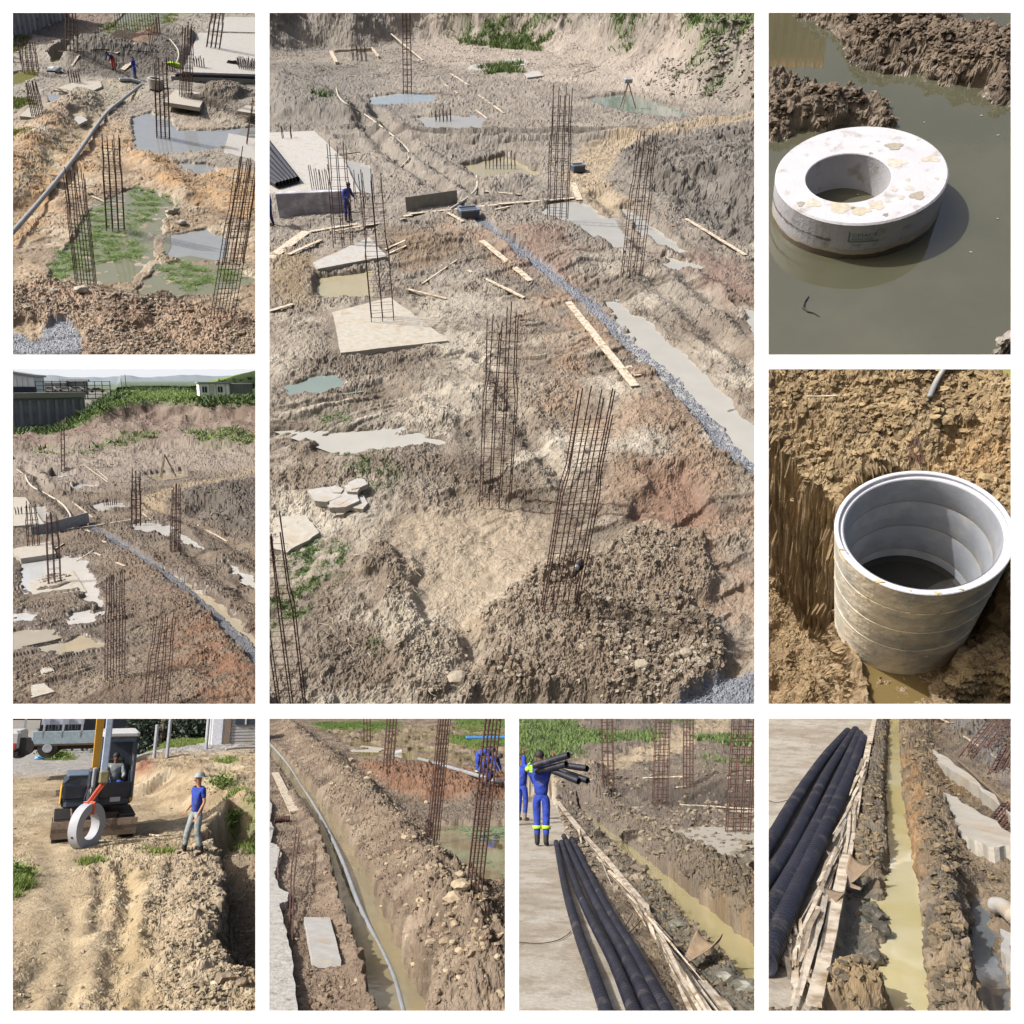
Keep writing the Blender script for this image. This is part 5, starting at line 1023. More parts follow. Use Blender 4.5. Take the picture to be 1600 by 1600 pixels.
    ponds = [([(145, 525), (200, 505), (300, 505), (290, 520), (190, 535)], -.12), ([(260, 560), (330, 545), (415, 550), (400, 568), (290, 578)], -.12), ([(370, 645), (450, 625), (500, 630), (565, 662), (480, 668), (410, 678)], -.2), ([(565, 735), (690, 730), (760, 775), (730, 790), (640, 765), (580, 765)], -.12), ([(790, 765), (900, 845), (920, 862), (840, 830)], -.12), ([(1015, 930), (1100, 960), (1180, 1030), (1180, 1050), (1070, 985)], -.1),
             ([(40, 925), (180, 898), (330, 900), (345, 960), (400, 1060), (430, 1170), (380, 1120), (300, 975), (180, 960), (70, 1060), (50, 990)], -.1), ([(-40, 1170), (90, 1165), (105, 1195), (-40, 1212)], -.08), ([(85, 660), (150, 655), (175, 720), (120, 725)], -.0), ([(720, 945), (820, 1010), (950, 1090), (1163, 1290), (1200, 1340), (1000, 1190), (860, 1080)], -.12), ([(-30, 1250), (160, 1250), (180, 1300), (30, 1330)], -.07), ([(0, 450), (70, 455), (60, 475), (0, 470)], -.1), ([(150, 1320), (330, 1280), (420, 1310), (300, 1350)], -.07), ([(300, 1160), (360, 1150), (380, 1210), (330, 1220)], -.07), ([(640, 500), (820, 480), (840, 510), (700, 535)], -.1)]
    Z = flatten(v, Z, [[(76, 1010), (285, 960), (352, 1062), (97, 1104)], [(-20, 862), (178, 822), (206, 880), (38, 905)], [(-25, 610), (62, 612), (150, 738), (-25, 752)]])
    wet = np.zeros(X.shape); pm = np.zeros(X.shape)
    for i, (P, zz) in enumerate(ponds):
        Z, m = pond(v, Z, P, zz, 400 + i, .2, .35, 1.5); pm = np.maximum(pm, m); wet = np.maximum(wet, v.poly(P, .6, .4, 1.5, 490 + i, grow=.6))
    Z = Z * (1 - grav) + (-.10 + .05 * clods(X, Y, 18, 421)[0]) * grav
    C = base_color(X, Y, .35, lin((168, 144, 118)), lin((126, 100, 76)), lin((184, 164, 138)), 450); Z, C, wtx = churn(v, Z, C, (1 - grav) * sstep(130, 100, Y), 480, dark=(96, 80, 64))
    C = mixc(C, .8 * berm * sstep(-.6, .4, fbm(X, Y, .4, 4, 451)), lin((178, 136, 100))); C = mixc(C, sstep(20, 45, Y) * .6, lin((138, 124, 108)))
    C = mixc(C, .8 * cut, lin((104, 96, 88))); C = mixc(C, .6 * mound * sstep(-.2, .5, fbm(X, Y, .3, 4, 452)), lin((140, 130, 116)))
    C = mixc(C, .9 * sstep(1.6, .8, v.dline([(1200, 480), (1000, 525), (830, 560), (700, 600), (660, 680)], .5, 4, 453)), lin((190, 168, 134)))
    apron = sstep(92, 106, Y + 8 * fbm(X, Y, .07, 3, 454)) ; C = mixc(C, apron * .8, lin((188, 172, 156)))
    C = mixc(C, .8 * v.poly([(850, 1150), (1163, 1240), (1163, 1600), (900, 1600), (780, 1300)], .6, .8, 2, 455) * sstep(-.4, .4, fbm(X, Y, .6, 4, 456)), lin((160, 112, 78)))
    st = sstep(-.3, .5, fbm(X, Y * .3, .12, 5, 457)); C = mixc(C, a1 * .9, lin((168, 146, 128))); C = mixc(C, a1 * st * .6, lin((146, 118, 104)))
    g1 = a1 * (1 - a2) * sstep(16, 10, s_) * sstep(-.6, -.15, fbm(X, Y, .08, 4, 458) + .02 * X) * sstep(-16, -9, X); plat = a2 * sstep(.6, 1, a2)
    gr = np.clip(np.maximum(g1 * sstep(2, 6, s_), plat), 0, 1); C = mixc(C, gr * .95, lin((112, 138, 74)))
    C = mixc(C, plat * sstep(-.3, .4, fbm(X, Y, .05, 4, 459)) * .6, lin((84, 112, 62))); C = mixc(C, np.clip(hill * 3, 0, 1) * sstep(230, 300, Y), lin((168, 204, 80)))
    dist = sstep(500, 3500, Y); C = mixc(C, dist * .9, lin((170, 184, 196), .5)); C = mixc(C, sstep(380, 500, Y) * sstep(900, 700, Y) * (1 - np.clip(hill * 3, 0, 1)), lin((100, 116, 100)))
    C = mixc(C, wet * .5, lin((104, 88, 72))); C = mixc(C, grav, lin((148, 150, 156))); C = C * (1 + .3 * (idr - .5) * near)[..., None]
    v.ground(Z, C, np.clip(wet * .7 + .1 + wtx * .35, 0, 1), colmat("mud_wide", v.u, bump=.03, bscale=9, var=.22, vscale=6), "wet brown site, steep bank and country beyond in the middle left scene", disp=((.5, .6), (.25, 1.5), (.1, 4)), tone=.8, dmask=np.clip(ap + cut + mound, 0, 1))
    stone = colmat("stone_wide", v.u, bump=.01, bscale=18, var=.2)
    rocks(v, (.3 + lump) * (1 - pm) * near * (1 - grav), 6000, .012, .12, lin((190, 174, 150)), lin((110, 92, 74)), stone, "clods and stones over the wet brown site", name="clods", power=8, pixmin=.6)
    rocks(v, cut * near + apron * (1 - a2) * .3, 2200, .05, .3, lin((180, 168, 152)), lin((110, 100, 90)), stone, "stones on the bank of the wide scene", name="bank_rubble", power=4)
    rocks(v, grav, 4000, .015, .04, lin((172, 176, 184)), lin((116, 120, 128)), stone, "gravel in the drain of the wide scene", name="gravel", power=1, pixmin=.7)
    blade = colmat("blades_wide", v.u, bump=0, var=.1, rough=.7)
    grass(v, gr * sstep(330, 250, Y), 30000, .38, lin((178, 208, 112)), lin((124, 154, 80)), blade, "green grass over the bank and the plateau", blades=5, spread=2.0, width=.22, lean=.9)
    bush = plat * sstep(0, .5, fbm(X, Y, .05, 3, 461)) * sstep(400, 300, Y) + g1 * .08
    grass(v, bush, 3600, .8, lin((122, 150, 80)), lin((74, 104, 58)), blade, "low bushes on the plateau of the wide scene", name="undergrowth", blades=7, spread=1.2, width=.22, lean=.7)
    wmt = watermat("water_bright", lin((222, 222, 220), .55), v.u, .004, 2)  # whitish base colour painted in place of the bright sky's reflection
    wmb = watermat("water_brown", lin((190, 178, 154), .55), v.u, .004, 2)
    for i, (P, zz) in enumerate(ponds): pond_water(v, P, zz, wmb if i in (9, 10, 12, 14) else wmt, "bright puddle %s of the wide scene" % "one two three four five six seven eight nine ten eleven twelve thirteen fourteen fifteen".split()[i])
    G = "concrete pads in the wide scene"
    pad(v, [(76, 1010), (285, 960), (352, 1062), (97, 1104)], "large square pad in the wide scene under a short rebar column", .3, 'conc', group=G, lift=.06); pad(v, [(-20, 862), (178, 822), (206, 880), (38, 905)], "thick edged pad at the left border above the large square pad", .4, 'conc', group=G, lift=.15); pad(v, [(-25, 610), (62, 612), (150, 738), (-25, 752)], "pale floor slab at the left border of the wide scene", .4, 'conc', name="floor_slab", cat="slab", group=None, lift=.1)
    pad(v, [(85, 1510), (150, 1500), (200, 1540), (90, 1570)], "muddy broken slab at the bottom of the wide scene", .1, 'conc', name="sunken_slab", cat="slab", group=None, lift=.03); pad(v, [(130, 1430), (190, 1420), (200, 1450), (140, 1470)], "smaller muddy slab above the broken one", .1, 'conc', name="sunken_slab", cat="slab", group=None, lift=.03)
    cage(v, 487, 1470, 492, 985, 76, "tall rebar column left of the orange bank in the wide scene", nx=4, ties=20); cage(v, 680, 1625, 726, 1180, 96, "rebar column cut by the bottom border of the wide scene", nx=4, ties=18); cage(v, 200, 1018, 185, 700, 50, "rebar column on the large square pad of the wide scene", nx=3, ties=10)
    cage(v, 100, 852, 84, 640, 44, "rebar column on the thick edged pad of the wide scene", nx=3, ties=8); cage(v, 590, 765, 588, 485, 38, "rebar column standing in the bright forked puddle", nx=3, ties=12); cage(v, 775, 872, 782, 565, 38, "rebar column right of the bright forked puddle", nx=3, ties=12); cage(v, 240, 488, 238, 240, 14, "far dark rebar column against the bank", nx=2, ties=10)
    stub(v, 467, 655, 36, 52, "starter bars in the square bright pond of the wide scene", nx=7); stub(v, 30, 700, 40, 25, "starter bars on the pale floor slab of the wide scene", nx=3)
    for a_, b_, w_, lb, kw in (((884, 746), (1026, 826), 9, "single long plank below the dark cut bank in the wide scene", {}), ((-10, 836), (240, 772), 12, "left part of the long plank walkway in the wide scene", {}), ((240, 772), (440, 742), 10, "middle part of the long plank walkway in the wide scene", {}), ((465, 738), (625, 712), 10, "right part of the long plank walkway in the wide scene", {}), ((352, 770), (445, 832), 11, "plank at the head of the gravel drain in the wide scene", {}), ((390, 880), (536, 944), 10, "plank beside the gravel drain in the wide scene", {}), ((270, 940), (380, 872), 6, "thin lath over the white puddle", {}),
                               ((342, 460), (452, 540), 5, "distant plank in the wide scene, nearer one", {}), ((285, 636), (382, 712), 7, "plank leading to the walkway from behind", {}), ((400, 480), (455, 530), 4, "distant narrow batten beside its twin", {}), ((205, 860), (245, 835), 8, "short board right of the thick edged pad", {}), ((620, 690), (660, 722), 7, "short plank at the right end of the walkway in the wide scene", {}), ((560, 1 + 610), (640, 650), 4, "edge board of the square bright pond", dict(key='woodd')), ((20, 480), (75, 520), 6, "pale board at the upper left puddles", {})):
        plank(v, a_, b_, w_, lb, group="planks in the wide scene", **kw)
    A = v.on(90, 790, 0); Bq = v.on(365, 735, 0); c = (A + Bq) / 2; dx = Bq - A; o = MB().box((0, 0, .3), (dx.length, .06, .9)).build("form_board", M_(v, 'galv'), v=v, at=c); o.matrix_world = v.M @ Matrix.Translation(c) @ Matrix.Rotation(math.atan2(dx.y, dx.x), 4, 'Z'); tag(o, "long grey form board standing behind the walkway in the wide scene", "form board")
    B = v.on(733, 520, 0); t = thing(v, "tripod", "tiny tripod stand at the far pond of the wide scene", "tripod", B)
    for a_ in (0, 2.1, 4.2): MB().tube([(math.cos(a_) * 1.2, math.sin(a_) * 1.2, 0), (0, 0, 3)], .09, 5).build("leg", M_(v, 'woodd'), t)
    softpipe(v, [v.on(*p, .06) for p in ((60, 510), (90, 560), (180, 610), (240, 650), (275, 700), (270, 722))], .09, "pale hose winding over the track in the wide scene", "hose", 'rope', cat="hose")
    # far things: placed at their distance Yd, sized in metres
    def far(zx, zy, Yd):
        px, py = v.z2p((zx, zy)); r = v.ray(px, py); t_ = Yd / r[1]; return Vector((float(r[0] * t_), Yd, float(v.H + r[2] * t_)))
    # retaining wall and yard
    Yd = 175; a = far(-25, 243, Yd - 8); b = far(350, 215, Yd); a2_ = far(-25, 135, Yd - 8); b2 = far(352, 118, Yd); dx = (b - a); L = math.hypot(dx.x, dx.y); rz = math.atan2(dx.y, dx.x)
    zt = (a2_.z + b2.z) / 2; zb = min(a.z, b.z) - 4; t = thing(v, "retaining_wall", "long dark grey retaining wall below the car yard", "wall", Vector((a.x, a.y, 0)), rz)
    MB().box((L / 2, .5, (zt + zb) / 2), (L, 1.0, zt - zb)).build("wall_face", pmat("retwall", lin((156, 152, 164), .8), .9, var=.25, scale=.15, u=v.u, color2=lin((128, 124, 136), .8), mscale=.12), t); MB().box((L / 2, .3, zt + .1), (L, 1.6, 1.0)).build("parapet", pmat("parapet", lin((168, 164, 156), .8), .9, u=v.u), t)
    for k in range(9): MB().box((L * (k + .5) / 9, -.12, (zt + zb) / 2 - .4), (.5, .25, zt - zb - .8)).build("pilaster", v.mats.setdefault('pil', pmat("pilaster", lin((170, 166, 174), .8), .9, u=v.u)), t)
    zy_ = 6.2
    o = MB().prism([(a.x - 8, a.y + 1), (b.x, b.y + 1), (b.x + 14, b.y + 240), (a.x - 60, a.y + 240)], zy_ - 1, zy_).build("yard", pmat("yard", lin((150, 148, 140)), .9, u=v.u), v=v, at=(0, 0, 0)); tag(o, "flat yard ground behind the retaining wall", None, None, "structure")
    # warehouse
    c = far(-25, 130, 200); e = far(108, 130, 200); w_ = e.x - c.x; ht = far(108, 38, 200).z; hp_ = far(-25, 2, 200).z; zb = zy_; t = thing(v, "warehouse", "pale blue grey clad warehouse at the left edge above the wall", "warehouse", Vector((e.x, 200, zb)))
    MB().add([(-w_ - 6, 0, 0), (0, 0, 0), (0, 0, ht - zb), (-w_ - 6, 0, hp_ - zb + .3), (-w_ - 6, 26, 0), (0, 26, 0), (0, 26, ht - zb), (-w_ - 6, 26, hp_ - zb + .3)], [(0, 1, 2, 3), (1, 5, 6, 2), (5, 4, 7, 6), (4, 0, 3, 7)]).build("wall", pmat("clad", lin((220, 224, 232), 1.0), .6, var=.03, scale=.2, u=v.u), t)
    MB().add([(-w_ - 6, -.5, hp_ - zb + .35), (.5, -.5, ht - zb + .02), (.5, 26.5, ht - zb + .02), (-w_ - 6, 26.5, hp_ - zb + .35), (-w_ - 6, -.5, hp_ - zb + .9), (.5, -.5, ht - zb + .5), (.5, 26.5, ht - zb + .5), (-w_ - 6, 26.5, hp_ - zb + .9)], [(0, 3, 2, 1), (4, 5, 6, 7), (0, 1, 5, 4), (1, 2, 6, 5), (2, 3, 7, 6)]).build("roof", M_(v, 'galv'), t)
    for x_ in np.arange(-w_, -.5, 1.0): MB().box((x_, -.06, (ht - zb) * .5), (.12, .1, (ht - zb) - .3)).build("cladding_rib", M_(v, 'white'), t)
    for zx in (20, 88): q_ = far(zx, 108, 200); MB().box((q_.x - e.x, -.15, q_.z - zb), (3.4 if zx == 20 else 2.2, .3, 2.2)).build("window", M_(v, 'glass'), t)
    # long shed
    for zx0, zx1, zt_, Yq, lb in ((115, 250, 66, 330, "long low grey shed behind the parked cars"), (235, 356, 58, 345, "taller grey shed to the right of the long shed")):
        c = far(zx0, 112, Yq); e = far(zx1, 112, Yq); hh = far(zx0, zt_, Yq).z; zb = c.z - 4; t = thing(v, "shed", lb, "shed", Vector((c.x, Yq, zb)))
        MB().box(((e.x - c.x) / 2, 8, (hh - zb) / 2), (e.x - c.x, 16, hh - zb)).build("wall", pmat("shedwall", lin((176, 182, 186), .8), .8, var=.15, scale=.1, u=v.u), t); MB().box(((e.x - c.x) / 2, 8, hh - zb + .4), (e.x - c.x + 1.5, 17, .8), tap=.05).build("roof", pmat("shedroof", lin((150, 156, 164), .8), .6, u=v.u), t)
        for k in range(4): MB().box(((e.x - c.x) * (k + .5) / 4, -.1, (hh - zb) * .45), (2.4, .2, 2.6)).build("door", v.mats.setdefault('sd', pmat("sheddoor", lin((120, 128, 136), .8), .7, u=v.u)), t)
    # parked cars
    for k, (zx, Yq, cs) in enumerate(((142, 300, 'white'), (184, 298, 'white'), (222, 301, 'white'), (262, 299, 'white'), (312, 285, 'white'), (352, 310, 'galv'), (405, 300, 'white'))):
        c = far(zx, 112, Yq); t = thing(v, "parked_car", ("white hatchback at the left end of the parked row", "white saloon car second from the left in the parked row", "white car in the middle of the parked row, third along", "low white car between two taller cars in the yard", "largest white car near the right end of the wall", "silver car behind the largest white car", "white car apart from the row, half hidden by bushes")[k], "car", Vector((c.x, Yq, c.z + .2 if k < 6 else c.z)), jit(.3) , "cars parked in the yard above the wall")
        prof = [(-2.1, .35), (2.1, .35), (2.15, .8), (1.25, .98), (.6, 1.48), (-1.0, 1.5), (-1.7, 1.0), (-2.15, .9)]; s_ = 1.15
        m = MB(); n_ = len(prof); m.add([(x * s_, -.85 * s_, z_ * s_) for x, z_ in prof] + [(x * s_, .85 * s_, z_ * s_) for x, z_ in prof], [tuple(range(n_)), tuple(range(2 * n_ - 1, n_ - 1, -1))] + [(i, n_ + i, n_ + (i + 1) % n_, (i + 1) % n_) for i in range(n_)]); m.build("body", M_(v, cs), t)
        m = MB(); m.add([(x * s_, -.87 * s_, z_ * s_) for x, z_ in ((-1.45, 1.0), (1.05, 1.02), (.55, 1.4), (-.95, 1.42))], [(0, 1, 2, 3)]); m.build("side_window", M_(v, 'glass'), t)
        for x in (-1.35, 1.35):
            for y in (-.8, .8): w = thing; o = MB().tube([(x * s_, (y - .1) * s_, .34 * s_), (x * s_, (y + .1) * s_, .34 * s_)], .34 * s_, 14).build("wheel", M_(v, 'rubber'), t)
    # fence posts along the wall and beyond
    t = thing(v, "fence", "thin dark fence of posts and rails along the top of the wall", "fence", Vector((0, 0, 0)))
    for k, zx in enumerate((112, 150, 192, 232, 268, 305, 345, 357, 395, 430, 468)):
        p = far(zx, 118, 180); MB().tube([(p.x, 180, p.z - 1), (p.x, 180, p.z + 2.6)], .08, 5).build("post", M_(v, 'dark'), t)
    for h_ in (.8, 1.6, 2.4): p = far(112, 118, 180); q_ = far(468, 118, 180); MB().tube([(p.x, 180, p.z + h_), (q_.x, 180, p.z + h_)], .05, 4).build("rail", M_(v, 'dark'), t)
    for zx, zt_, lb in ((543, 25, "tall thin mast rising above the fence"), (522, 45, "shorter thin mast beside the tall one")):
        p = far(zx, 115, 230); q_ = far(zx, zt_, 230); t = thing(v, "mast", lb, "mast", p); MB().tube([(0, 0, -3), (0, 0, (q_.z - p.z) * .5), (0, 0, q_.z - p.z)], [.2, .15, .1], 6).build("pole", M_(v, 'galv'), t); MB().box((0, 0, .8), (2.2, 1.5, 1.6)).build("cabin_box", M_(v, 'dark'), t)
    # site cabin
    c = far(892, 128, 165); e = far(1040, 128, 165); f = far(1078, 120, 165); hh = far(892, 62, 165).z - c.z; L = e.x - c.x; t = thing(v, "site_cabin", "white site cabin with two dark windows and a door on the plateau", "cabin", Vector((c.x, 165, c.z - .2)), .0)
    dd = 5.0; MB().box((L / 2, dd / 2, hh / 2), (L, dd, hh), bev=.08).build("wall", pmat('cabinwhite', lin((244, 244, 246), .98), .5, var=.05, scale=.5, u=v.u), t); MB().box((L / 2, dd / 2, hh + .12), (L + .5, dd + .5, .25)).build("roof", M_(v, 'galv'), t)
    for x_ in (.12, .62): 
        w = MB().box((L * x_ + L * .06, -.05, hh * .55), (L * .15, .12, hh * .42)).build("window", M_(v, 'glass'), t); MB().box((L * x_ + L * .06, -.13, hh * .55), (.12, .06, hh * .42)).build("mullion", M_(v, 'white'), w)
    MB().box((L * .42, -.05, hh * .42), (L * .13, .1, hh * .78)).build("door", v.mats.setdefault('cd', pmat("cabindoor", lin((214, 214, 220), .8), .5, u=v.u)), t)
    for x_ in (.02, .34, .55, .85, .98): MB().box((L * x_, -.06, hh / 2), (.08, .05, hh)).build("panel_joint", M_(v, 'galv'), t)
    g2 = thing(v, "site_cabin", "plain pale container standing against the right end of the windowed cabin", "container", Vector((e.x + .3, 166, c.z - .2)), .35); MB().box((2.2, 2, hh / 2), (5.2, 4, hh), bev=.08).build("body", M_(v, 'concw'), g2)
    for k in range(6): MB().box((.3 + k * .75, -.05, hh / 2), (.12, .08, hh - .2)).build("rib", M_(v, 'galv'), g2)
    # hazy white sky behind the country
    Ys = 30000.0; vs = []; n_ = 24
    for k in range(n_ + 1):
        x_ = -14000 + 28000 * k / n_; y_ = Ys - (x_ / 14000) ** 2 * 3000; vs += [(x_, y_, -600), (x_, y_, 4000)]
    sm_ = bpy.data.materials.new("hazy_sky"); sm_.use_nodes = True; t_ = sm_.node_tree; t_.nodes.remove(t_.nodes["Principled BSDF"]); em = t_.nodes.new("ShaderNodeEmission"); em.inputs[0].default_value = (.93, .96, 1, 1); em.inputs[1].default_value = .72; t_.links.new(em.outputs[0], t_.nodes["Material Output"].inputs[0])
    o = MB().add(vs, [(2 * k, 2 * k + 2, 2 * k + 3, 2 * k + 1) for k in range(n_)]).build("sky", sm_, v=v, at=(0, 0, 0)); tag(o, "pale hazy sky behind the hills of the wide scene", None, None, "structure")
    # stakes and tape on the rim
    for zx, zy in ((205, 262), (118, 275), (56, 270)):
        p = v.on(zx, zy); 
        if p.y < 400: tag(MB().tube([p * 0, (0, 0, 2.2)], .18, 5).build("stake", M_(v, 'wood'), v=v, at=p), {205: "pale survey stake on the rim below the wall, rightmost", 118: "pale survey stake holding tape, middle one", 56: "pale survey stake at the left border"}[zx], "stake", "survey stakes on the rim")
    return v
before = {o.name for o in bpy.data.objects}
VW = view_wide()
clip_view(VW, before)
# ================================================================ middle-right scene: ring shaft in a sunlit pit
def view_pit():
    v = View('pit', OPEN[4], (1200, 577, .3268), nadir=(1270, 1900), H=5.0, u=30.0)
    v.grid(rows_lin(1230, 520, 520), 400, 110)
    X, Y = v.X, v.Y
    c1, i1 = clods(X, Y, 5, 501); c2, i2 = clods(X, Y, 13, 502); c3, i3 = clods(X, Y, 30, 503); rough = .10 * c1 + .07 * c2 + .03 * c3
    Ce = v.q(732, 762, 0); rr = np.hypot(X - Ce.x, Y - Ce.y)
    pit = v.poly([(-500, -60), (-60, 270), (130, 400), (260, 520), (350, 640), (380, 560), (480, 500), (640, 470), (850, 490), (1020, 560), (1150, 700), (1240, 860), (1500, 1000), (1500, 2200), (-500, 2200)], .06, .08, .5, 504)
    pit = np.maximum(pit, sstep(.66, .62, rr))
    back = .30 * sstep(0, 1.6, Y - Ce.y - .5) + .12 * fbm(X, Y, 1.0, 3, 505)
    Z = -.16 + back + rough * .85
    floor = -1.50 + .05 * fbm(X, Y, 2, 3, 506) + rough * .5
    Z = Z * (1 - pit) + floor * pit
    # left wall of the pit climbs again out of the picture
    v.ph = -.7; lw = v.poly([(-900, 300), (0, 480), (140, 700), (200, 1000), (240, 1300), (330, 1700), (-900, 2000)], .16, .08, .5, 507); v.ph = -1.15
    rm = v.poly([(1500, 980), (1150, 1160), (1010, 1300), (930, 1420), (850, 1500), (900, 1560), (1250, 1510), (1500, 1500)], .10, .06, .5, 508); v.ph = 0
    Z = Z + pit * lw * (.0 + .3 * fbm(X, Y, 1.5, 3, 509)); Z = np.maximum(Z, pit * rm * (.45 + rough * .6) + (Z * (1 - pit * rm) + -1.50 * pit * rm))
    v.ph = .9; rim_ = 0 * v.poly([(-900, 480), (-22, 520), (-26, 900), (-30, 1300), (-30, 2000), (-900, 2000)], .05, .02, .5, 530); v.ph = 0; Z = Z * (1 - rim_) + 1.1 * rim_
    v.ph = -1.2; deep = v.poly([(-900, 200), (0, 380), (330, 620), (330, 1000), (350, 1250), (450, 1440), (480, 1640), (470, 2000), (-900, 2000)], .12, .08, .5, 531); v.ph = 0; Z = Z - .9 * deep * pit; v.ph = -1.4; lip = v.dline([(390, 1180), (400, 1350), (425, 1500), (480, 1800)], .05, .3, 532); v.ph = 0; Z = np.where(pit > .9, np.maximum(Z, -1.36 + .05 * c1 - 5.0 * np.maximum(lip - .03, 0)), Z)  # left floor sunk deeper, shaped to lie in the pit wall's shade
    kerb = v.poly([(640, 180), (790, 150), (830, 260), (800, 370), (720, 360), (640, 280)], .12, .05, .4, 510); Z += .14 * kerb
    pl = v.poly([(1000, -100), (1060, 50), (1120, 95), (1250, 130), (1250, -150)], .06, .05, .4, 511); Z = Z * (1 - pl) - .25 * pl
    C = base_color(X, Y, 1.4, lin((186, 160, 118)), lin((158, 134, 98)), lin((200, 176, 136)), 512)
    C = mixc(C, .7 * v.poly([(800, 250), (1100, 240), (1250, 300), (1250, 600), (1000, 520), (850, 400)], .3, .2, 1, 513), lin((204, 166, 112))); C = mixc(C, .5 * kerb, lin((172, 156, 126)))
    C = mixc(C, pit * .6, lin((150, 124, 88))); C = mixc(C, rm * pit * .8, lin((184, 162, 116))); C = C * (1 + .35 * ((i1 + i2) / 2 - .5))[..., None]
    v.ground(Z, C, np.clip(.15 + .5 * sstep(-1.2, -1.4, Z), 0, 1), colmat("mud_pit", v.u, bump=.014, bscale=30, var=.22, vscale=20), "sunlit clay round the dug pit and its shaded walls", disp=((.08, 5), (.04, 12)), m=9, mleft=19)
    stone = colmat("stone_pit", v.u, bump=.004, bscale=40, var=.15)
    rocks(v, (1 - pit) * (1 - pl), 2200, .005, .07, lin((196, 172, 130)), lin((140, 118, 86)), stone, "clay lumps on the sunlit ground behind the ring shaft", name="clods", power=2.5)
    rocks(v, pit * (lw * .6 + rm), 900, .005, .05, lin((180, 156, 116)), lin((120, 98, 70)), stone, "clay lumps on the pit walls", name="pit_clods", power=2.5)
    q = [v.q(x, y, -1.44) for x, y in ((400, 800), (400, 1750), (1350, 1750), (1350, 800))]; c = sum(q, Vector()) / 4
    tag(MB().add([p - c for p in q], [(0, 1, 2, 3)]).build("water", watermat("water_pit", lin((150, 130, 84), .4), v.u, .001, 3), v=v, at=c), "muddy water at the bottom of the pit", None, None, "structure")
    q = [v.q(x, y, -.12) for x, y in ((980, -60), (1250, -60), (1250, 180), (1040, 100))]; c = sum(q, Vector()) / 4
    tag(MB().add([p - c for p in q], [(0, 1, 2, 3)]).build("water", watermat("water_olive", lin((150, 146, 80), .6), v.u, .001, 3), v=v, at=c), "olive pool in the top right corner of the pit scene", None, None, "structure")
    # shaft of rings
    t = thing(v, "ring_shaft", "tall pale concrete shaft of stacked rings standing in the sunlit pit", "ring shaft", Vector((Ce.x, Ce.y, -1.5)), 0)
    ax = Vector((-.06, .10, 0)) / 1.5                              # the stack leans a little
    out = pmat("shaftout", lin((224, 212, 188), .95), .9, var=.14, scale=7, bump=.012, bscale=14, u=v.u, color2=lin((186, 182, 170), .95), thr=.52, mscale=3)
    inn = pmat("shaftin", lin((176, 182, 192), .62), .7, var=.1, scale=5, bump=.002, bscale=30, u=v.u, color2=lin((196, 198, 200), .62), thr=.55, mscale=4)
    rimm = pmat("shaftrim", lin((214, 216, 226), .6), .6, var=.06, scale=8, u=v.u)
    hs = [0, -.30, -.62, -.95, -1.5]
    def lean(m):
        m.v = [(p[0] + ax.x * (-p[2]) , p[1] + ax.y * (-p[2]), p[2] + 1.5) for p in m.v]; return m
    for i in range(4):
        z0, z1 = hs[i], hs[i + 1]; f0 = 1 - .13 * (-z0 / 1.5); f1 = 1 - .13 * (-z1 / 1.5); g_ = .006
        N = 96; vs = []; pr = [(.6 * f0 - .006, z0 - (.003 if i else .010)), (.6 * f0, z0 - .010), (.6 * f1, z1 + .010), (.6 * f1 - .006, z1 + .003)]
        rg = lean(MB().lathe(pr, N)).build("ring", out, t, smooth=False)
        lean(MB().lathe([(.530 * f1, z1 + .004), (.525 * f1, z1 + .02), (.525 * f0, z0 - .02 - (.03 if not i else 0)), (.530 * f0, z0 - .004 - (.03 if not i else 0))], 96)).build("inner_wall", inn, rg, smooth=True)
        if i: lean(MB().lathe([(.532 * f0, z0 - .006), (.5285 * f0, z0 - .004), (.5285 * f0, z0 + .004), (.532 * f0, z0 + .006)], 96)).build("joint_line", v.mats.setdefault('jl', pmat("jointmortar", lin((150, 138, 112), .8), .9, u=v.u)), rg)
    lean(MB().lathe([(.596, -.014), (.600, -.006), (.594, 0), (.572, 0), (.566, -.006), (.566, -.030), (.548, -.034), (.540, -.03), (.528, -.045), (.525, -.06)], 96)).build("rim", rimm, t, smooth=False)
    lean(MB().lathe([(.001, -1.05), (.5, -1.05)], 60)).build("water_inside", watermat("blackwater", lin((58, 56, 52), .5), v.u), t)
    # clay stuck on the outside and drips
    for k in range(34):
        a_ = rnd.uniform(math.pi * 1.02, math.pi * 1.98); z_ = rnd.choice((-.12, -.3, -.33, -.62, -.7, -.95, -1.1)) + jit(.06); s_ = rnd.uniform(.005, .014); f = 1 - .13 * (-z_ / 1.5)
        V = IV * (1 + .2 * RNG.normal(size=(len(IV), 1))) * [s_ * 1.6, s_ * .5, s_ * .7]; m = MB(); M2 = Matrix.Translation((.6 * f * math.cos(a_), .6 * f * math.sin(a_), z_)) @ Matrix.Rotation(a_ + math.pi / 2, 4, 'Z')
        m.add([M2 @ Vector(p) for p in V], [tuple(f_) for f_ in IF]); lean(m).build("clay_lump", v.mats.setdefault('cl', pmat("claylump", lin((190, 168, 128), .8), .9, var=.2, scale=20, u=v.u)), t)
    for x0_, y0_, s_ in ((370, 860, .015), (560, 985, .022), (800, 1030, .018), (900, 1015, .014), (690, 1008, .008)):
        p = v.q(x0_, y0_, 0) - Ce; V = IV * (1 + .2 * RNG.normal(size=(len(IV), 1))) * [s_ * 1.5, s_ * .6, .008]; p = p.normalized() * .582
        MB().add([Vector(q_) + p + Vector((0, 0, 1.5)) for q_ in V], [tuple(f_) for f_ in IF]).build("mud_spot", v.mats['cl'], t)
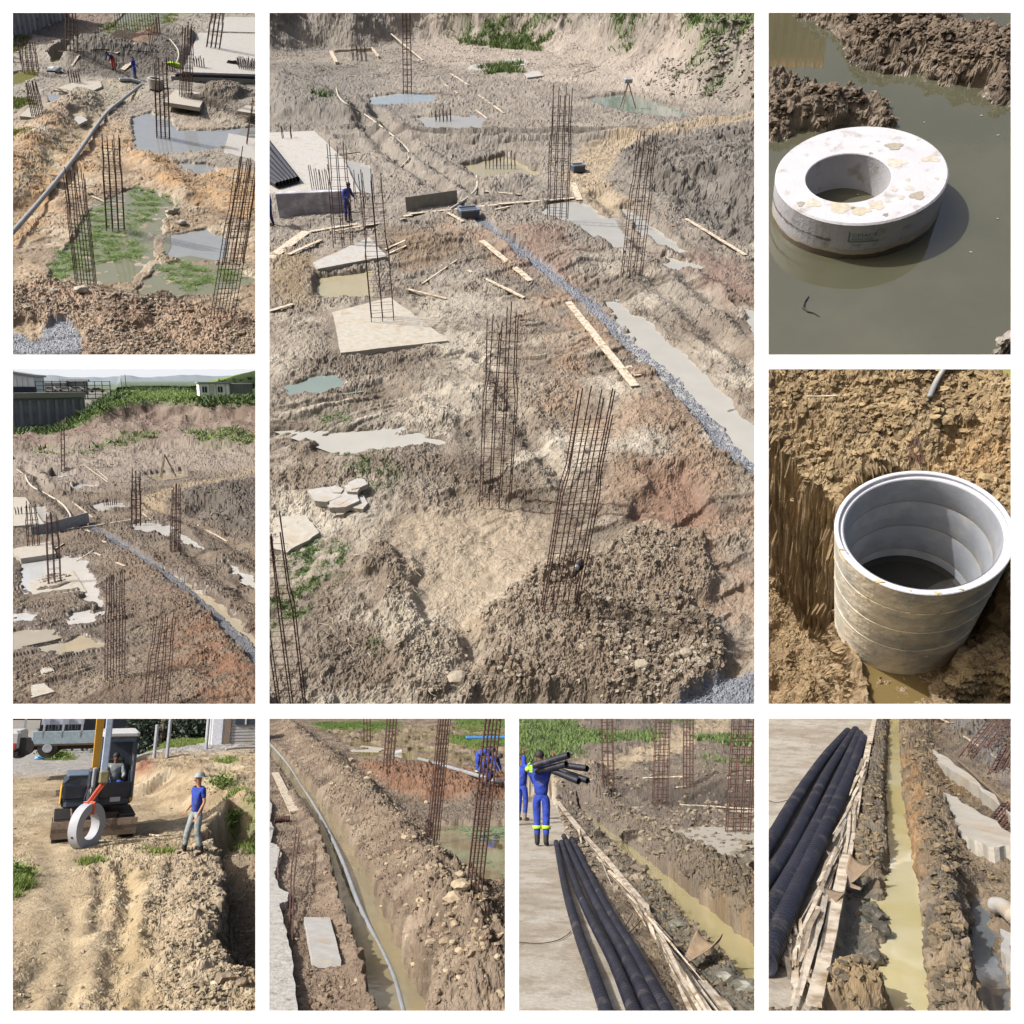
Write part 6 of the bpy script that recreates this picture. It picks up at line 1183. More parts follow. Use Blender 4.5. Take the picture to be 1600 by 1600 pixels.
    # ground litter
    softpipe(v, [v.on(x, y, .06) for x, y in ((845, 12), (800, 85), (768, 158))], .022, "grey broken tube lying on the clay at the top of the pit scene", "tube", 'pipe', cat="tube"); softpipe(v, [v.on(x, y, .05) for x, y in ((700, 10), (840, 14), (985, 6))], .014, "thin white rod across the top edge of the pit scene", "rod", 'white', cat="rod")
    softpipe(v, [v.on(x, y, .05) for x, y in ((185, 150), (260, 150), (335, 146))], .008, "thin pale twig on the clay left of the tube", "twig", 'wood', cat="twig")
    for k in range(14):
        p = v.on(700 + jit(25), 340 + 60 * rnd.random(), .03); MB
    rt = MB(); b0 = v.on(705, 345, .03)
    for k in range(14): rt.tube([Vector((jit(.03), jit(.03), 0)), Vector((jit(.05), -.08, -.02)), Vector((jit(.08), -.2 + jit(.05), -.06))], .003, 4)
    tag(rt.build("roots", M_(v, 'rust'), v=v, at=b0), "fine reddish roots hanging from the clay lump behind the shaft", None, None, "stuff")
    return v
before = {o.name for o in bpy.data.objects}
VT = view_pit()
clip_view(VT, before)
# ================================================================ bottom-left scene: excavator carrying a ring
def view_digger():
    v = View('digger', OPEN[5], (20, 1122, .2862), horizon=1080, H=4.0, u=11.5)
    v.grid(np.concatenate([rows_lin(1700, 1215, 430), rows_lin(1214, 1125, 170)]), 340, 40)
    X, Y = v.X, v.Y
    c1, i1 = clods(X, Y, 2.2, 601); c2, i2 = clods(X, Y, 6, 602); c3, i3 = clods(X, Y, 15, 603); rough = .09 * c1 + .07 * c2 + .035 * c3
    smooth = v.poly([(-80, 1700), (-80, 1150), (60, 700), (150, 600), (330, 700), (470, 900), (560, 1100), (540, 1700)], .5, .4, 2, 604); lane = v.poly([(630, 860), (760, 880), (740, 1200), (730, 1700), (560, 1700), (610, 1200)], .15, .15, 1, 605)
    calm = 1 - .8 * sstep(22, 28, Y)
    Z = .06 * fbm(X, Y, .5, 4, 606) + rough * (.75 - .6 * np.maximum(smooth, lane)) * calm
    for P, w_, dep in (([(590, 820), (640, 950), (600, 1200), (540, 1620)], .16, .16), ([(740, 860), (760, 1000), (740, 1250), (700, 1620)], .14, .14), ([(850, 870), (860, 1000), (830, 1150), (860, 1300)], .2, .22), ([(330, 1000), (320, 1250), (290, 1600)], .14, .07), ([(180, 1350), (120, 1450), (60, 1600)], .14, .08), ([(190, 700), (260, 900), (230, 1100), (160, 1500)], .2, .05), ([(480, 820), (500, 1000), (450, 1200)], .12, .12)):
        dd = v.dline(P, .08, .8, int(dep * 100)); Z -= .55 * dep * np.exp(-(dd / w_) ** 2); Z += dep * .25 * np.exp(-((dd - 2 * w_) / w_) ** 2)
    tr = np.abs(np.sin(Y * 16 + 1.5 * perlin(X * 3, Y * 3, 3))); Z += .018 * tr * lane
    mound = v.poly([(600, 330), (760, 250), (900, 190), (1100, 180), (1450, 200), (1450, 760), (1150, 640), (1060, 560), (940, 470), (800, 430), (640, 440)], 1.1, .6, 3, 607); Z += .8 * mound + .12 * mound * (c1 + c2 * .5) * calm + .12 * mound * fbm(X, Y, .8, 4, 640)
    rr_ = v.poly([(760, 880), (900, 760), (1040, 740), (1160, 900), (1180, 1250), (1100, 1500), (900, 1620), (800, 1300)], .5, .4, 2, 608); Z += .12 * rr_ + .10 * rr_ * c1
    ditch = v.poly([(1060, 660), (1140, 800), (1185, 1000), (1165, 1200), (1200, 1320), (1420, 1400), (1500, 600), (1200, 560)], .25, .2, 1.5, 609); Z -= 1.3 * ditch
    up = sstep(26, 34, Y) * .2; Z += up; Z *= sstep(80, 50, Y)
    C = base_color(X, Y, .8, lin((206, 184, 144)), lin((176, 152, 114)), lin((220, 200, 164)), 610); C = mixc(C, smooth * .6, lin((208, 186, 148))); C = mixc(C, lane * .6, lin((204, 178, 128)))
    C = mixc(C, .6 * rr_, lin((188, 170, 146))); C = mixc(C, .8 * ditch, lin((150, 134, 112))); C = mixc(C, .6 * mound * sstep(-.2, .5, fbm(X, Y, .8, 4, 611)), lin((196, 168, 130)))
    C = mixc(C, v.poly([(640, 340), (740, 350), (740, 420), (650, 410)], .4, .3, 1, 612), lin((168, 106, 78))); C = mixc(C, .9 * v.poly([(-100, 620), (60, 520), (330, 640), (230, 900), (-100, 1100)], .6, .4, 2, 613) * 0, lin((180, 160, 120)))
    road = sstep(29, 33, Y) * sstep(50, 45, Y); C = mixc(C, sstep(40, 46, Y), lin((186, 182, 176)))
    g_ = np.maximum.reduce([v.poly([(700, 260), (820, 200), (960, 130), (1080, 120), (1450, 130), (1450, 200), (1100, 210), (980, 250), (800, 275)], .7, .5, 2, 614), .9 * v.poly([(150, 245), (180, 190), (300, 220), (310, 255)], .4, .3, 1, 615), v.poly([(-60, 840), (60, 830), (90, 900), (60, 980), (-60, 1000)], .12, .12, .6, 616), .8 * v.poly([(380, 780), (460, 770), (480, 800), (400, 815)], .08, .1, .5, 617), .7 * v.poly([(1100, 350), (1190, 350), (1200, 390), (1120, 390)], .3, .3, 1, 618), .7 * v.poly([(1150, 530), (1240, 530), (1240, 600), (1160, 590)], .3, .3, 1, 619), .6 * v.poly([(720, 720), (850, 730), (830, 770), (730, 760)], .12, .15, .5, 620), .7 * v.poly([(1270, 560), (1400, 560), (1400, 640), (1290, 620)], .3, .3, 1, 621)])
    g_ = g_ * sstep(-.6, .1, fbm(X, Y, 1, 3, 622)); C = mixc(C, g_ * .8, lin((140, 160, 84)))
    C = C * (1 + .3 * ((i1 + i2) / 2 - .5))[..., None]
    v.ground(Z, C, np.zeros(X.shape) + .05, colmat("dirt_digger", v.u, bump=.02, bscale=14, var=.2, vscale=10), "dry sunlit earth with track marks below the excavator", disp=((.07, 4), (.12, 1.6)), tone=.93)
    stone = colmat("stone_digger", v.u, bump=.006, bscale=30, var=.15)
    rocks(v, np.clip(.12 + mound + rr_ + .7 * ditch, 0, 1) * (1 - smooth * .8) * (1 - lane * .8) * sstep(34, 24, Y), 7000, .008, .09, lin((222, 206, 176)), lin((156, 136, 106)), stone, "dry clods and stones beside the track marks", name="clods", power=4)
    blade = colmat("blades_digger", v.u, bump=0, var=.1, rough=.7)
    grass(v, g_, 14000, .12, lin((176, 196, 90)), lin((104, 134, 56)), blade, "bright green weeds round the excavator scene", blades=5, spread=1.2, width=.10)
    def far(zx, zy, Yd):
        px, py = v.z2p((zx, zy)); r = v.ray(px, py); t_ = Yd / r[1]; return Vector((float(r[0] * t_), Yd, float(v.H + r[2] * t_)))
    # ------- excavator
    B = v.on(440, 668, 0); B.z = v.zat(B.x, B.y + .6) ; rz = R(5); t = thing(v, "mini_excavator", "black and yellow mini excavator facing the camera with its blade down", "excavator", B, rz)
    mud = v.mats.setdefault('em', pmat("muddysteel", lin((128, 108, 88), .55), .85, var=.15, scale=12, bump=.01, u=v.u, color2=lin((104, 90, 78), .6), thr=.55, mscale=9)); rub = M_(v, 'rubber'); blk = v.mats.setdefault('eb', pmat("blackpaint", lin((58, 66, 78), .8), .35, var=.15, scale=3, u=v.u)); 
    for sx in (-1, 1):
        m = MB(); x_ = sx * .80; P = []
        for k in range(9): a_ = math.pi / 2 + math.pi * k / 8; P.append((.62 + .28 * math.cos(a_) - .1, .28 + .28 * math.sin(a_)))
        for k in range(9): a_ = -math.pi / 2 + math.pi * k / 8; P.append((2.35 + .28 * math.cos(a_), .28 + .28 * math.sin(a_)))
        n_ = len(P); m.add([(x_ - .19, y, z) for y, z in P] + [(x_ + .19, y, z) for y, z in P], [tuple(range(n_)), tuple(range(2 * n_ - 1, n_ - 1, -1))] + [(i, n_ + i, n_ + (i + 1) % n_, (i + 1) % n_) for i in range(n_)]); tk = m.build("track", v.mats.setdefault("trk", pmat("trackmud", lin((104, 92, 80), .5), .9, var=.3, scale=8, bump=.02, u=v.u)), t)
        m = MB()
        for k in range(24):
            y = .35 + 2.2 * k / 23; m.box((x_, y, .57), (.40, .05, .03)); m.box((x_, y, -.005), (.40, .05, .03))
        for k in range(5): a_ = math.pi / 2 + math.pi * (k + .5) / 5; m.box((x_, .52 + .29 * math.cos(a_), .28 + .29 * math.sin(a_)), (.40, .05, .03), rx=a_ - math.pi / 2)
        m.build("track_pads", rub, tk)
        for y in (.6, 1.1, 1.6, 2.1): MB().tube([(x_ - sx * .21 * -1, y, .25), (x_ + sx * .235, y, .25)], .16, 14).build("roller", rub, tk)
    MB().box((0, 1.5, .45), (1.2, 1.5, .35), bev=.05).build("undercarriage", mud, t)
    bl = MB(); W2 = 1.04; pr = [(0, .18), (-.05, .24), (-.06, .38), (.0, .54), (.05, .55), (.04, .38), (.05, .2)]; n_ = len(pr)
    bl.add([(-W2, y, z) for y, z in pr] + [(W2, y, z) for y, z in pr], [tuple(range(n_ - 1, -1, -1)), tuple(range(n_, 2 * n_))] + [(i, (i + 1) % n_, n_ + (i + 1) % n_, n_ + i) for i in range(n_)]); bo = bl.build("blade", mud, t); MB().box((0, -.07, .2), (2 * W2 - .04, .03, .14)).build("cutting_edge", v.mats.setdefault('ce', pmat("edge", lin((128, 110, 90), .55), .7, u=v.u)), bo)
    for x_ in (-.4, .4): MB().box((x_, .35, .32), (.12, .8, .12)).build("blade_arm", mud, bo)
    MB().lathe([(.5, 0), (.5, .14), (.001, .14)], 28, c=(0, 1.5, .62)).build("slew_ring", rub, t)
    # engine housing, left; cab, right
    MB().box((0, 1.55, .92), (1.74, 1.9, .26), bev=.12).build("deck", blk, t)
    m = MB(); sec = [(-.88, .0, .55), (-.86, .0, .82), (-.74, .03, 1.0), (-.4, .05, 1.06), (-.12, .05, 1.06), (-.1, 0, .2), (-.84, 0, .2)]
    n_ = len(sec); f_ = [(x, .62 + o_ * 6 * 0 + (.12 if z > 1 else 0), .85 + z * .75) for x, o_, z in sec]; b_ = [(x, 2.5, .85 + z * .75) for x, o_, z in sec]; m.add(f_ + b_, [tuple(range(n_)), tuple(range(2 * n_ - 1, n_ - 1, -1))] + [(i, n_ + i, n_ + (i + 1) % n_, (i + 1) % n_) for i in range(n_)]); eh = m.build("engine_housing", blk, t)
    MB().box((-.5, .60, 1.22), (.66, .06, .36), bev=.03).build("grille", v.mats.setdefault('bg', pmat("gloss", lin((34, 40, 52), .8), .15, u=v.u)), eh); MB().box((-.5, 1.5, 1.66), (.62, 1.6, .06), bev=.05).build("bonnet", v.mats.setdefault('bn', pmat("bonnet", lin((96, 116, 140), .8), .3, u=v.u)), eh)
    MB().box((-.90, 1.1, 1.15), (.05, .9, .5), bev=.02).build("yellow_panel", M_(v, 'yellow'), t); MB().box((.80, .74, 1.0), (.22, .12, .26), bev=.03).build("corner_panel", M_(v, 'yellow'), t); MB().box((.45, .60, .98), (.26, .03, .12)).build("label_plate", M_(v, 'white'), t)
    for x_ in (.0, .86):
        for y_ in (.68, 2.1): MB().tube([(x_, y_, 1.0), (x_ + (.0 if x_ else .0), y_ + .02, 1.9), (x_, y_ + (.14 if y_ < 1 else 0), 2.68)], .045, 6).build("cab_pillar", blk, t)
    cabp = MB().box((.43, .66, 1.22), (.80, .05, .44), bev=.02).build("front_panel", v.mats['bg'], t); MB().box((.86, 1.4, 1.3), (.05, 1.4, .7), bev=.02).build("side_panel", blk, t); MB().box((.43, 2.12, 1.75), (.82, .05, 1.7), bev=.02).build("rear_panel", blk, t)
    MB().box((.43, 1.38, 2.76), (1.0, 1.62, .14), bev=.07, rx=.03).build("roof", M_(v, 'white'), t); MB().box((.43, .70, 2.60), (.84, .12, .14), bev=.03).build("sun_visor", v.mats['bn'], t)
    gl = bpy.data.materials.new("cabglass_" + v.tag); gl.use_nodes = True; gb = gl.node_tree.nodes["Principled BSDF"]; gb.inputs["Base Color"].default_value = (.75, .82, .88, 1); gb.inputs["Transmission Weight"].default_value = 1; gb.inputs["Roughness"].default_value = .02; gb.inputs["IOR"].default_value = 1.05
    MB().box((.885, 1.4, 2.15), (.012, 1.3, .95)).build("side_window", gl, t); MB().box((.43, 1.6, 1.02), (.7, .8, .5), bev=.05).build("seat_base", M_(v, 'boot'), t); MB().box((.43, 2.0, 1.6), (.5, .12, .8), bev=.05).build("seat_back", M_(v, 'boot'), t)
    for x_ in (.25, .62): MB().tube([(x_, .9, 1.1), (x_, .86, 1.5)], .02, 6).build("lever", M_(v, 'boot'), t)
    # boom: king post, yellow main boom rising out of the picture, ram, stick
    MB().box((-.13, .42, 1.0), (.30, .36, .62), bev=.05).build("king_post", blk, t)
    bm = MB().add([(-.21, .28, 1.3), (-.07, .28, 1.3), (-.07, .58, 1.3), (-.21, .58, 1.3), (-.27, -.35, 3.3), (-.08, -.35, 3.3), (-.08, .2, 3.3), (-.27, .2, 3.3)], [(3, 2, 1, 0), (4, 5, 6, 7), (0, 1, 5, 4), (1, 2, 6, 5), (2, 3, 7, 6), (3, 0, 4, 7)]); bmo = bm.build("boom", M_(v, 'yellow'), t)
    MB().box((-.155, .25, 1.62), (.28, .34, .5), bev=.04, rx=.12).build("boom_foot", blk, bmo); MB().tube([(-.16, .2, .9), (-.16, -.02, 1.9)], .05, 10).build("boom_ram", M_(v, 'galv'), bmo)
    MB().box((.02, -.9, 2.6), (.17, .16, 1.6), bev=.02).build("stick", v.mats.setdefault('st', pmat("greysteel", lin((170, 186, 206), .85), .35, metal=.2, u=v.u)), t); MB().box((.04, -.92, 1.74), (.24, .22, .34), bev=.04).build("stick_end", v.mats.setdefault('ol', pmat("olive", lin((128, 120, 90), .8), .7, var=.2, u=v.u)), t)
    for k in range(3): softp = MB().tube([(-.24 + k * .1, .1, 1.5), (-.34 + k * .1, -.15, 1.1 - .1 * k), (-.2 + k * .12, -.2, .75), (-.05 + .05 * k, .1, .7)], .018, 6).build("hydraulic_hose", M_(v, 'boot'), t)
    person(v, B + Vector((.43 * math.cos(rz) - 1.62 * math.sin(rz), .43 * math.sin(rz) + 1.62 * math.cos(rz), .42)), rz, "driver in grey shirt and blue trousers sitting in the excavator cab", dict(hL=(.1, 0, .9), hR=(-.1, 0, .9), kL=(.14, -.42, .95), kR=(-.14, -.42, .95), aL=(.14, -.5, .62), aR=(-.14, -.5, .62), tL=(.15, -.62, .58), tR=(-.15, -.62, .58), wL=(.2, -.45, 1.1), wR=(-.2, -.45, 1.1), eL=(.25, -.12, 1.14), eR=(-.25, -.12, 1.14)), 'denim', 'blue', scale=1.0)
    # hanging ring on a red strap
    S0 = B + Vector((.04 * math.cos(rz) + .92 * math.sin(rz), .04 * math.sin(rz) - .92 * math.cos(rz), 1.58)); cR = v.above(S0, 405, 590); cR.y = S0.y
    t = thing(v, "manhole_ring", "grey white concrete ring hanging upright from a red strap", "manhole ring", cR); rzr = R(58)
    Ro, Ri, w2 = .57, .33, .12; mt = Matrix.Rotation(rzr, 4, 'Z') @ Matrix.Rotation(R(90), 4, 'X')
    MB().lathe([(Ro, -w2), (Ro, w2), (Ri, w2), (Ri, -w2)], 56, closed=True).xf(mt).build("ring_body", pmat("ringgrey", lin((206, 208, 216), .5), .7, var=.08, scale=4, u=v.u), t)
    for a_ in (200, 95): q_ = mt @ Vector(((Ro - .0) * math.cos(R(a_)), Ro * math.sin(R(a_)), 0)); MB().tube([q_ * .99, q_ * 1.012], .03, 10).build("lifting_hole", M_(v, 'boot'), t)
    top = S0 - cR; t2 = thing(v, "lifting_strap", "red lifting strap looped through the hanging ring", "strap", S0); rd = pmat("redstrap", lin((200, 84, 60), .9), .7, u=v.u); c0 = cR - S0
    loop = [(mt @ Vector((0, r_, z_))) for r_, z_ in ((Ro + .02, 0), (Ro + .02, w2 + .02), (Ri - .02, w2 + .02), (Ri - .02, -w2 - .02), (Ro + .02, -w2 - .02), (Ro + .02, 0))]
    ctop = c0 + (mt @ Vector((0, Ro + .03, 0))); MB().tube([Vector((-.03, 0, 0)), ctop + Vector((-.03, 0, 0))], .035, 6).build("strap_leg", rd, t2); MB().tube([Vector((.04, 0, 0)), ctop + Vector((.03, 0, 0))], .03, 6).build("strap_leg", rd, t2); MB().tube([c0 + p for p in loop], .035, 6, caps=False).build("strap_loop", rd, t2)
    # ------- man
    person(v, v.on(985, 745, 0), R(-62), "man in blue shirt, pale trousers and brimmed hat watching the excavator", dict(wL=(.22, -.12, .86), wR=(-.28, -.1, .92), eR=(-.27, .08, 1.13), kL=(.16, -.05, .5), aL=(.22, .06, .1), tL=(.24, -.1, .04), aR=(-.2, -.12, .1), tR=(-.22, -.28, .04), kR=(-.15, -.1, .5), hd0=(0, -.03, 1.56), hd1=(0, -.03, 1.64)), 'blue', 'denim', 'skinl', hat='denim', boots='boot', sleeves=False, scale=1.03)
    # ------- truck behind
    Yt = 40.0; a = far(-60, 225, Yt); b = far(590, 225, Yt); z0 = max(a.z, v.zat(a.x + 2, Yt)); L = b.x - a.x; t = thing(v, "flatbed_truck", "grey flatbed lorry parked behind the excavator with a loaded deck", "lorry", Vector((a.x, Yt, z0)))
    def zz(zy): return far(0, zy, Yt).z - z0
    MB().box((L / 2, 1, (zz(150) + zz(175)) / 2), (L, 1.6, .25)).build("chassis", M_(v, 'boot'), t); MB().box((L / 2 + .5, .0, (zz(75) + zz(148)) / 2), (L - 1.0, .08, zz(75) - zz(148)), bev=.02).build("side_board", v.mats.setdefault('tb', pmat("tailboard", lin((150, 168, 178), .8), .5, u=v.u)), t)
    MB().box((L / 2 + .5, 1.1, zz(150)), (L - 1.0, 2.2, .1)).build("deck", M_(v, 'woodd'), t); MB().box((L / 2 + .5, 2.2, (zz(0) + zz(148)) / 2), (L - 1, .08, zz(0) - zz(148))).build("far_board", M_(v, 'dark'), t); MB().box((L * .46, .3, (zz(5) + zz(38)) / 2), (L * .36, .4, zz(0) - zz(36))).build("load_box", v.mats.setdefault('lb', pmat("loadbox", lin((176, 184, 200), .8), .5, u=v.u)), t)
    wp = MB().box((L * .44, .25, zz(55)), (L * .30, .1, zz(40) - zz(66))).build("lettered_panel", M_(v, 'white'), t)
    for k in range(11): MB().box((L * .44 - L * .14 + k * L * .028, .18, zz(55) + jit(.02)), (.06 + .05 * (k % 3 == 0), .04, .16 + .05 * (k % 2))).build("worn_letter", M_(v, 'dark'), wp)
    for zx in (30, 185, 560):
        for yy in (.15, 1.9): x_ = far(zx, 200, Yt).x - a.x; w_ = MB().lathe([(.001, -.14), (.36, -.14), (.40, -.06), (.40, .06), (.36, .14), (.001, .14)], 24).xf(Matrix.Translation((x_, yy, .40)) @ Matrix.Rotation(R(90), 4, 'X')).build("tyre", M_(v, 'rubber'), t); MB().lathe([(.001, .15), (.17, .15), (.19, .12)], 16).xf(Matrix.Translation((x_, yy - .05, .40)) @ Matrix.Rotation(R(90), 4, 'X')).build("rim", M_(v, 'galv'), w_)
    for k in range(5): MB().box((L * (.15 + .16 * k), .0, zz(20)), (.08, .08, 1.4)).build("stake_post", M_(v, 'galv'), t)
    c = far(-10, 215, 34); t = thing(v, "white_pickup", "white vehicle end with a red tail lamp at the left edge", "vehicle", Vector((c.x, 34, c.z))); s_ = (far(58, 0, 34).x - c.x)
    zq = lambda zy: far(0, zy, 34).z - c.z
    MB().box((s_ / 2 - .4, 1, (zq(70) + zq(180)) / 2), (s_ + .8, 2, zq(70) - zq(180)), bev=.1).build("body", M_(v, 'white'), t); MB().box((s_ - .35, -.04, zq(155)), (.45, .08, .22)).build("tail_lamp", M_(v, 'red'), t); MB().box((s_ / 2, -.03, zq(195)), (s_, .15, .14)).build("bumper", M_(v, 'boot'), t); MB().lathe([(.001, -.12), (.34, -.12), (.34, .12), (.001, .12)], 20).xf(Matrix.Translation((.3, .2, .34)) @ Matrix.Rotation(R(90), 4, 'X')).build("wheel", M_(v, 'rubber'), t)
    # ------- house, posts, trees
    Yh = 48.0; a = far(1070, 175, Yh); b = far(1360, 175, Yh); L = b.x - a.x; t = thing(v, "white_house", "white boarded house with door and window at the top right", "house", a)
    h_ = 4.6; MB().box((L / 2, 2, h_ / 2 - .5), (L, 4, h_ + 1)).build("wall", M_(v, 'white'), t)
    x1 = far(1190, 0, Yh).x - a.x
    for k in range(26): MB().box((x1 + (L - x1) / 2, -.03, k * .17), (L - x1 - .05, .05, .13), rx=-.12).build("weatherboard", M_(v, 'concw'), t)
    MB().box((far(1178, 0, Yh).x - a.x, -.06, 1.8), (.28, .14, 4.6)).build("door_frame", M_(v, 'woodd'), t); MB().box((far(1122, 0, Yh).x - a.x, -.06, 1.8), (x1 * .55, .1, 3.8), bev=.02).build("door", v.mats.setdefault('wd', pmat("paledoor", lin((228, 230, 238), .8), .5, u=v.u)), t)
    w_ = MB().box((far(1272, 0, Yh).x - a.x, -.08, far(0, 12, Yh).z - a.z), (1.1, .1, .8)).build("window", M_(v, 'glass'), t); MB().box((far(1272, 0, Yh).x - a.x, -.15, far(0, 12, Yh).z - a.z), (.08, .05, .8)).build("mullion", M_(v, 'white'), w_); MB().box((L / 2, 1.6, h_ + .15), (L + .8, 5, .2), rx=.08).build("roof", M_(v, 'galv'), t)
    for zx, zt_, lb in ((775, 35, "short pale post by the road"), (845, -30, "tall pale post by the road"), (1055, -30, "slim grey post at the corner of the white house")):
        p = far(zx, 180, 40 if zx < 1000 else 46); q_ = far(zx, zt_, p.y); tag(MB().tube([(0, 0, -.3), (0, 0, q_.z - p.z)], .075, 8).build("post", M_(v, 'galv'), v=v, at=p), lb, "post")
    leaf = colmat("leaf_digger", v.u, bump=0, var=.15, rough=.6)
    for k, (zx, r_, lb) in enumerate(((560, 3.0, "dark dense tree just right of the cab roof"), (680, 3.2, "dark dense tree between the cab and the short post"), (800, 3.0, "dark dense tree behind the two pale posts"), (930, 3.2, "dark dense tree left of the white house"), (1040, 2.6, "dark dense tree touching the white house corner"))):
        p = far(zx, 175, 56 + jit(2)); p.z -= .6; t = thing(v, "tree", lb, "tree", p, 0, "dark trees behind the road"); MB().tube([(0, 0, 0), (.1, 0, 2), (.0, 0, 4.2)], [.22, .17, .1], 8).build("trunk", M_(v, 'woodd'), t)
        N = 3800; u_ = RNG.normal(size=(N, 3)); u_ /= np.linalg.norm(u_, axis=1)[:, None]; cl = RNG.normal(size=(26, 3)) * [r_ * .5, r_ * .45, 1.6] + [0, 0, 2.6]; c = cl[RNG.integers(0, 26, N)] + u_ * RNG.random((N, 1)) ** .5 * .95; c[:, 2] = np.maximum(c[:, 2], .05)
        d1 = RNG.normal(size=(N, 3)); d1 /= np.linalg.norm(d1, axis=1)[:, None]; d2 = np.cross(d1, RNG.normal(size=(N, 3))); d2 /= np.linalg.norm(d2, axis=1)[:, None]; s1 = .14
        V = np.stack([c - d1 * s1, c + d2 * s1 * .5, c + d1 * s1, c - d2 * s1 * .5], 1).reshape(-1, 3); F = np.arange(4 * N).reshape(N, 4); kk = RNG.random((N, 1)); cc = np.array(lin((70, 92, 66))) * kk + np.array(lin((40, 56, 46))) * (1 - kk)
        o = npmesh("crown", V, F, leaf, col=np.repeat(np.concatenate([cc, np.zeros((N, 1))], 1), 4, 0)); o.parent = t
    for zx, zy, lb in ((215, 225, "leafy green bush in front of the lorry wheel"), (1140, 375, "small green bush on the spoil heap behind the man"), (1200, 575, "round grey green bush beside the shaded ditch"), (20, 880, "green bush at the left edge of the track")):
        p = v.on(zx, zy, 0); N = 500; s0 = .5 if zy < 300 else (.28 if zy < 700 else .22); c = RNG.normal(size=(N, 3)) * [s0 * .7, s0 * .6, s0 * .4] + [0, 0, s0 * .7]; d1 = RNG.normal(size=(N, 3)); d1 /= np.linalg.norm(d1, axis=1)[:, None]; d2 = np.cross(d1, RNG.normal(size=(N, 3))); d2 /= np.linalg.norm(d2, axis=1)[:, None]; s1 = s0 * .22
        V = np.stack([c - d1 * s1, c + d2 * s1 * .4, c + d1 * s1, c - d2 * s1 * .4], 1).reshape(-1, 3); cc = np.array(lin((150, 178, 86))) * np.ones((N, 1)) * (.6 + .6 * RNG.random((N, 1)))
        o = npmesh("bush", V, np.arange(4 * N).reshape(N, 4), leaf, col=np.repeat(np.concatenate([cc, np.zeros((N, 1))], 1), 4, 0)); o.matrix_world = v.M @ Matrix.Translation(p); tag(o, lb, "bush")
    V = IV * (1 + .25 * RNG.normal(size=(len(IV), 1))) * [.3, .2, .16]; tag(MB().add(V, [tuple(f) for f in IF]).build("plastic_bag", v.mats.setdefault('pb', pmat("bagblue", lin((120, 170, 230), .8), .5, u=v.u)), v=v, at=v.on(155, 225, .1)), "light blue plastic bag lying at the lorry wheel", "bag")
    softpipe(v, [v.on(*p, .12) for p in ((745, 662), (800, 668), (860, 664), (915, 655))], .025, "pale root lying in the excavator shadow", "root", 'wood', cat="root")
    softpipe(v, [v.on(*p, .2) for p in ((1160, 195), (1230, 185), (1340, 182))], .06, "pale cable curving over the grass before the white house", "cable", 'conc', cat="cable")
    for x, y, s_, lb in ((1160, 1440, .11, "larger dark stone at the lower right of the track"), (1255, 1450, .07, "smaller dark stone at the lower right of the track")):
        V = IV * (1 + .15 * RNG.normal(size=(len(IV), 1))) * [s_ * 1.2, s_, s_ * .8]; tag(MB().add(V, [tuple(f) for f in IF]).build("stone", M_(v, 'woodd'), v=v, at=v.on(x, y, s_ * .3)), lb, "stone")
    return v
before = {o.name for o in bpy.data.objects}
VD = view_digger()
clip_view(VD, before)
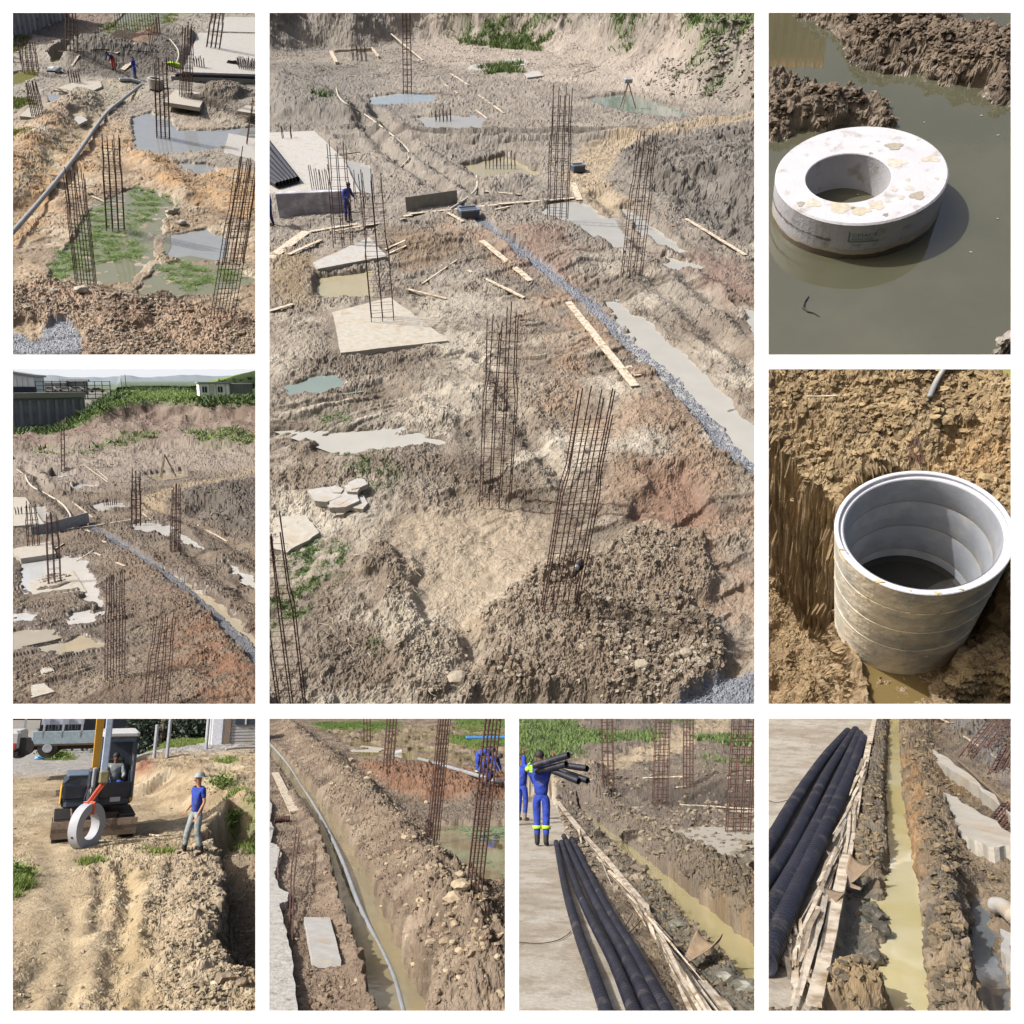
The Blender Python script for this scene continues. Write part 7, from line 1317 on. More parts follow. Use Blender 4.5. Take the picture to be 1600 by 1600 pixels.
# ================================================================ bottom scene two: trench with a long flexible pipe
def trench_berm(v, X, Y):
    pass
def view_trench():
    v = View('trench', OPEN[6], (420, 1122, .2862), horizon=1050, H=5.0, u=9.2)
    v.grid(np.concatenate([rows_lin(1760, 1200, 500), rows_lin(1199, 1100, 130)]), 360, 40)
    X, Y = v.X, v.Y
    c1, i1 = clods(X, Y, 2.4, 701); c2, i2 = clods(X, Y, 6, 702); c3, i3 = clods(X, Y, 15, 703); rough = .10 * c1 + .07 * c2 + .03 * c3
    tr = [(-60, 90), (40, 190), (130, 300), (250, 470), (340, 600), (400, 740), (450, 850), (505, 1000), (560, 1150), (640, 1330), (760, 1640)]
    d = v.dline(tr, .08, .7, 704)
    Z = .05 * fbm(X, Y, .5, 4, 705) + rough * .55
    ridge = v.dline([(90, 40), (260, 200), (430, 380), (620, 600), (800, 830), (940, 1050), (1080, 1300), (1160, 1640)], .3, 2, 706)
    Z += .62 * np.exp(-(ridge / .8) ** 2) + rough * .6 * np.exp(-(ridge / 1.1) ** 2)
    Z += .4 * v.poly([(480, 270), (700, 250), (900, 290), (1250, 330), (1420, 360), (1420, 420), (1100, 460), (850, 440), (560, 330)], .6, .4, 2, 707) * (.7 + .4 * c1)
    Z += .25 * v.poly([(760, 1000), (1420, 960), (1420, 1640), (1000, 1640)], .8, .5, 2, 708) * (.6 + .6 * c1) + .18 * np.exp(-(v.dline([(120, 420), (260, 640), (330, 820), (400, 1080), (480, 1330), (620, 1640)], .1, 1, 709) / .28) ** 2)
    ch = sstep(.50, .36, d); Z = Z * (1 - ch) + (-.40 + .05 * fbm(X, Y, 2, 3, 710)) * ch
    pool = v.poly([(860, 560), (1000, 570), (1450, 560), (1450, 960), (1290, 935), (1120, 890), (1010, 860), (950, 760), (880, 640)], .15, .2, 1, 711); Z = Z * (1 - pool) - .25 * pool
    far_ = v.poly([(290, 60), (520, 50), (1450, 30), (1450, 150), (1250, 160), (1200, 280), (900, 230), (700, 220), (560, 262), (480, 250), (440, 150)], .4, .5, 2, 712) * sstep(-.5, -.1, fbm(X, Y, .5, 3, 713)); Z = Z * (1 - far_) - .16 * far_
    dam = v.poly([(370, 850), (470, 840), (500, 990), (400, 1010)], .1, .1, .4, 714); Z = np.where(dam > .3, np.maximum(Z, -.16 * dam + Z * (1 - dam)), Z)
    C = base_color(X, Y, .9, lin((166, 144, 120)), lin((128, 108, 88)), lin((186, 166, 142)), 715)
    C = mixc(C, .8 * v.poly([(480, 270), (900, 290), (1450, 350), (1450, 460), (1050, 470), (800, 440), (560, 350)], .4, .4, 1.5, 716), lin((158, 110, 76))); C = mixc(C, .5 * np.exp(-(ridge / .9) ** 2), lin((150, 130, 106)))
    C = mixc(C, .6 * v.poly([(150, 1000), (400, 900), (600, 1640), (150, 1640)], .4, .4, 1.5, 717), lin((164, 140, 116))); C = mixc(C, .6 * v.poly([(700, 470), (1450, 440), (1450, 560), (850, 570)], .3, .3, 1, 718), lin((146, 132, 116)))
    g_ = np.maximum(v.poly([(240, 30), (700, 25), (690, 55), (300, 60)], .8, .4, 2, 719), v.poly([(980, 90), (1450, 80), (1450, 150), (1100, 155), (1000, 120)], .5, .4, 2, 720)); g_ = np.maximum(g_, v.poly([(1000, -60), (1450, -60), (1450, 50), (1050, 60)], 1.0, .4, 2, 721)); C = mixc(C, g_ * .9, lin((112, 142, 64)))
    C = mixc(C, .6 * far_, lin((150, 134, 96))); C = mixc(C, .5 * ch, lin((140, 124, 96))); C = C * (1 + .38 * ((i1 + i2) / 2 - .5))[..., None]
    v.ground(Z, C, np.clip(.1 + .6 * sstep(-.12, -.3, Z), 0, 1), colmat("mud_trench", v.u, bump=.015, bscale=20, var=.25, vscale=14), "clumpy brown earth along the flooded pipe trench", disp=((.09, 4),), tone=.84)
    stone = colmat("stone_trench", v.u, bump=.006, bscale=30, var=.15)
    rg = np.exp(-(ridge / 1.2) ** 2)
    rocks(v, np.clip(rg + .35 + v.poly([(700, 950), (1400, 950), (1400, 1600), (800, 1600)], .5) * .5, 0, 1) * (1 - ch) * (1 - pool) * (1 - far_), 6000, .01, .10, lin((190, 168, 142)), lin((122, 100, 80)), stone, "clods of brown earth along the trench spoil", name="clods", power=2.8)
    rocks(v, np.clip(rg, 0, 1) * (1 - ch) * (1 - pool), 500, .03, .16, lin((210, 194, 164)), lin((176, 154, 124)), stone, "paler stones in the trench spoil", name="rubble", power=2.0, rough=.12)
    blade = colmat("blades_trench", v.u, bump=0, var=.1, rough=.7); grass(v, g_, 9000, .16, lin((140, 172, 72)), lin((90, 120, 52)), blade, "bright green weeds at the far side of the trench scene", blades=4, spread=1.5, width=.1)
    wb = watermat("water_trench", lin((176, 162, 126), .55), v.u, .002, 3, color2=lin((160, 150, 122), .55)); wp = watermat("water_footing", lin((120, 106, 72), .5), v.u, .002, 2, color2=lin((132, 146, 112), .55), mscale=.5); wo = watermat("water_far", lin((164, 154, 96), .5), v.u, .002, 2)
    q = [v.q(x, y, -.16) for x, y in ((-70, 60), (100, 150), (450, 560), (620, 850), (700, 1050), (1000, 1660), (450, 1660), (330, 1000), (200, 620), (-70, 260))]; c = sum(q, Vector()) / len(q)
    o = MB().add([p - c for p in q], [tuple(range(len(q)))]).build("water", wb, v=v, at=c); o.data.flip_normals() if o.data.polygons[0].normal.z < 0 else None; tag(o, "brown still water in the pipe trench", None, None, "structure")
    pond_water(v, [(860, 560), (1000, 570), (1450, 560), (1450, 960), (1290, 935), (1120, 890), (1010, 860), (950, 760), (880, 640)], -.12, wp, "dark pool with floating algae at the two near rebar columns", ring=.3); pond_water(v, [(290, 60), (520, 50), (1450, 30), (1450, 150), (1250, 160), (1200, 280), (900, 230), (560, 262), (440, 150)], -.09, wo, "olive pools behind the orange spoil", ring=.3)
    alg = v.poly([(970, 580), (1420, 570), (1420, 640), (1150, 640)], .2, .3, 1, 722) + v.poly([(1180, 750), (1420, 740), (1420, 870), (1290, 860)], .2, .2, .8, 723); m = (alg * v.vis).ravel() > .5; idx = np.where(m)[0]; idx = RNG.choice(idx, min(2600, len(idx))); N = len(idx)
    c = np.stack([X.ravel()[idx], Y.ravel()[idx], np.full(N, -.115)], -1); keep = fbm(c[:, 0], c[:, 1], 1.5, 4, 724) > -.1; c = c[keep]; N = len(c); c[:, 2] += .004 * RNG.random(N); s1 = .03 + .05 * RNG.random((N, 1)); a_ = RNG.random(N) * 6.28
    V = np.stack([c + np.stack([np.cos(a_ + k * 1.57), np.sin(a_ + k * 1.57), a_ * 0], -1) * s1 for k in range(4)], 1).reshape(-1, 3); cc = np.array(lin((150, 172, 132))) * np.ones((N, 1)) * (.8 + .4 * RNG.random((N, 1)))
    o = npmesh("algae", V, np.arange(4 * N).reshape(N, 4), blade, col=np.repeat(np.concatenate([cc, np.zeros((N, 1))], 1), 4, 0)); o.matrix_world = v.M; tag(o, "pale green algae floating on the dark pool", None, None, "stuff")
    # pipe
    softpipe(v, [v.q(x, y, z) for x, y, z in ((-40, 90, -.1), (40, 175, -.14), (110, 262, -.18), (170, 360, -.2), (225, 440, -.18), (280, 530, -.16), (330, 625, -.14), (385, 740, -.05), (430, 850, -.05), (470, 960, -.08), (520, 1080, -.16), (590, 1220, -.2), (640, 1320, -.2), (690, 1440, -.2), (740, 1630, -.2))], .055, "long grey flexible pipe floating along the trench", "flexible_pipe", 'pipe', cat="pipe", n=14)
    softpipe(v, [v.on(x, y, .1) for x, y in ((815, 232), (900, 255), (1000, 285), (1100, 315), (1200, 345), (1330, 378))], .09, "long white plastic pipe lying on the ground behind the rebar columns", "plastic_pipe", 'pipe', cat="pipe", n=14)
    # white broken concrete edge
    ed = [(-60, 400), (-12, 430), (18, 470), (5, 560), (30, 600), (8, 680), (45, 690), (70, 735), (50, 790), (30, 850), (60, 930), (112, 955), (100, 1000), (58, 1010), (90, 1140), (125, 1300), (160, 1640), (-80, 1640)]
    pad(v, ed, "broken white concrete slab edge along the left border of the trench scene", .4, 'concw', name="broken_slab_edge", cat="slab", group=None, top=.22, edge=.02, mat=pmat("roughwhite", lin((220, 218, 212), .45), .9, var=.2, scale=8, bump=.02, bscale=14, u=v.u, color2=lin((160, 152, 142), .5), thr=.6, mscale=5))
    pad(v, [(192, 1086), (334, 1088), (395, 1322), (238, 1312)], "pale rectangular board lying flat beside the trench", .04, 'concw', name="board", cat="board", group=None, lift=.04, edge=.004)
    pad(v, [(440, 178), (510, 150), (640, 165), (600, 182)], "thin pale concrete slab in the far olive pool", .1, 'conc', name="thin_slab", cat="slab", group=None, lift=.04)
    plank(v, (34, 305), (140, 520), 42, "worn grey plank with nail marks left of the pipe", th=.05, key='wood', group=None)
    cpipe(v, [v.on(30, 575, .1), v.on(70, 568, .1), v.on(112, 566, .1)], .10, "short brown corrugated pipe offcut by the white slab", name="pipe_offcut", key='rust', pitch=.05, n=14)
    for a_, b_, lb in (((146, 710), (112, 1150), "left of the two rusty rods bending at the slab edge"), ((160, 735), (125, 1290), "right of the two rusty rods bending at the slab edge"), ((60, 820), (52, 915), "short rusty bar stub between slab and rods")):
        B = v.on(*b_, .0); T = v.on(*a_, .55); tag(MB().tube([(0, 0, 0), ((T - B) * .45 + Vector((-.05, 0, .1))), T - B], .018, 7).build("steel_rod", M_(v, 'rust'), v=v, at=B), lb, "steel rod")
    G = "rebar columns in the trench scene"
    cage(v, 895, 660, 962, -22, 62, "tall rebar column at the left end of the dark pool", nx=5, ties=26, group=G, ratio=.5, r=.014, kink=.97); cage(v, 1120, 938, 1228, -22, 84, "nearest tall rebar column at the pool corner beside two boulders", nx=5, ny=3, ties=30, group=G, ratio=.6, r=.014, kink=.97)
    cage(v, 652, 262, 674, -22, 52, "rebar column standing in the far olive pool", nx=4, ties=9, group=G, kink=.9); cage(v, 537, 132, 535, -22, 34, "shortest looking far rebar column at the top edge", nx=3, ties=5, group=G, kink=.9); 
    for x, y, s_, lb in ((1052, 930, .16, "pale round boulder at the foot of the nearest rebar column"), (1090, 915, .12, "darker boulder touching the pale one at the nearest rebar column"), (1010, 1000, .15, "flat pale stone on the spoil below the pool corner"), (1045, 865, .10, "brown stone on the pool shore"), (860, 465, .09, "tan stone under the orange spoil"), (825, 1003, .08, "whitish stone half way up the spoil ridge"), (555, 305, .13, "yellowish boulder at the start of the orange spoil"), (540, 335, .12, "second yellowish boulder below the first"), (450, 235, .16, "pale lump at the shore of the far olive pool"), (970, 1385, .05, "white angular shard low on the spoil"), (345, 365, .1, "pale flat stone on the far spoil ridge")):
        V = IV * (1 + .12 * RNG.normal(size=(len(IV), 1))) * [s_ * 1.2, s_, s_ * .75]; tag(MB().add(V, [tuple(f) for f in IF]).build("stone", v.mats.setdefault('sp', pmat("palestone", lin((198, 180, 150), .6), .9, var=.2, scale=9, bump=.006, u=v.u)), v=v, at=v.on(x, y, s_ * .35)), lb, "stone")
    # concrete bucket shaped block in the pool
    p = v.on(705, 200, .1); tag(MB().lathe([(.001, -.25), (.16, -.25), (.2, .25), (.17, .25), (.13, -.2), (.001, -.2)], 24).xf(Matrix.Rotation(R(80), 4, 'Y')).build("bucket", M_(v, 'galv'), v=v, at=p), "pale grey bucket lying at the far rebar column", "bucket")
    bend = dict(wst=(0, -.12, 1.0), chs=(0, -.34, 1.1), nk=(0, -.5, 1.14), hd0=(0, -.58, 1.14), hd1=(0, -.65, 1.13), hd2=(0, -.71, 1.12), sL=(.18, -.42, 1.1), sR=(-.18, -.42, 1.1), eL=(.2, -.5, .84), eR=(-.2, -.5, .84), wL=(.12, -.62, .62), wR=(-.12, -.62, .62))
    person(v, v.on(1140, 330, -.05), R(70), "worker in blue overalls standing bent behind the other one", bend, 'blue', 'blue', scale=1.12, bands='lime'); person(v, v.on(1178, 372, -.05), R(60), "worker in dark blue overalls crouching over the white pipe", dict(bend, kL=(.14, -.3, .45), kR=(-.14, -.3, .45), aL=(.12, .02, .1), aR=(-.12, .02, .1), pel=(0, .05, .75), hL=(.1, .05, .72), hR=(-.1, .05, .72)), 'blue', 'navy', scale=1.1)
    A = v.on(1112, 168, .75); B = v.on(1330, 168, .75); t = MB().box((0, 0, 0), ((B - A).length, .55, .12), bev=.04).build("blue_sheet", pmat("bluesheet", lin((50, 140, 220), .8), .4, var=.15, u=v.u), v=v, at=(A + B) / 2); tag(t, "bright blue plastic sheet held up behind the two workers", "sheet")
    return v
before = {o.name for o in bpy.data.objects}
VR = view_trench()
clip_view(VR, before)
# ================================================================ bottom scene three: slab with corrugated pipes, trench and worker
def splinters(v, pts, n, label, spread, name="splintered_board", h=.1):
    """weathered plywood that has split into long slivers along a line of places"""
    P = [v.on(x, y, 0.02) for x, y in pts]; o0 = P[0]; t = thing(v, name, label, "broken board", o0); m = M_(v, 'wood'); m2 = v.mats.setdefault('wg', pmat("woodgrey_" + v.tag, lin((150, 136, 118), .65), .9, var=.3, scale=18, u=v.u))
    for k in range(n):
        i = rnd.random() * (len(P) - 1.6); j = int(i); f = i - j; p = P[j].lerp(P[j + 1], f); d = (P[j + 1] - P[j]).normalized(); L = rnd.uniform(.25, .8) * (P[-1] - P[0]).length * .30
        s_ = Vector((-d.y, d.x, 0)) * jit(spread); z = rnd.uniform(.0, h); w = rnd.uniform(.004, .02); dd = (d + Vector((jit(.05), jit(.05), jit(.03)))).normalized(); a = p + s_ + Vector((0, 0, z)) - o0; b = a + dd * L; n_ = Vector((-dd.y, dd.x, jit(.8))).normalized() * w
        e = (b - a) * .5 + a + Vector((jit(.01), jit(.01), jit(.01)))
        MB().add([a - n_, a + n_, e + n_, e - n_, b + n_ * .3, b - n_ * .3, a - n_ + Vector((0, 0, -.006)), a + n_ + Vector((0, 0, -.006)), e + n_ + Vector((0, 0, -.006)), e - n_ + Vector((0, 0, -.006))], [(0, 1, 2, 3), (3, 2, 4, 5), (7, 6, 9, 8), (0, 3, 9, 6), (1, 7, 8, 2)]).build("sliver", m if k % 3 else m2, t)
    return t
def curl(v, at, L, W_, rz, label, amp=.5, tilt=.3, curlr=.10):
    """sheet of ply curled up at its end"""
    t = thing(v, "curled_plywood", label, "plywood sheet", at, rz); nx, ny = 18, 12; vs = []; 
    for i in range(nx + 1):
        for j in range(ny + 1):
            x = (i / nx - .5) * W_; s_ = j / ny; th = (x / W_) * amp * 3.0 * s_; r_ = W_ / max(.3, amp * 3.0)
            vs.append((r_ * math.sin(th) if abs(th) > 1e-5 else x * 1, s_ * L, r_ * (1 - math.cos(th)) + s_ * tilt * L + .004 * math.sin(9 * s_ + x * 30) + (.0 if s_ > .0 else 0)) if s_ > .15 else (x, s_ * L, s_ * tilt * L))
    fs = [(i * (ny + 1) + j, (i + 1) * (ny + 1) + j, (i + 1) * (ny + 1) + j + 1, i * (ny + 1) + j + 1) for i in range(nx) for j in range(ny)]
    o = MB().add(vs, fs).build("sheet", M_(v, 'woodd'), t, smooth=True); sf = o.modifiers.new("Solidify", 'SOLIDIFY'); sf.thickness = .008
    return t
def view_slab():
    v = View('slab', OPEN[7], (810, 1122, .2862), horizon=1185, H=1.65, u=7.2)
    v.grid(np.concatenate([rows_lin(1800, 1260, 560), rows_lin(1259.5, 1216, 110), rows_lin(1215.6, 1196, 150)]), 360, 40)
    X, Y = v.X, v.Y
    c1, i1 = clods(X, Y, 5, 801); c2, i2 = clods(X, Y, 12, 802); c3, i3 = clods(X, Y, 30, 803); b1, _ = clods(X, Y, 1.2, 804); rough = .05 * c1 + .035 * c2 + .015 * c3
    Z = .02 * fbm(X, Y, 1, 4, 805) + rough * .6 + .06 * b1 * sstep(8, 14, Y)
    slab = v.poly([(-700, 440), (195, 440), (260, 640), (420, 900), (620, 1200), (900, 1650), (-700, 1650)], .03, .02, .3, 806)
    d = v.dline([(340, 500), (400, 590), (520, 700), (690, 850), (860, 980), (1060, 1160), (1250, 1330), (1420, 1480)], .05, .6, 807)
    wdt = .24; ch = v.poly([(320, 480), (420, 555), (600, 690), (800, 850), (1000, 1010), (1290, 1245), (1450, 1370), (1500, 1680), (1290, 1490), (1090, 1310), (950, 1160), (840, 1020), (700, 870), (560, 745), (420, 610)], .03, .035, .3, 840)
    ridge = v.dline([(400, 440), (560, 560), (720, 680), (900, 800), (1080, 930), (1290, 1080), (1500, 1240)], .08, 1, 808); rg = np.exp(-(ridge / .42) ** 2); Z += .24 * rg + rough * 1.5 * rg
    edge = v.dline([(240, 480), (330, 560), (480, 740), (640, 900), (800, 1040), (960, 1190), (1180, 1400)], .06, .8, 809); eg = np.exp(-(edge / .2) ** 2); Z += .015 * eg + rough * .8 * eg
    Z -= .0 * v.poly([(760, 1100), (960, 1180), (1300, 1400), (1450, 1640), (1050, 1640), (820, 1240)], .1, .1, .5, 810)
    Z += .1 * v.poly([(640, 480), (740, 500), (1140, 500), (1140, 560), (900, 590), (700, 560)], .3, .2, 1, 811) * (.5 + b1)
    Z = Z * (1 - ch) + (-.42) * ch
    Z = flatten(v, Z, [[(828, 620), (980, 594), (1330, 600), (1330, 690), (1180, 742), (1100, 752)]])
    Z = Z * (1 - ch) + (-.42) * ch
    # hill and bank behind
    az = np.arctan2(X, Y) ; base = 27 + 3 * fbm(X, X * 0, .08, 3, 812); s_ = Y - base
    hb = sstep(0, 5, s_) * .8; 
    left = sstep(.02, -.25, az)
    Z += hb + sstep(2, 60, s_ + 2 * fbm(X, Y, .1, 3, 813)) * (5.5 + 1.5 * fbm(X, Y, .05, 3, 814)) + sstep(0, 10, s_) * .3 * ridged(X, Y, .3, 4, 815)
    Z = Z * (1 - slab) + (.035 + .006 * fbm(X, Y, 2, 4, 816)) * slab
    C = base_color(X, Y, 1.6, lin((150, 132, 106)), lin((118, 102, 82)), lin((168, 150, 124)), 817); C = mixc(C, .8 * rg * sstep(.0, .5, fbm(X, Y, 1.5, 3, 818)), lin((156, 122, 70)))
    C = mixc(C, .7 * v.poly([(760, 700), (1450, 900), (1450, 1350), (1200, 1100), (850, 860)], .2, .2, .8, 819), lin((112, 102, 88))); gm = v.poly([(420, 620), (760, 950), (960, 1180), (1450, 1560), (1450, 1650), (1000, 1650), (760, 1150), (500, 780)], .12, .1, .5, 820); C = mixc(C, gm * .75, lin((126, 122, 108)))
    fl = sstep(9, 16, Y); C = mixc(C, fl * .7, lin((144, 132, 120))); C = mixc(C, sstep(-1, 3, s_) * .9, lin((140, 126, 112)))
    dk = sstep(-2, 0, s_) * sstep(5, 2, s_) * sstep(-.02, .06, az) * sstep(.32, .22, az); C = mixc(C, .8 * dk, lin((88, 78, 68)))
    hg = sstep(6, 16, s_); grs = hg * sstep(-.2, .3, fbm(X, Y, .09, 4, 821) + 2.2 * left - .55) * sstep(.12, -.02, az); grs = np.maximum(grs, hg * sstep(.45, .7, fbm(X, Y, .12, 4, 822)) * .8); C = mixc(C, grs * .85, lin((108, 134, 72)))
    road = v.dline([(-9, 24), (-4, 33), (1, 42), (5, 58), (8, 80)], .5, 8, 823, metres=True); rd = sstep(2.2, 1.2, road) * sstep(-3, 3, s_); C = mixc(C, rd, lin((196, 176, 146))); Z -= .15 * rd; grs *= (1 - rd)
    sl_c = base_color(X, Y, 1.2, lin((224, 214, 196)), lin((204, 190, 168)), lin((232, 224, 208)), 824); sp = sstep(.15, .5, fbm(X, Y, 4, 5, 825)); sl_c = mixc(sl_c, sp * .35, lin((166, 146, 118))); C = C * (1 - slab[..., None]) + sl_c * slab[..., None]
    C = C * (1 + .35 * ((i1 + i2) / 2 - .5) * (1 - slab))[..., None]
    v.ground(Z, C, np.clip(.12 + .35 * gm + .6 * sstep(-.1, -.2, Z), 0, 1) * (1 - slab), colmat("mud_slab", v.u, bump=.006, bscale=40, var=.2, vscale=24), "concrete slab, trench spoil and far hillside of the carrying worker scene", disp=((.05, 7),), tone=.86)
    stone = colmat("stone_slab", v.u, bump=.004, bscale=50, var=.15)
    rocks(v, np.clip(rg + eg * .8 + .15 * gm, 0, 1) * (1 - ch) * (1 - slab), 7000, .004, .055, lin((160, 142, 112)), lin((100, 88, 70)), stone, "wet clods on both banks of the trench beside the slab", name="clods", power=2.6)
    rocks(v, fl * sstep(60, 20, Y) * (1 - slab) * (1 - ch), 2500, .03, .2, lin((180, 166, 144)), lin((116, 104, 90)), stone, "stones on the far ground and hillside", name="rubble", power=4)
    blade = colmat("blades_slab", v.u, bump=0, var=.1, rough=.7); grass(v, grs, 16000, .26, lin((142, 168, 92)), lin((96, 122, 66)), blade, "green grass on the hillside behind the carrying worker", blades=4, spread=1.5, width=.14)
    q = [v.q(x, y, -.02) for x, y in ((250, 450), (400, 440), (760, 700), (1500, 1180), (1500, 1680), (1250, 1680), (800, 1150), (420, 760))]; c = sum(q, Vector()) / len(q)
    o = MB().add([p - c for p in q], [tuple(range(len(q)))]).build("water", watermat("water_yellow", lin((216, 204, 150), .55), v.u, .0008, 4), v=v, at=c); o.data.flip_normals() if o.data.polygons[0].normal.z < 0 else None; tag(o, "yellow green water filling the trench beside the slab", None, None, "structure")
    for i, (P, z_) in enumerate((([(740, 640), (820, 650), (880, 700), (960, 730), (900, 740), (800, 700)], -.0), ([(1130, 790), (1260, 785), (1290, 820), (1150, 830)], .0), )):
        q = [v.on(x, y, .012) for x, y in P]; zc = sum(p.z for p in q) / len(q); c = sum(q, Vector()) / len(q); c.z = zc; o = MB().add([(p.x - c.x, p.y - c.y, 0) for p in q], [tuple(range(len(q)))]).build("water", watermat("puddle%d" % i, lin((176, 172, 140) if i < 2 else (190, 192, 190), .5), v.u, .001, 3), v=v, at=c); o.data.flip_normals() if o.data.polygons[0].normal.z < 0 else None; tag(o, ["small puddle at the left corner of the near footing", "small puddle right of the near footing stones", "grey puddle between far rebar columns", "pale puddle at the head of the trench"][i], None, None, "structure")
    # footing pads
    G = "footing slabs in the carrying worker scene"
    pad(v, [(592, 478), (800, 462), (1000, 470), (1330, 500), (1330, 512), (900, 497), (720, 505), (640, 524)], "far low footing slab edge behind the spoil", .2, 'conc', group=G, top=.10); pad(v, [(828, 620), (980, 594), (1330, 600), (1330, 690), (1180, 742), (1100, 752)], "near raised footing slab with clods on top under the right rebar column", .25, 'conc', group=G, top=.10)
    for a_, b_, w_, lb, kw in (((205, 455), (350, 650), 24, "long edging board at the far end of the slab edge", dict(th=.03, lift=.06)), ((350, 650), (470, 790), 26, "middle edging board along the slab", dict(th=.03, lift=.06)), ((470, 790), (700, 1080), 28, "near edging board starting to split along the slab", dict(th=.03, lift=.07)), ((1000, 1480), (1150, 1650), 60, "board at the bottom edge under the splintered ply", dict(th=.03, lift=.03)), ((395, 345), (562, 322), 9, "distant white plank at the foot of the hillside", {}), ((680, 332), (900, 326), 7, "distant thin plank under the far bank", {}), ((860, 385), (1290, 345), 5, "very long thin pole across the far mud", {}), ((880, 480), (1290, 505), 6, "thin pole lying along the far footing", {})):
        plank(v, a_, b_, w_, lb, group="boards in the carrying worker scene", **kw)
    splinters(v, [(300, 590), (420, 760), (560, 940), (680, 1090), (760, 1230), (850, 1400), (990, 1600)], 60, "long weathered plywood edging split into slivers along the slab", .022)
    splinters(v, [(690, 1080), (740, 1180), (800, 1300), (880, 1450), (1000, 1600)], 45, "bundle of broken grey brown slivers at the curled plywood", .05, h=.10)
    curl(v, v.on(880, 1400, .06), .36, .34, R(-50), "dark plywood sheet curling up at its end beside the trench", amp=.75, tilt=.35); curl(v, v.on(760, 1230, .04), .42, .16, R(-160), "long pale plywood strip lying over the slivers", amp=.3, tilt=.05)
    # corrugated pipes on the slab
    GP = "black corrugated pipes lying on the slab"
    for pts, r_, lb in (([(206, 678), (250, 900), (320, 1150), (410, 1400), (535, 1760)], .048, "leftmost corrugated pipe lying on the concrete"), ([(234, 678), (310, 900), (400, 1100), (525, 1340), (690, 1760)], .048, "second corrugated pipe from the left, slightly thinner looking"),
                       ([(248, 645), (345, 850), (450, 1060), (585, 1300), (800, 1760)], .054, "third corrugated pipe, resting against the fourth"), ([(292, 662), (385, 850), (500, 1070), (635, 1290), (890, 1760)], .054, "rightmost corrugated pipe nearest the splintered boards")):
        cpipe(v, [v.q(x, y, r_ + .04) for x, y in pts], r_, lb, group=GP, pitch=.05, n=20, amp=.11)
    # worker carrying pipes
    B = v.on(128, 700, 0); B.z = max(B.z, .035); sc = 1.02
    person(v, B, R(180), "worker in blue overalls and rubber boots carrying black pipes on his shoulder", dict(aL=(.085, .0, .1), aR=(-.085, .04, .1), tL=(.10, -.16, .04), tR=(-.10, -.12, .04), kL=(.09, -.03, .5), kR=(-.09, -.01, .5), eR=(-.30, -.12, 1.40), wR=(-.24, -.16, 1.60), eL=(.34, -.10, 1.42), wL=(.36, -.14, 1.66), hd0=(.02, -.02, 1.55), hd1=(.03, -.02, 1.63)), 'blue', 'blue', bands='lime', scale=sc)
    def air(zx, zy, dy=0):
        px, py = v.z2p((zx, zy)); r = v.ray(px, py); t_ = (B.y + dy) / r[1]; return Vector((float(r[0] * t_), B.y + dy, float(v.H + r[2] * t_)))
    for a_, b_, lb, dy in (((85, 258), (275, 202), "topmost carried pipe, slanting upwards", -.25), ((100, 290), (262, 252), "carried pipe just under the topmost", -.12), ((200, 250), (375, 276), "carried pipe reaching farthest on the upper right", .18), ((190, 288), (330, 345), "lower carried pipe pointing down right", -.3), ((220, 285), (378, 342), "lowest carried pipe behind its neighbour", .05)):
        P0, P1 = air(*a_, dy), air(*b_, dy - .5); cpipe(v, [P0, P0.lerp(P1, .5), P1], .062, lb, name="carried_pipe", group="black pipes carried on the worker's shoulder", pitch=.03, n=20, amp=.04)
    g = thing(v, "glove", "lime green work glove gripping the topmost carried pipe", "glove", air(52, 275, -.3)); ch_ = [([(-.05, 0, -.05), (0, 0, 0), (.05, 0, .02)], [.05, .06, .05], [(0, 1), (1, 2)])]
    for k in range(4): ch_.append(([(.03, -.02, .04 - k * .035), (.08, -.06, .05 - k * .035), (.10, -.09, .03 - k * .035)], [.02, .018, .015], [(0, 1), (1, 2)]))
    ch_.append(([(0, -.02, .05), (.03, -.05, .09), (.06, -.07, .1)], [.02, .018, .015], [(0, 1), (1, 2)])); skinobj("glove_body", ch_, M_(v, 'lime'), g, 1)
    p = v.on(20, 560, 0); p.z = .035; person(v, p, R(150), "second worker in blue at the left border, only his side in view", dict(eR=(-.26, -.1, 1.15), wR=(-.24, -.25, .95)), 'blue', 'blue', boots='woodd', scale=.98)
    # rebar columns
    G = "rebar columns in the carrying worker scene"
    cage(v, 492, 388, 482, -22, 60, "rebar column standing left below the hillside road", nx=3, ties=16, group=G, ratio=.5, kink=.95); cage(v, 772, 470, 790, -22, 78, "rebar column on the far footing in the middle", nx=4, ties=22, group=G, ratio=.5, kink=.95); cage(v, 926, 380, 928, -22, 52, "thin distant rebar column right of the middle one", nx=4, ties=18, group=G, ratio=.5, kink=.95)
    cage(v, 1195, 632, 1232, -22, 120, "nearest rebar column on the raised footing slab at the right", nx=4, ties=26, group=G, ratio=.5, r=.012, kink=.95)
    for x, y, s_, lb in ((870, 1140, .075, "grey wet stone at the bend of the mud bank"), (1135, 1430, .07, "dark stone half in mud near the bottom right"), (1240, 1480, .075, "dark wet stone at the right end of the mud flat"), (1190, 755, .09, "long rounded stone at the corner of the raised footing")):
        V = IV * (1 + .15 * RNG.normal(size=(len(IV), 1))) * [s_ * 1.3, s_, s_ * .7]; tag(MB().add(V, [tuple(f) for f in IF]).build("stone", v.mats.setdefault('ws', pmat("wetstone_" + v.tag, lin((120, 118, 106), .6), .5, var=.2, scale=9, bump=.006, u=v.u)), v=v, at=v.on(x, y, s_ * .3)), lb, "stone")
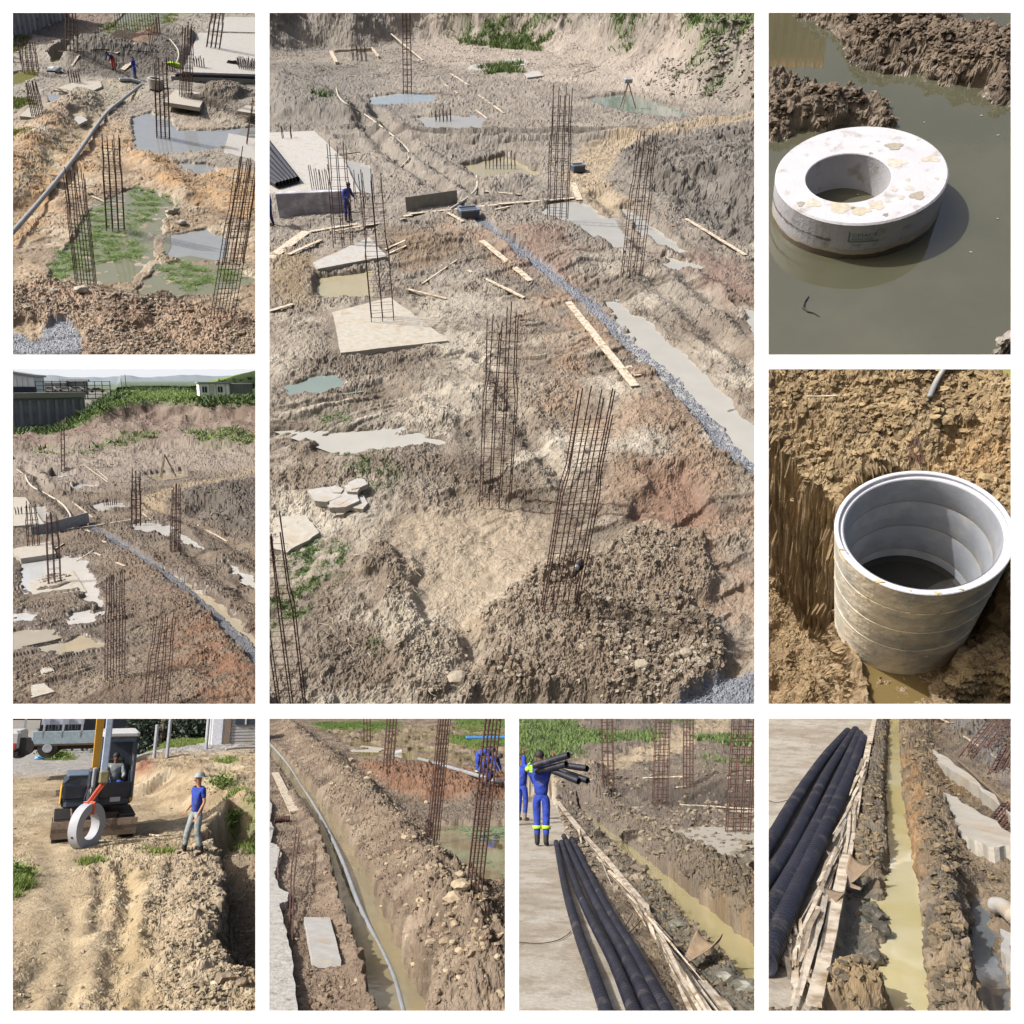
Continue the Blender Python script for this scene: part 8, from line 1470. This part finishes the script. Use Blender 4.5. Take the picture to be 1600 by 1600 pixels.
    softpipe(v, [v.on(*p_, .012) for p_ in ((-20, 1228), (100, 1238), (200, 1225), (262, 1195), (286, 1172))], .004, "thin curved wire lying on the concrete slab", "wire", 'rust', cat="wire")
    for a_, b_, lb in (((600, 1200), (672, 1140), "rusty bar sticking out beneath the edging boards"), ((585, 1155), (625, 1105), "short twig beside the rusty bar")): softpipe(v, [v.on(*a_, .03), v.on(*b_, .06)], .006, lb, "steel_rod", 'rust', cat="rod")
    return v
before = {o.name for o in bpy.data.objects}
VS = view_slab()
clip_view(VS, before)
# ================================================================ bottom-right scene: looking steeply along the trench
def view_along():
    v = View('along', OPEN[8], (1200, 1122, .2862), horizon=985, H=1.65, u=10.9)
    v.grid(rows_lin(1740, 1095, 600), 380, 40)
    X, Y = v.X, v.Y
    c1, i1 = clods(X, Y, 6, 901); c2, i2 = clods(X, Y, 14, 902); c3, i3 = clods(X, Y, 34, 903); rough = .045 * c1 + .03 * c2 + .014 * c3
    Z = .015 * fbm(X, Y, 1, 4, 905) + rough * .7
    slab = v.poly([(-400, -100), (600, -100), (590, 20), (530, 340), (470, 600), (440, 860), (330, 1650), (-400, 1650)], .03, .02, .3, 906)
    water_ = [(668, -60), (712, -60), (722, 200), (742, 400), (775, 600), (815, 800), (838, 1000), (870, 1250), (915, 1660), (650, 1660), (640, 1500), (632, 1250), (628, 1000), (648, 800), (655, 600), (640, 430), (648, 300), (655, 150)]
    ch = v.poly(water_, .03, .025, .25, 907)
    rg = v.poly([(735, -60), (860, -60), (900, 200), (960, 450), (1030, 700), (1060, 900), (1060, 1100), (1180, 1650), (930, 1650), (870, 1200), (850, 980), (800, 700), (760, 400), (735, 200)], .12, .06, .5, 908); Z += .13 * rg + rough * 1.1 * rg
    lf = v.poly([(590, 20), (655, -20), (648, 300), (640, 430), (665, 600), (650, 800), (560, 860), (480, 800), (540, 400)], .06, .05, .4, 909); Z += .03 * lf + rough * 1.0 * lf
    flat = v.poly([(440, 860), (560, 880), (600, 1000), (620, 1300), (640, 1480), (520, 1500), (340, 1480), (380, 1150)], .08, .06, .4, 910); Z = Z * (1 - .8 * flat) - .05 * flat + .03 * flat * fbm(X, Y, 6, 4, 911)
    cl_ = v.poly([(330, 1480), (450, 1460), (560, 1500), (650, 1560), (660, 1660), (300, 1660)], .05, .04, .3, 912); Z += .08 * cl_ + rough * cl_
    chunk = v.poly([(560, 1040), (640, 1080), (650, 1210), (620, 1240), (600, 1150), (540, 1100)], .05, .04, .3, 913); Z += .06 * chunk; Z += .4 * v.poly([(950, -60), (1450, -60), (1450, 360), (1200, 250), (1030, 120)], .5, .3, 1.5, 914) * (.6 + .4 * c1)
    Z = Z * (1 - ch) - .22 * ch
    p2 = v.poly([(1075, 950), (1150, 950), (1200, 1040), (1240, 1180), (1330, 1380), (1420, 1660), (1170, 1660), (1120, 1450), (1085, 1180)], .05, .04, .3, 915); Z = Z * (1 - p2) - .16 * p2
    p3 = v.poly([(872, 370), (910, 380), (1000, 500), (1040, 620), (1100, 730), (1060, 730), (1000, 650), (950, 520)], .04, .03, .3, 916); Z = Z * (1 - p3) - .12 * p3
    Z = Z * (1 - slab) + (.03 + .005 * fbm(X, Y, 2, 4, 917)) * slab
    C = base_color(X, Y, 1.8, lin((148, 128, 102)), lin((116, 100, 80)), lin((168, 148, 120)), 918); C = mixc(C, .8 * v.poly([(735, 250), (800, 300), (860, 700), (880, 960), (820, 950), (790, 650)], .1, .08, .4, 919), lin((176, 128, 66))); C = mixc(C, .7 * v.poly([(900, 290), (1060, 350), (1100, 450), (950, 420)], .15, .1, .5, 920), lin((168, 130, 70)))
    C = mixc(C, .8 * v.poly([(850, 900), (1060, 850), (1180, 1650), (920, 1650)], .1, .1, .5, 921) * sstep(-.4, .3, fbm(X, Y, 2, 4, 922)), lin((104, 102, 96))); C = mixc(C, .85 * np.maximum(flat, chunk), lin((122, 124, 114))); C = mixc(C, .6 * lf, lin((110, 106, 96))); C = mixc(C, .8 * cl_, lin((188, 160, 112)))
    C = mixc(C, .7 * v.poly([(900, -60), (1450, -60), (1450, 420), (1100, 250)], .5, .4, 1.5, 923), lin((96, 92, 90))); C = mixc(C, .6 * v.poly([(1000, 80), (1150, 230), (1330, 420), (1330, 300), (1100, 60)], .2, .2, 1, 924), lin((148, 150, 154)))
    C = mixc(C, .8 * v.poly([(980, 1180), (1080, 1200), (1180, 1500), (1100, 1640), (1040, 1400)], .08, .06, .4, 925), lin((160, 140, 116)))
    sc_ = base_color(X, Y, 1.3, lin((222, 212, 194)), lin((198, 184, 162)), lin((230, 222, 206)), 926); sc_ = mixc(sc_, .4 * sstep(.15, .5, fbm(X, Y, 5, 5, 927)), lin((160, 138, 112))); C = C * (1 - slab[..., None]) + sc_ * slab[..., None]; C = C * (1 + .35 * ((i1 + i2) / 2 - .5) * (1 - slab))[..., None]
    v.ground(Z, C, np.clip(.15 + .45 * flat + .3 * chunk + .5 * sstep(0, -.1, Z), 0, 1) * (1 - slab), colmat("mud_along", v.u, bump=.005, bscale=45, var=.2, vscale=26), "slab, mud flat and spoil on both sides of the straight trench", disp=((.04, 9),), tone=.84)
    stone = colmat("stone_along", v.u, bump=.004, bscale=50, var=.15)
    rocks(v, np.clip(rg + lf + cl_ + .2, 0, 1) * (1 - ch) * (1 - slab) * (1 - .85 * flat) * (1 - p2) * (1 - p3), 6000, .003, .05, lin((162, 142, 110)), lin((98, 90, 76)), stone, "wet clods heaped along the straight trench", name="clods", power=2.4)
    wy = watermat("water_cream", lin((222, 214, 176), .6), v.u, .0006, 5, color2=lin((206, 194, 136), .6)); wg = watermat("water_grey", lin((136, 142, 146), .45), v.u, .0006, 5)  # cream base made lighter to stand in for its bright reflection
    q = [v.q(x, y, -.015) for x, y in ((600, -70), (780, -70), (830, 500), (960, 1250), (1000, 1700), (560, 1700), (560, 900), (600, 300))]; c = sum(q, Vector()) / len(q); o = MB().add([p - c for p in q], [tuple(range(len(q)))]).build("water", wy, v=v, at=c); o.data.flip_normals() if o.data.polygons[0].normal.z < 0 else None; tag(o, "cream coloured water in the straight trench", None, None, "structure")
    pond_water(v, [(1075, 950), (1150, 950), (1200, 1040), (1240, 1180), (1330, 1380), (1420, 1660), (1170, 1660), (1120, 1450), (1085, 1180)], -.03, wg, "blue grey pool right of the dark spoil", ring=.08); pond_water(v, [(872, 370), (910, 380), (1000, 500), (1040, 620), (1100, 730), (1060, 730), (1000, 650), (950, 520)], -.05, wg, "narrow pool along the concrete footing", ring=.06); pond_water(v, [(440, 870), (560, 880), (600, 1000), (620, 1300), (560, 1440), (380, 1440), (390, 1150)], -.052, wg, "thin film of water on the grey mud flat", ring=.02)
    G = "footing slabs beside the straight trench"
    pad(v, [(890, 170), (940, 195), (1130, 330), (1330, 520), (1330, 545), (1100, 345), (900, 225)], "far footing slab edge running down to the right", .12, 'conc', group=G, lift=.04); pad(v, [(955, 405), (1030, 430), (1350, 640), (1350, 700), (1200, 700), (1060, 640), (1010, 520)], "near footing slab with clods on it behind the spoil", .2, 'conc', group=G, lift=.06)
    pad(v, [(1030, 640), (1080, 650), (1200, 720), (1180, 745), (1060, 700)], "short grey concrete block end by the narrow pool", .1, 'conc', group=G, lift=.03)
    pad(v, [(1265, 1150), (1350, 1180), (1350, 1420), (1300, 1330)], "pale slab corner at the right border by the grey pool", .1, 'concw', group=None, name="slab_corner", cat="slab", lift=.04)
    softpipe(v, [v.on(1245, 1085, .06), v.on(1290, 1095, .06), v.on(1350, 1150, .06)], .045, "cut end of a pale concrete pipe at the right border", "pipe_end", 'concw', cat="pipe", n=18)
    for a_, b_, w_, lb, kw in (((590, -10), (552, 180), 24, "far edging board at the slab edge, narrow end", dict(lift=.05)), ((552, 180), (512, 390), 30, "second edging board from the far end", dict(lift=.06)), ((505, 400), (440, 800), 34, "long middle edging board partly split", dict(lift=.05)), ((430, 800), (330, 1310), 60, "broad bare edging board below the curled plywood", dict(lift=.05)), ((330, 1310), (255, 1650), 76, "nearest broad edging board at the bottom border", dict(lift=.05)), ((930, 10), (985, 38), 10, "small pale plank end at the top of the far bank", {}), ((1070, 115), (1250, 240), 7, "thin pole lying up the far bank", {}), ((1040, 250), (1330, 520), 8, "dark batten along the far footing slab", dict(key='woodd'))):
        plank(v, a_, b_, w_, lb, th=.02, group="boards beside the straight trench", **{k: q_ for k, q_ in kw.items() if k != 'th'})
    splinters(v, [(540, 230), (490, 420), (440, 620), (380, 800), (330, 960), (280, 1130), (230, 1300)], 70, "split plywood slivers along the slab edge near the pipes", .022)
    splinters(v, [(150, 1120), (170, 1250), (180, 1420), (200, 1650)], 40, "fan of broken slivers at the bottom left beside the pipes", .06, h=.04)
    curl(v, v.on(420, 960, .05), .26, .20, R(-25), "plywood sheet curling into a dark funnel at the slab edge", amp=.8, tilt=.3); curl(v, v.on(300, 1130, .04), .36, .13, R(-8), "pale plywood strip standing off the edging board", amp=.3, tilt=.12); curl(v, v.on(390, 860, .04), .3, .1, R(8), "pale split ply strip above the dark funnel", amp=.3, tilt=.08)
    pad(v, [(62, 1310), (110, 1150), (300, 1165), (270, 1420), (160, 1400)], "flat flaking piece of plywood beside the pipes", .02, 'wood', name="plywood_piece", cat="plywood sheet", group=None, lift=.03, edge=.01)
    GP = "black corrugated pipes beside the straight trench"
    for pts, r_, lb in (([(436, 72), (330, 190), (235, 320), (130, 480), (50, 620), (-60, 790)], .056, "leftmost corrugated pipe bending away to the left border"), ([(478, 62), (400, 180), (310, 330), (215, 520), (110, 720), (-60, 960)], .054, "second corrugated pipe, lying between the outer ones"), ([(500, 85), (440, 220), (350, 420), (240, 650), (120, 880), (-60, 1180)], .06, "third corrugated pipe, thick and close to the fourth"), ([(520, 108), (455, 290), (370, 480), (270, 700), (150, 960), (-20, 1340)], .06, "rightmost corrugated pipe lying nearest the boards")):
        cpipe(v, [v.q(x, y, r_ + .035) for x, y in pts], r_, lb, group=GP, pitch=.05, n=22, amp=.11)
    G = "rebar columns leaning at the top right of the straight trench scene"
    def leaning(bx, by, tx, ty, w, lb, nx=4):
        B = v.on(bx, by, -.03); px, py = v.z2p((tx, ty)); r = v.ray(px, py); t_ = (B.y + .25) / r[1]; T = Vector((float(r[0] * t_), B.y + .25, float(v.H + r[2] * t_))); ax = T - B; Wd = w * v.zoom[2] * v.pxm(B); t = thing(v, "rebar_column", lb, "rebar column", B, 0, G); m = M_(v, 'rust'); sd = Vector((.8, -.6, 0)) * Wd; dp = Vector((.3, .5, 0)) * Wd
        for i in range(nx):
            for j in (-.5, .5): o_ = sd * (i / (nx - 1) - .5) + dp * j; MB().tube([o_, o_ + ax * .5, o_ + ax], .007, 6).build("bar", m, t)
        for k in range(10): f = ax * (k + .5) / 10; MB().tube([f + sd * a + dp * b for a, b in ((-.52, -.52), (.52, -.52), (.52, .52), (-.52, .52), (-.52, -.52))], .003, 4, caps=False).build("tie", m, t)
    leaning(1225, 600, 1350, 470, 110, "nearest leaning rebar column on the near footing slab"); leaning(1110, 200, 1290, -10, 110, "leaning rebar column in the middle of the far bank"); leaning(905, 45, 960, -20, 60, "short leaning rebar column at the top by the trench"); leaning(1260, 300, 1350, 150, 100, "leaning rebar column at the right border")
    for x, y, s_, lb in ((600, 775, .035, "grey stone on the left bank of the straight trench"), (575, 1085, .06, "dark block of mud on the bank, upper one"), (620, 1170, .06, "dark block of mud on the bank, lower one"), (1065, 1040, .03, "small pale stone beside the grey pool"), (590, 1330, .045, "dark mud block near the bottom of the flat"), (630, 1480, .045, "wet mud block at the lower end of the bank")):
        V = IV * (1 + .13 * RNG.normal(size=(len(IV), 1))) * [s_ * .9, s_ * .9, s_ * .6]; tag(MB().add(V, [tuple(f) for f in IF]).build("mud_block", v.mats.setdefault('ws', pmat("wetstone_" + v.tag, lin((96, 92, 82), .5), .55, var=.3, scale=12, bump=.015, u=v.u)), v=v, at=v.on(x, y, s_ * .3)), lb, "mud block")
    for a_, b_, lb in (((280, 660), (415, 605), "thin dark stick pointing from the pipes to the boards"), ((270, 780), (300, 760), "short stick near the middle of the pipes"), ((340, 590), (420, 575), "thin upper stick beside the split boards")): softpipe(v, [v.on(*a_, .02), v.on(*b_, .03)], .005, lb, "stick", 'rust', cat="stick")
    softpipe(v, [v.on(*p_, .012) for p_ in ((0, 455), (40, 468), (80, 462), (105, 455))], .003, "thin wire on the slab left of the pipes", "wire", 'rust', cat="wire")
    return v
before = {o.name for o in bpy.data.objects}
VL = view_along()
clip_view(VL, before)
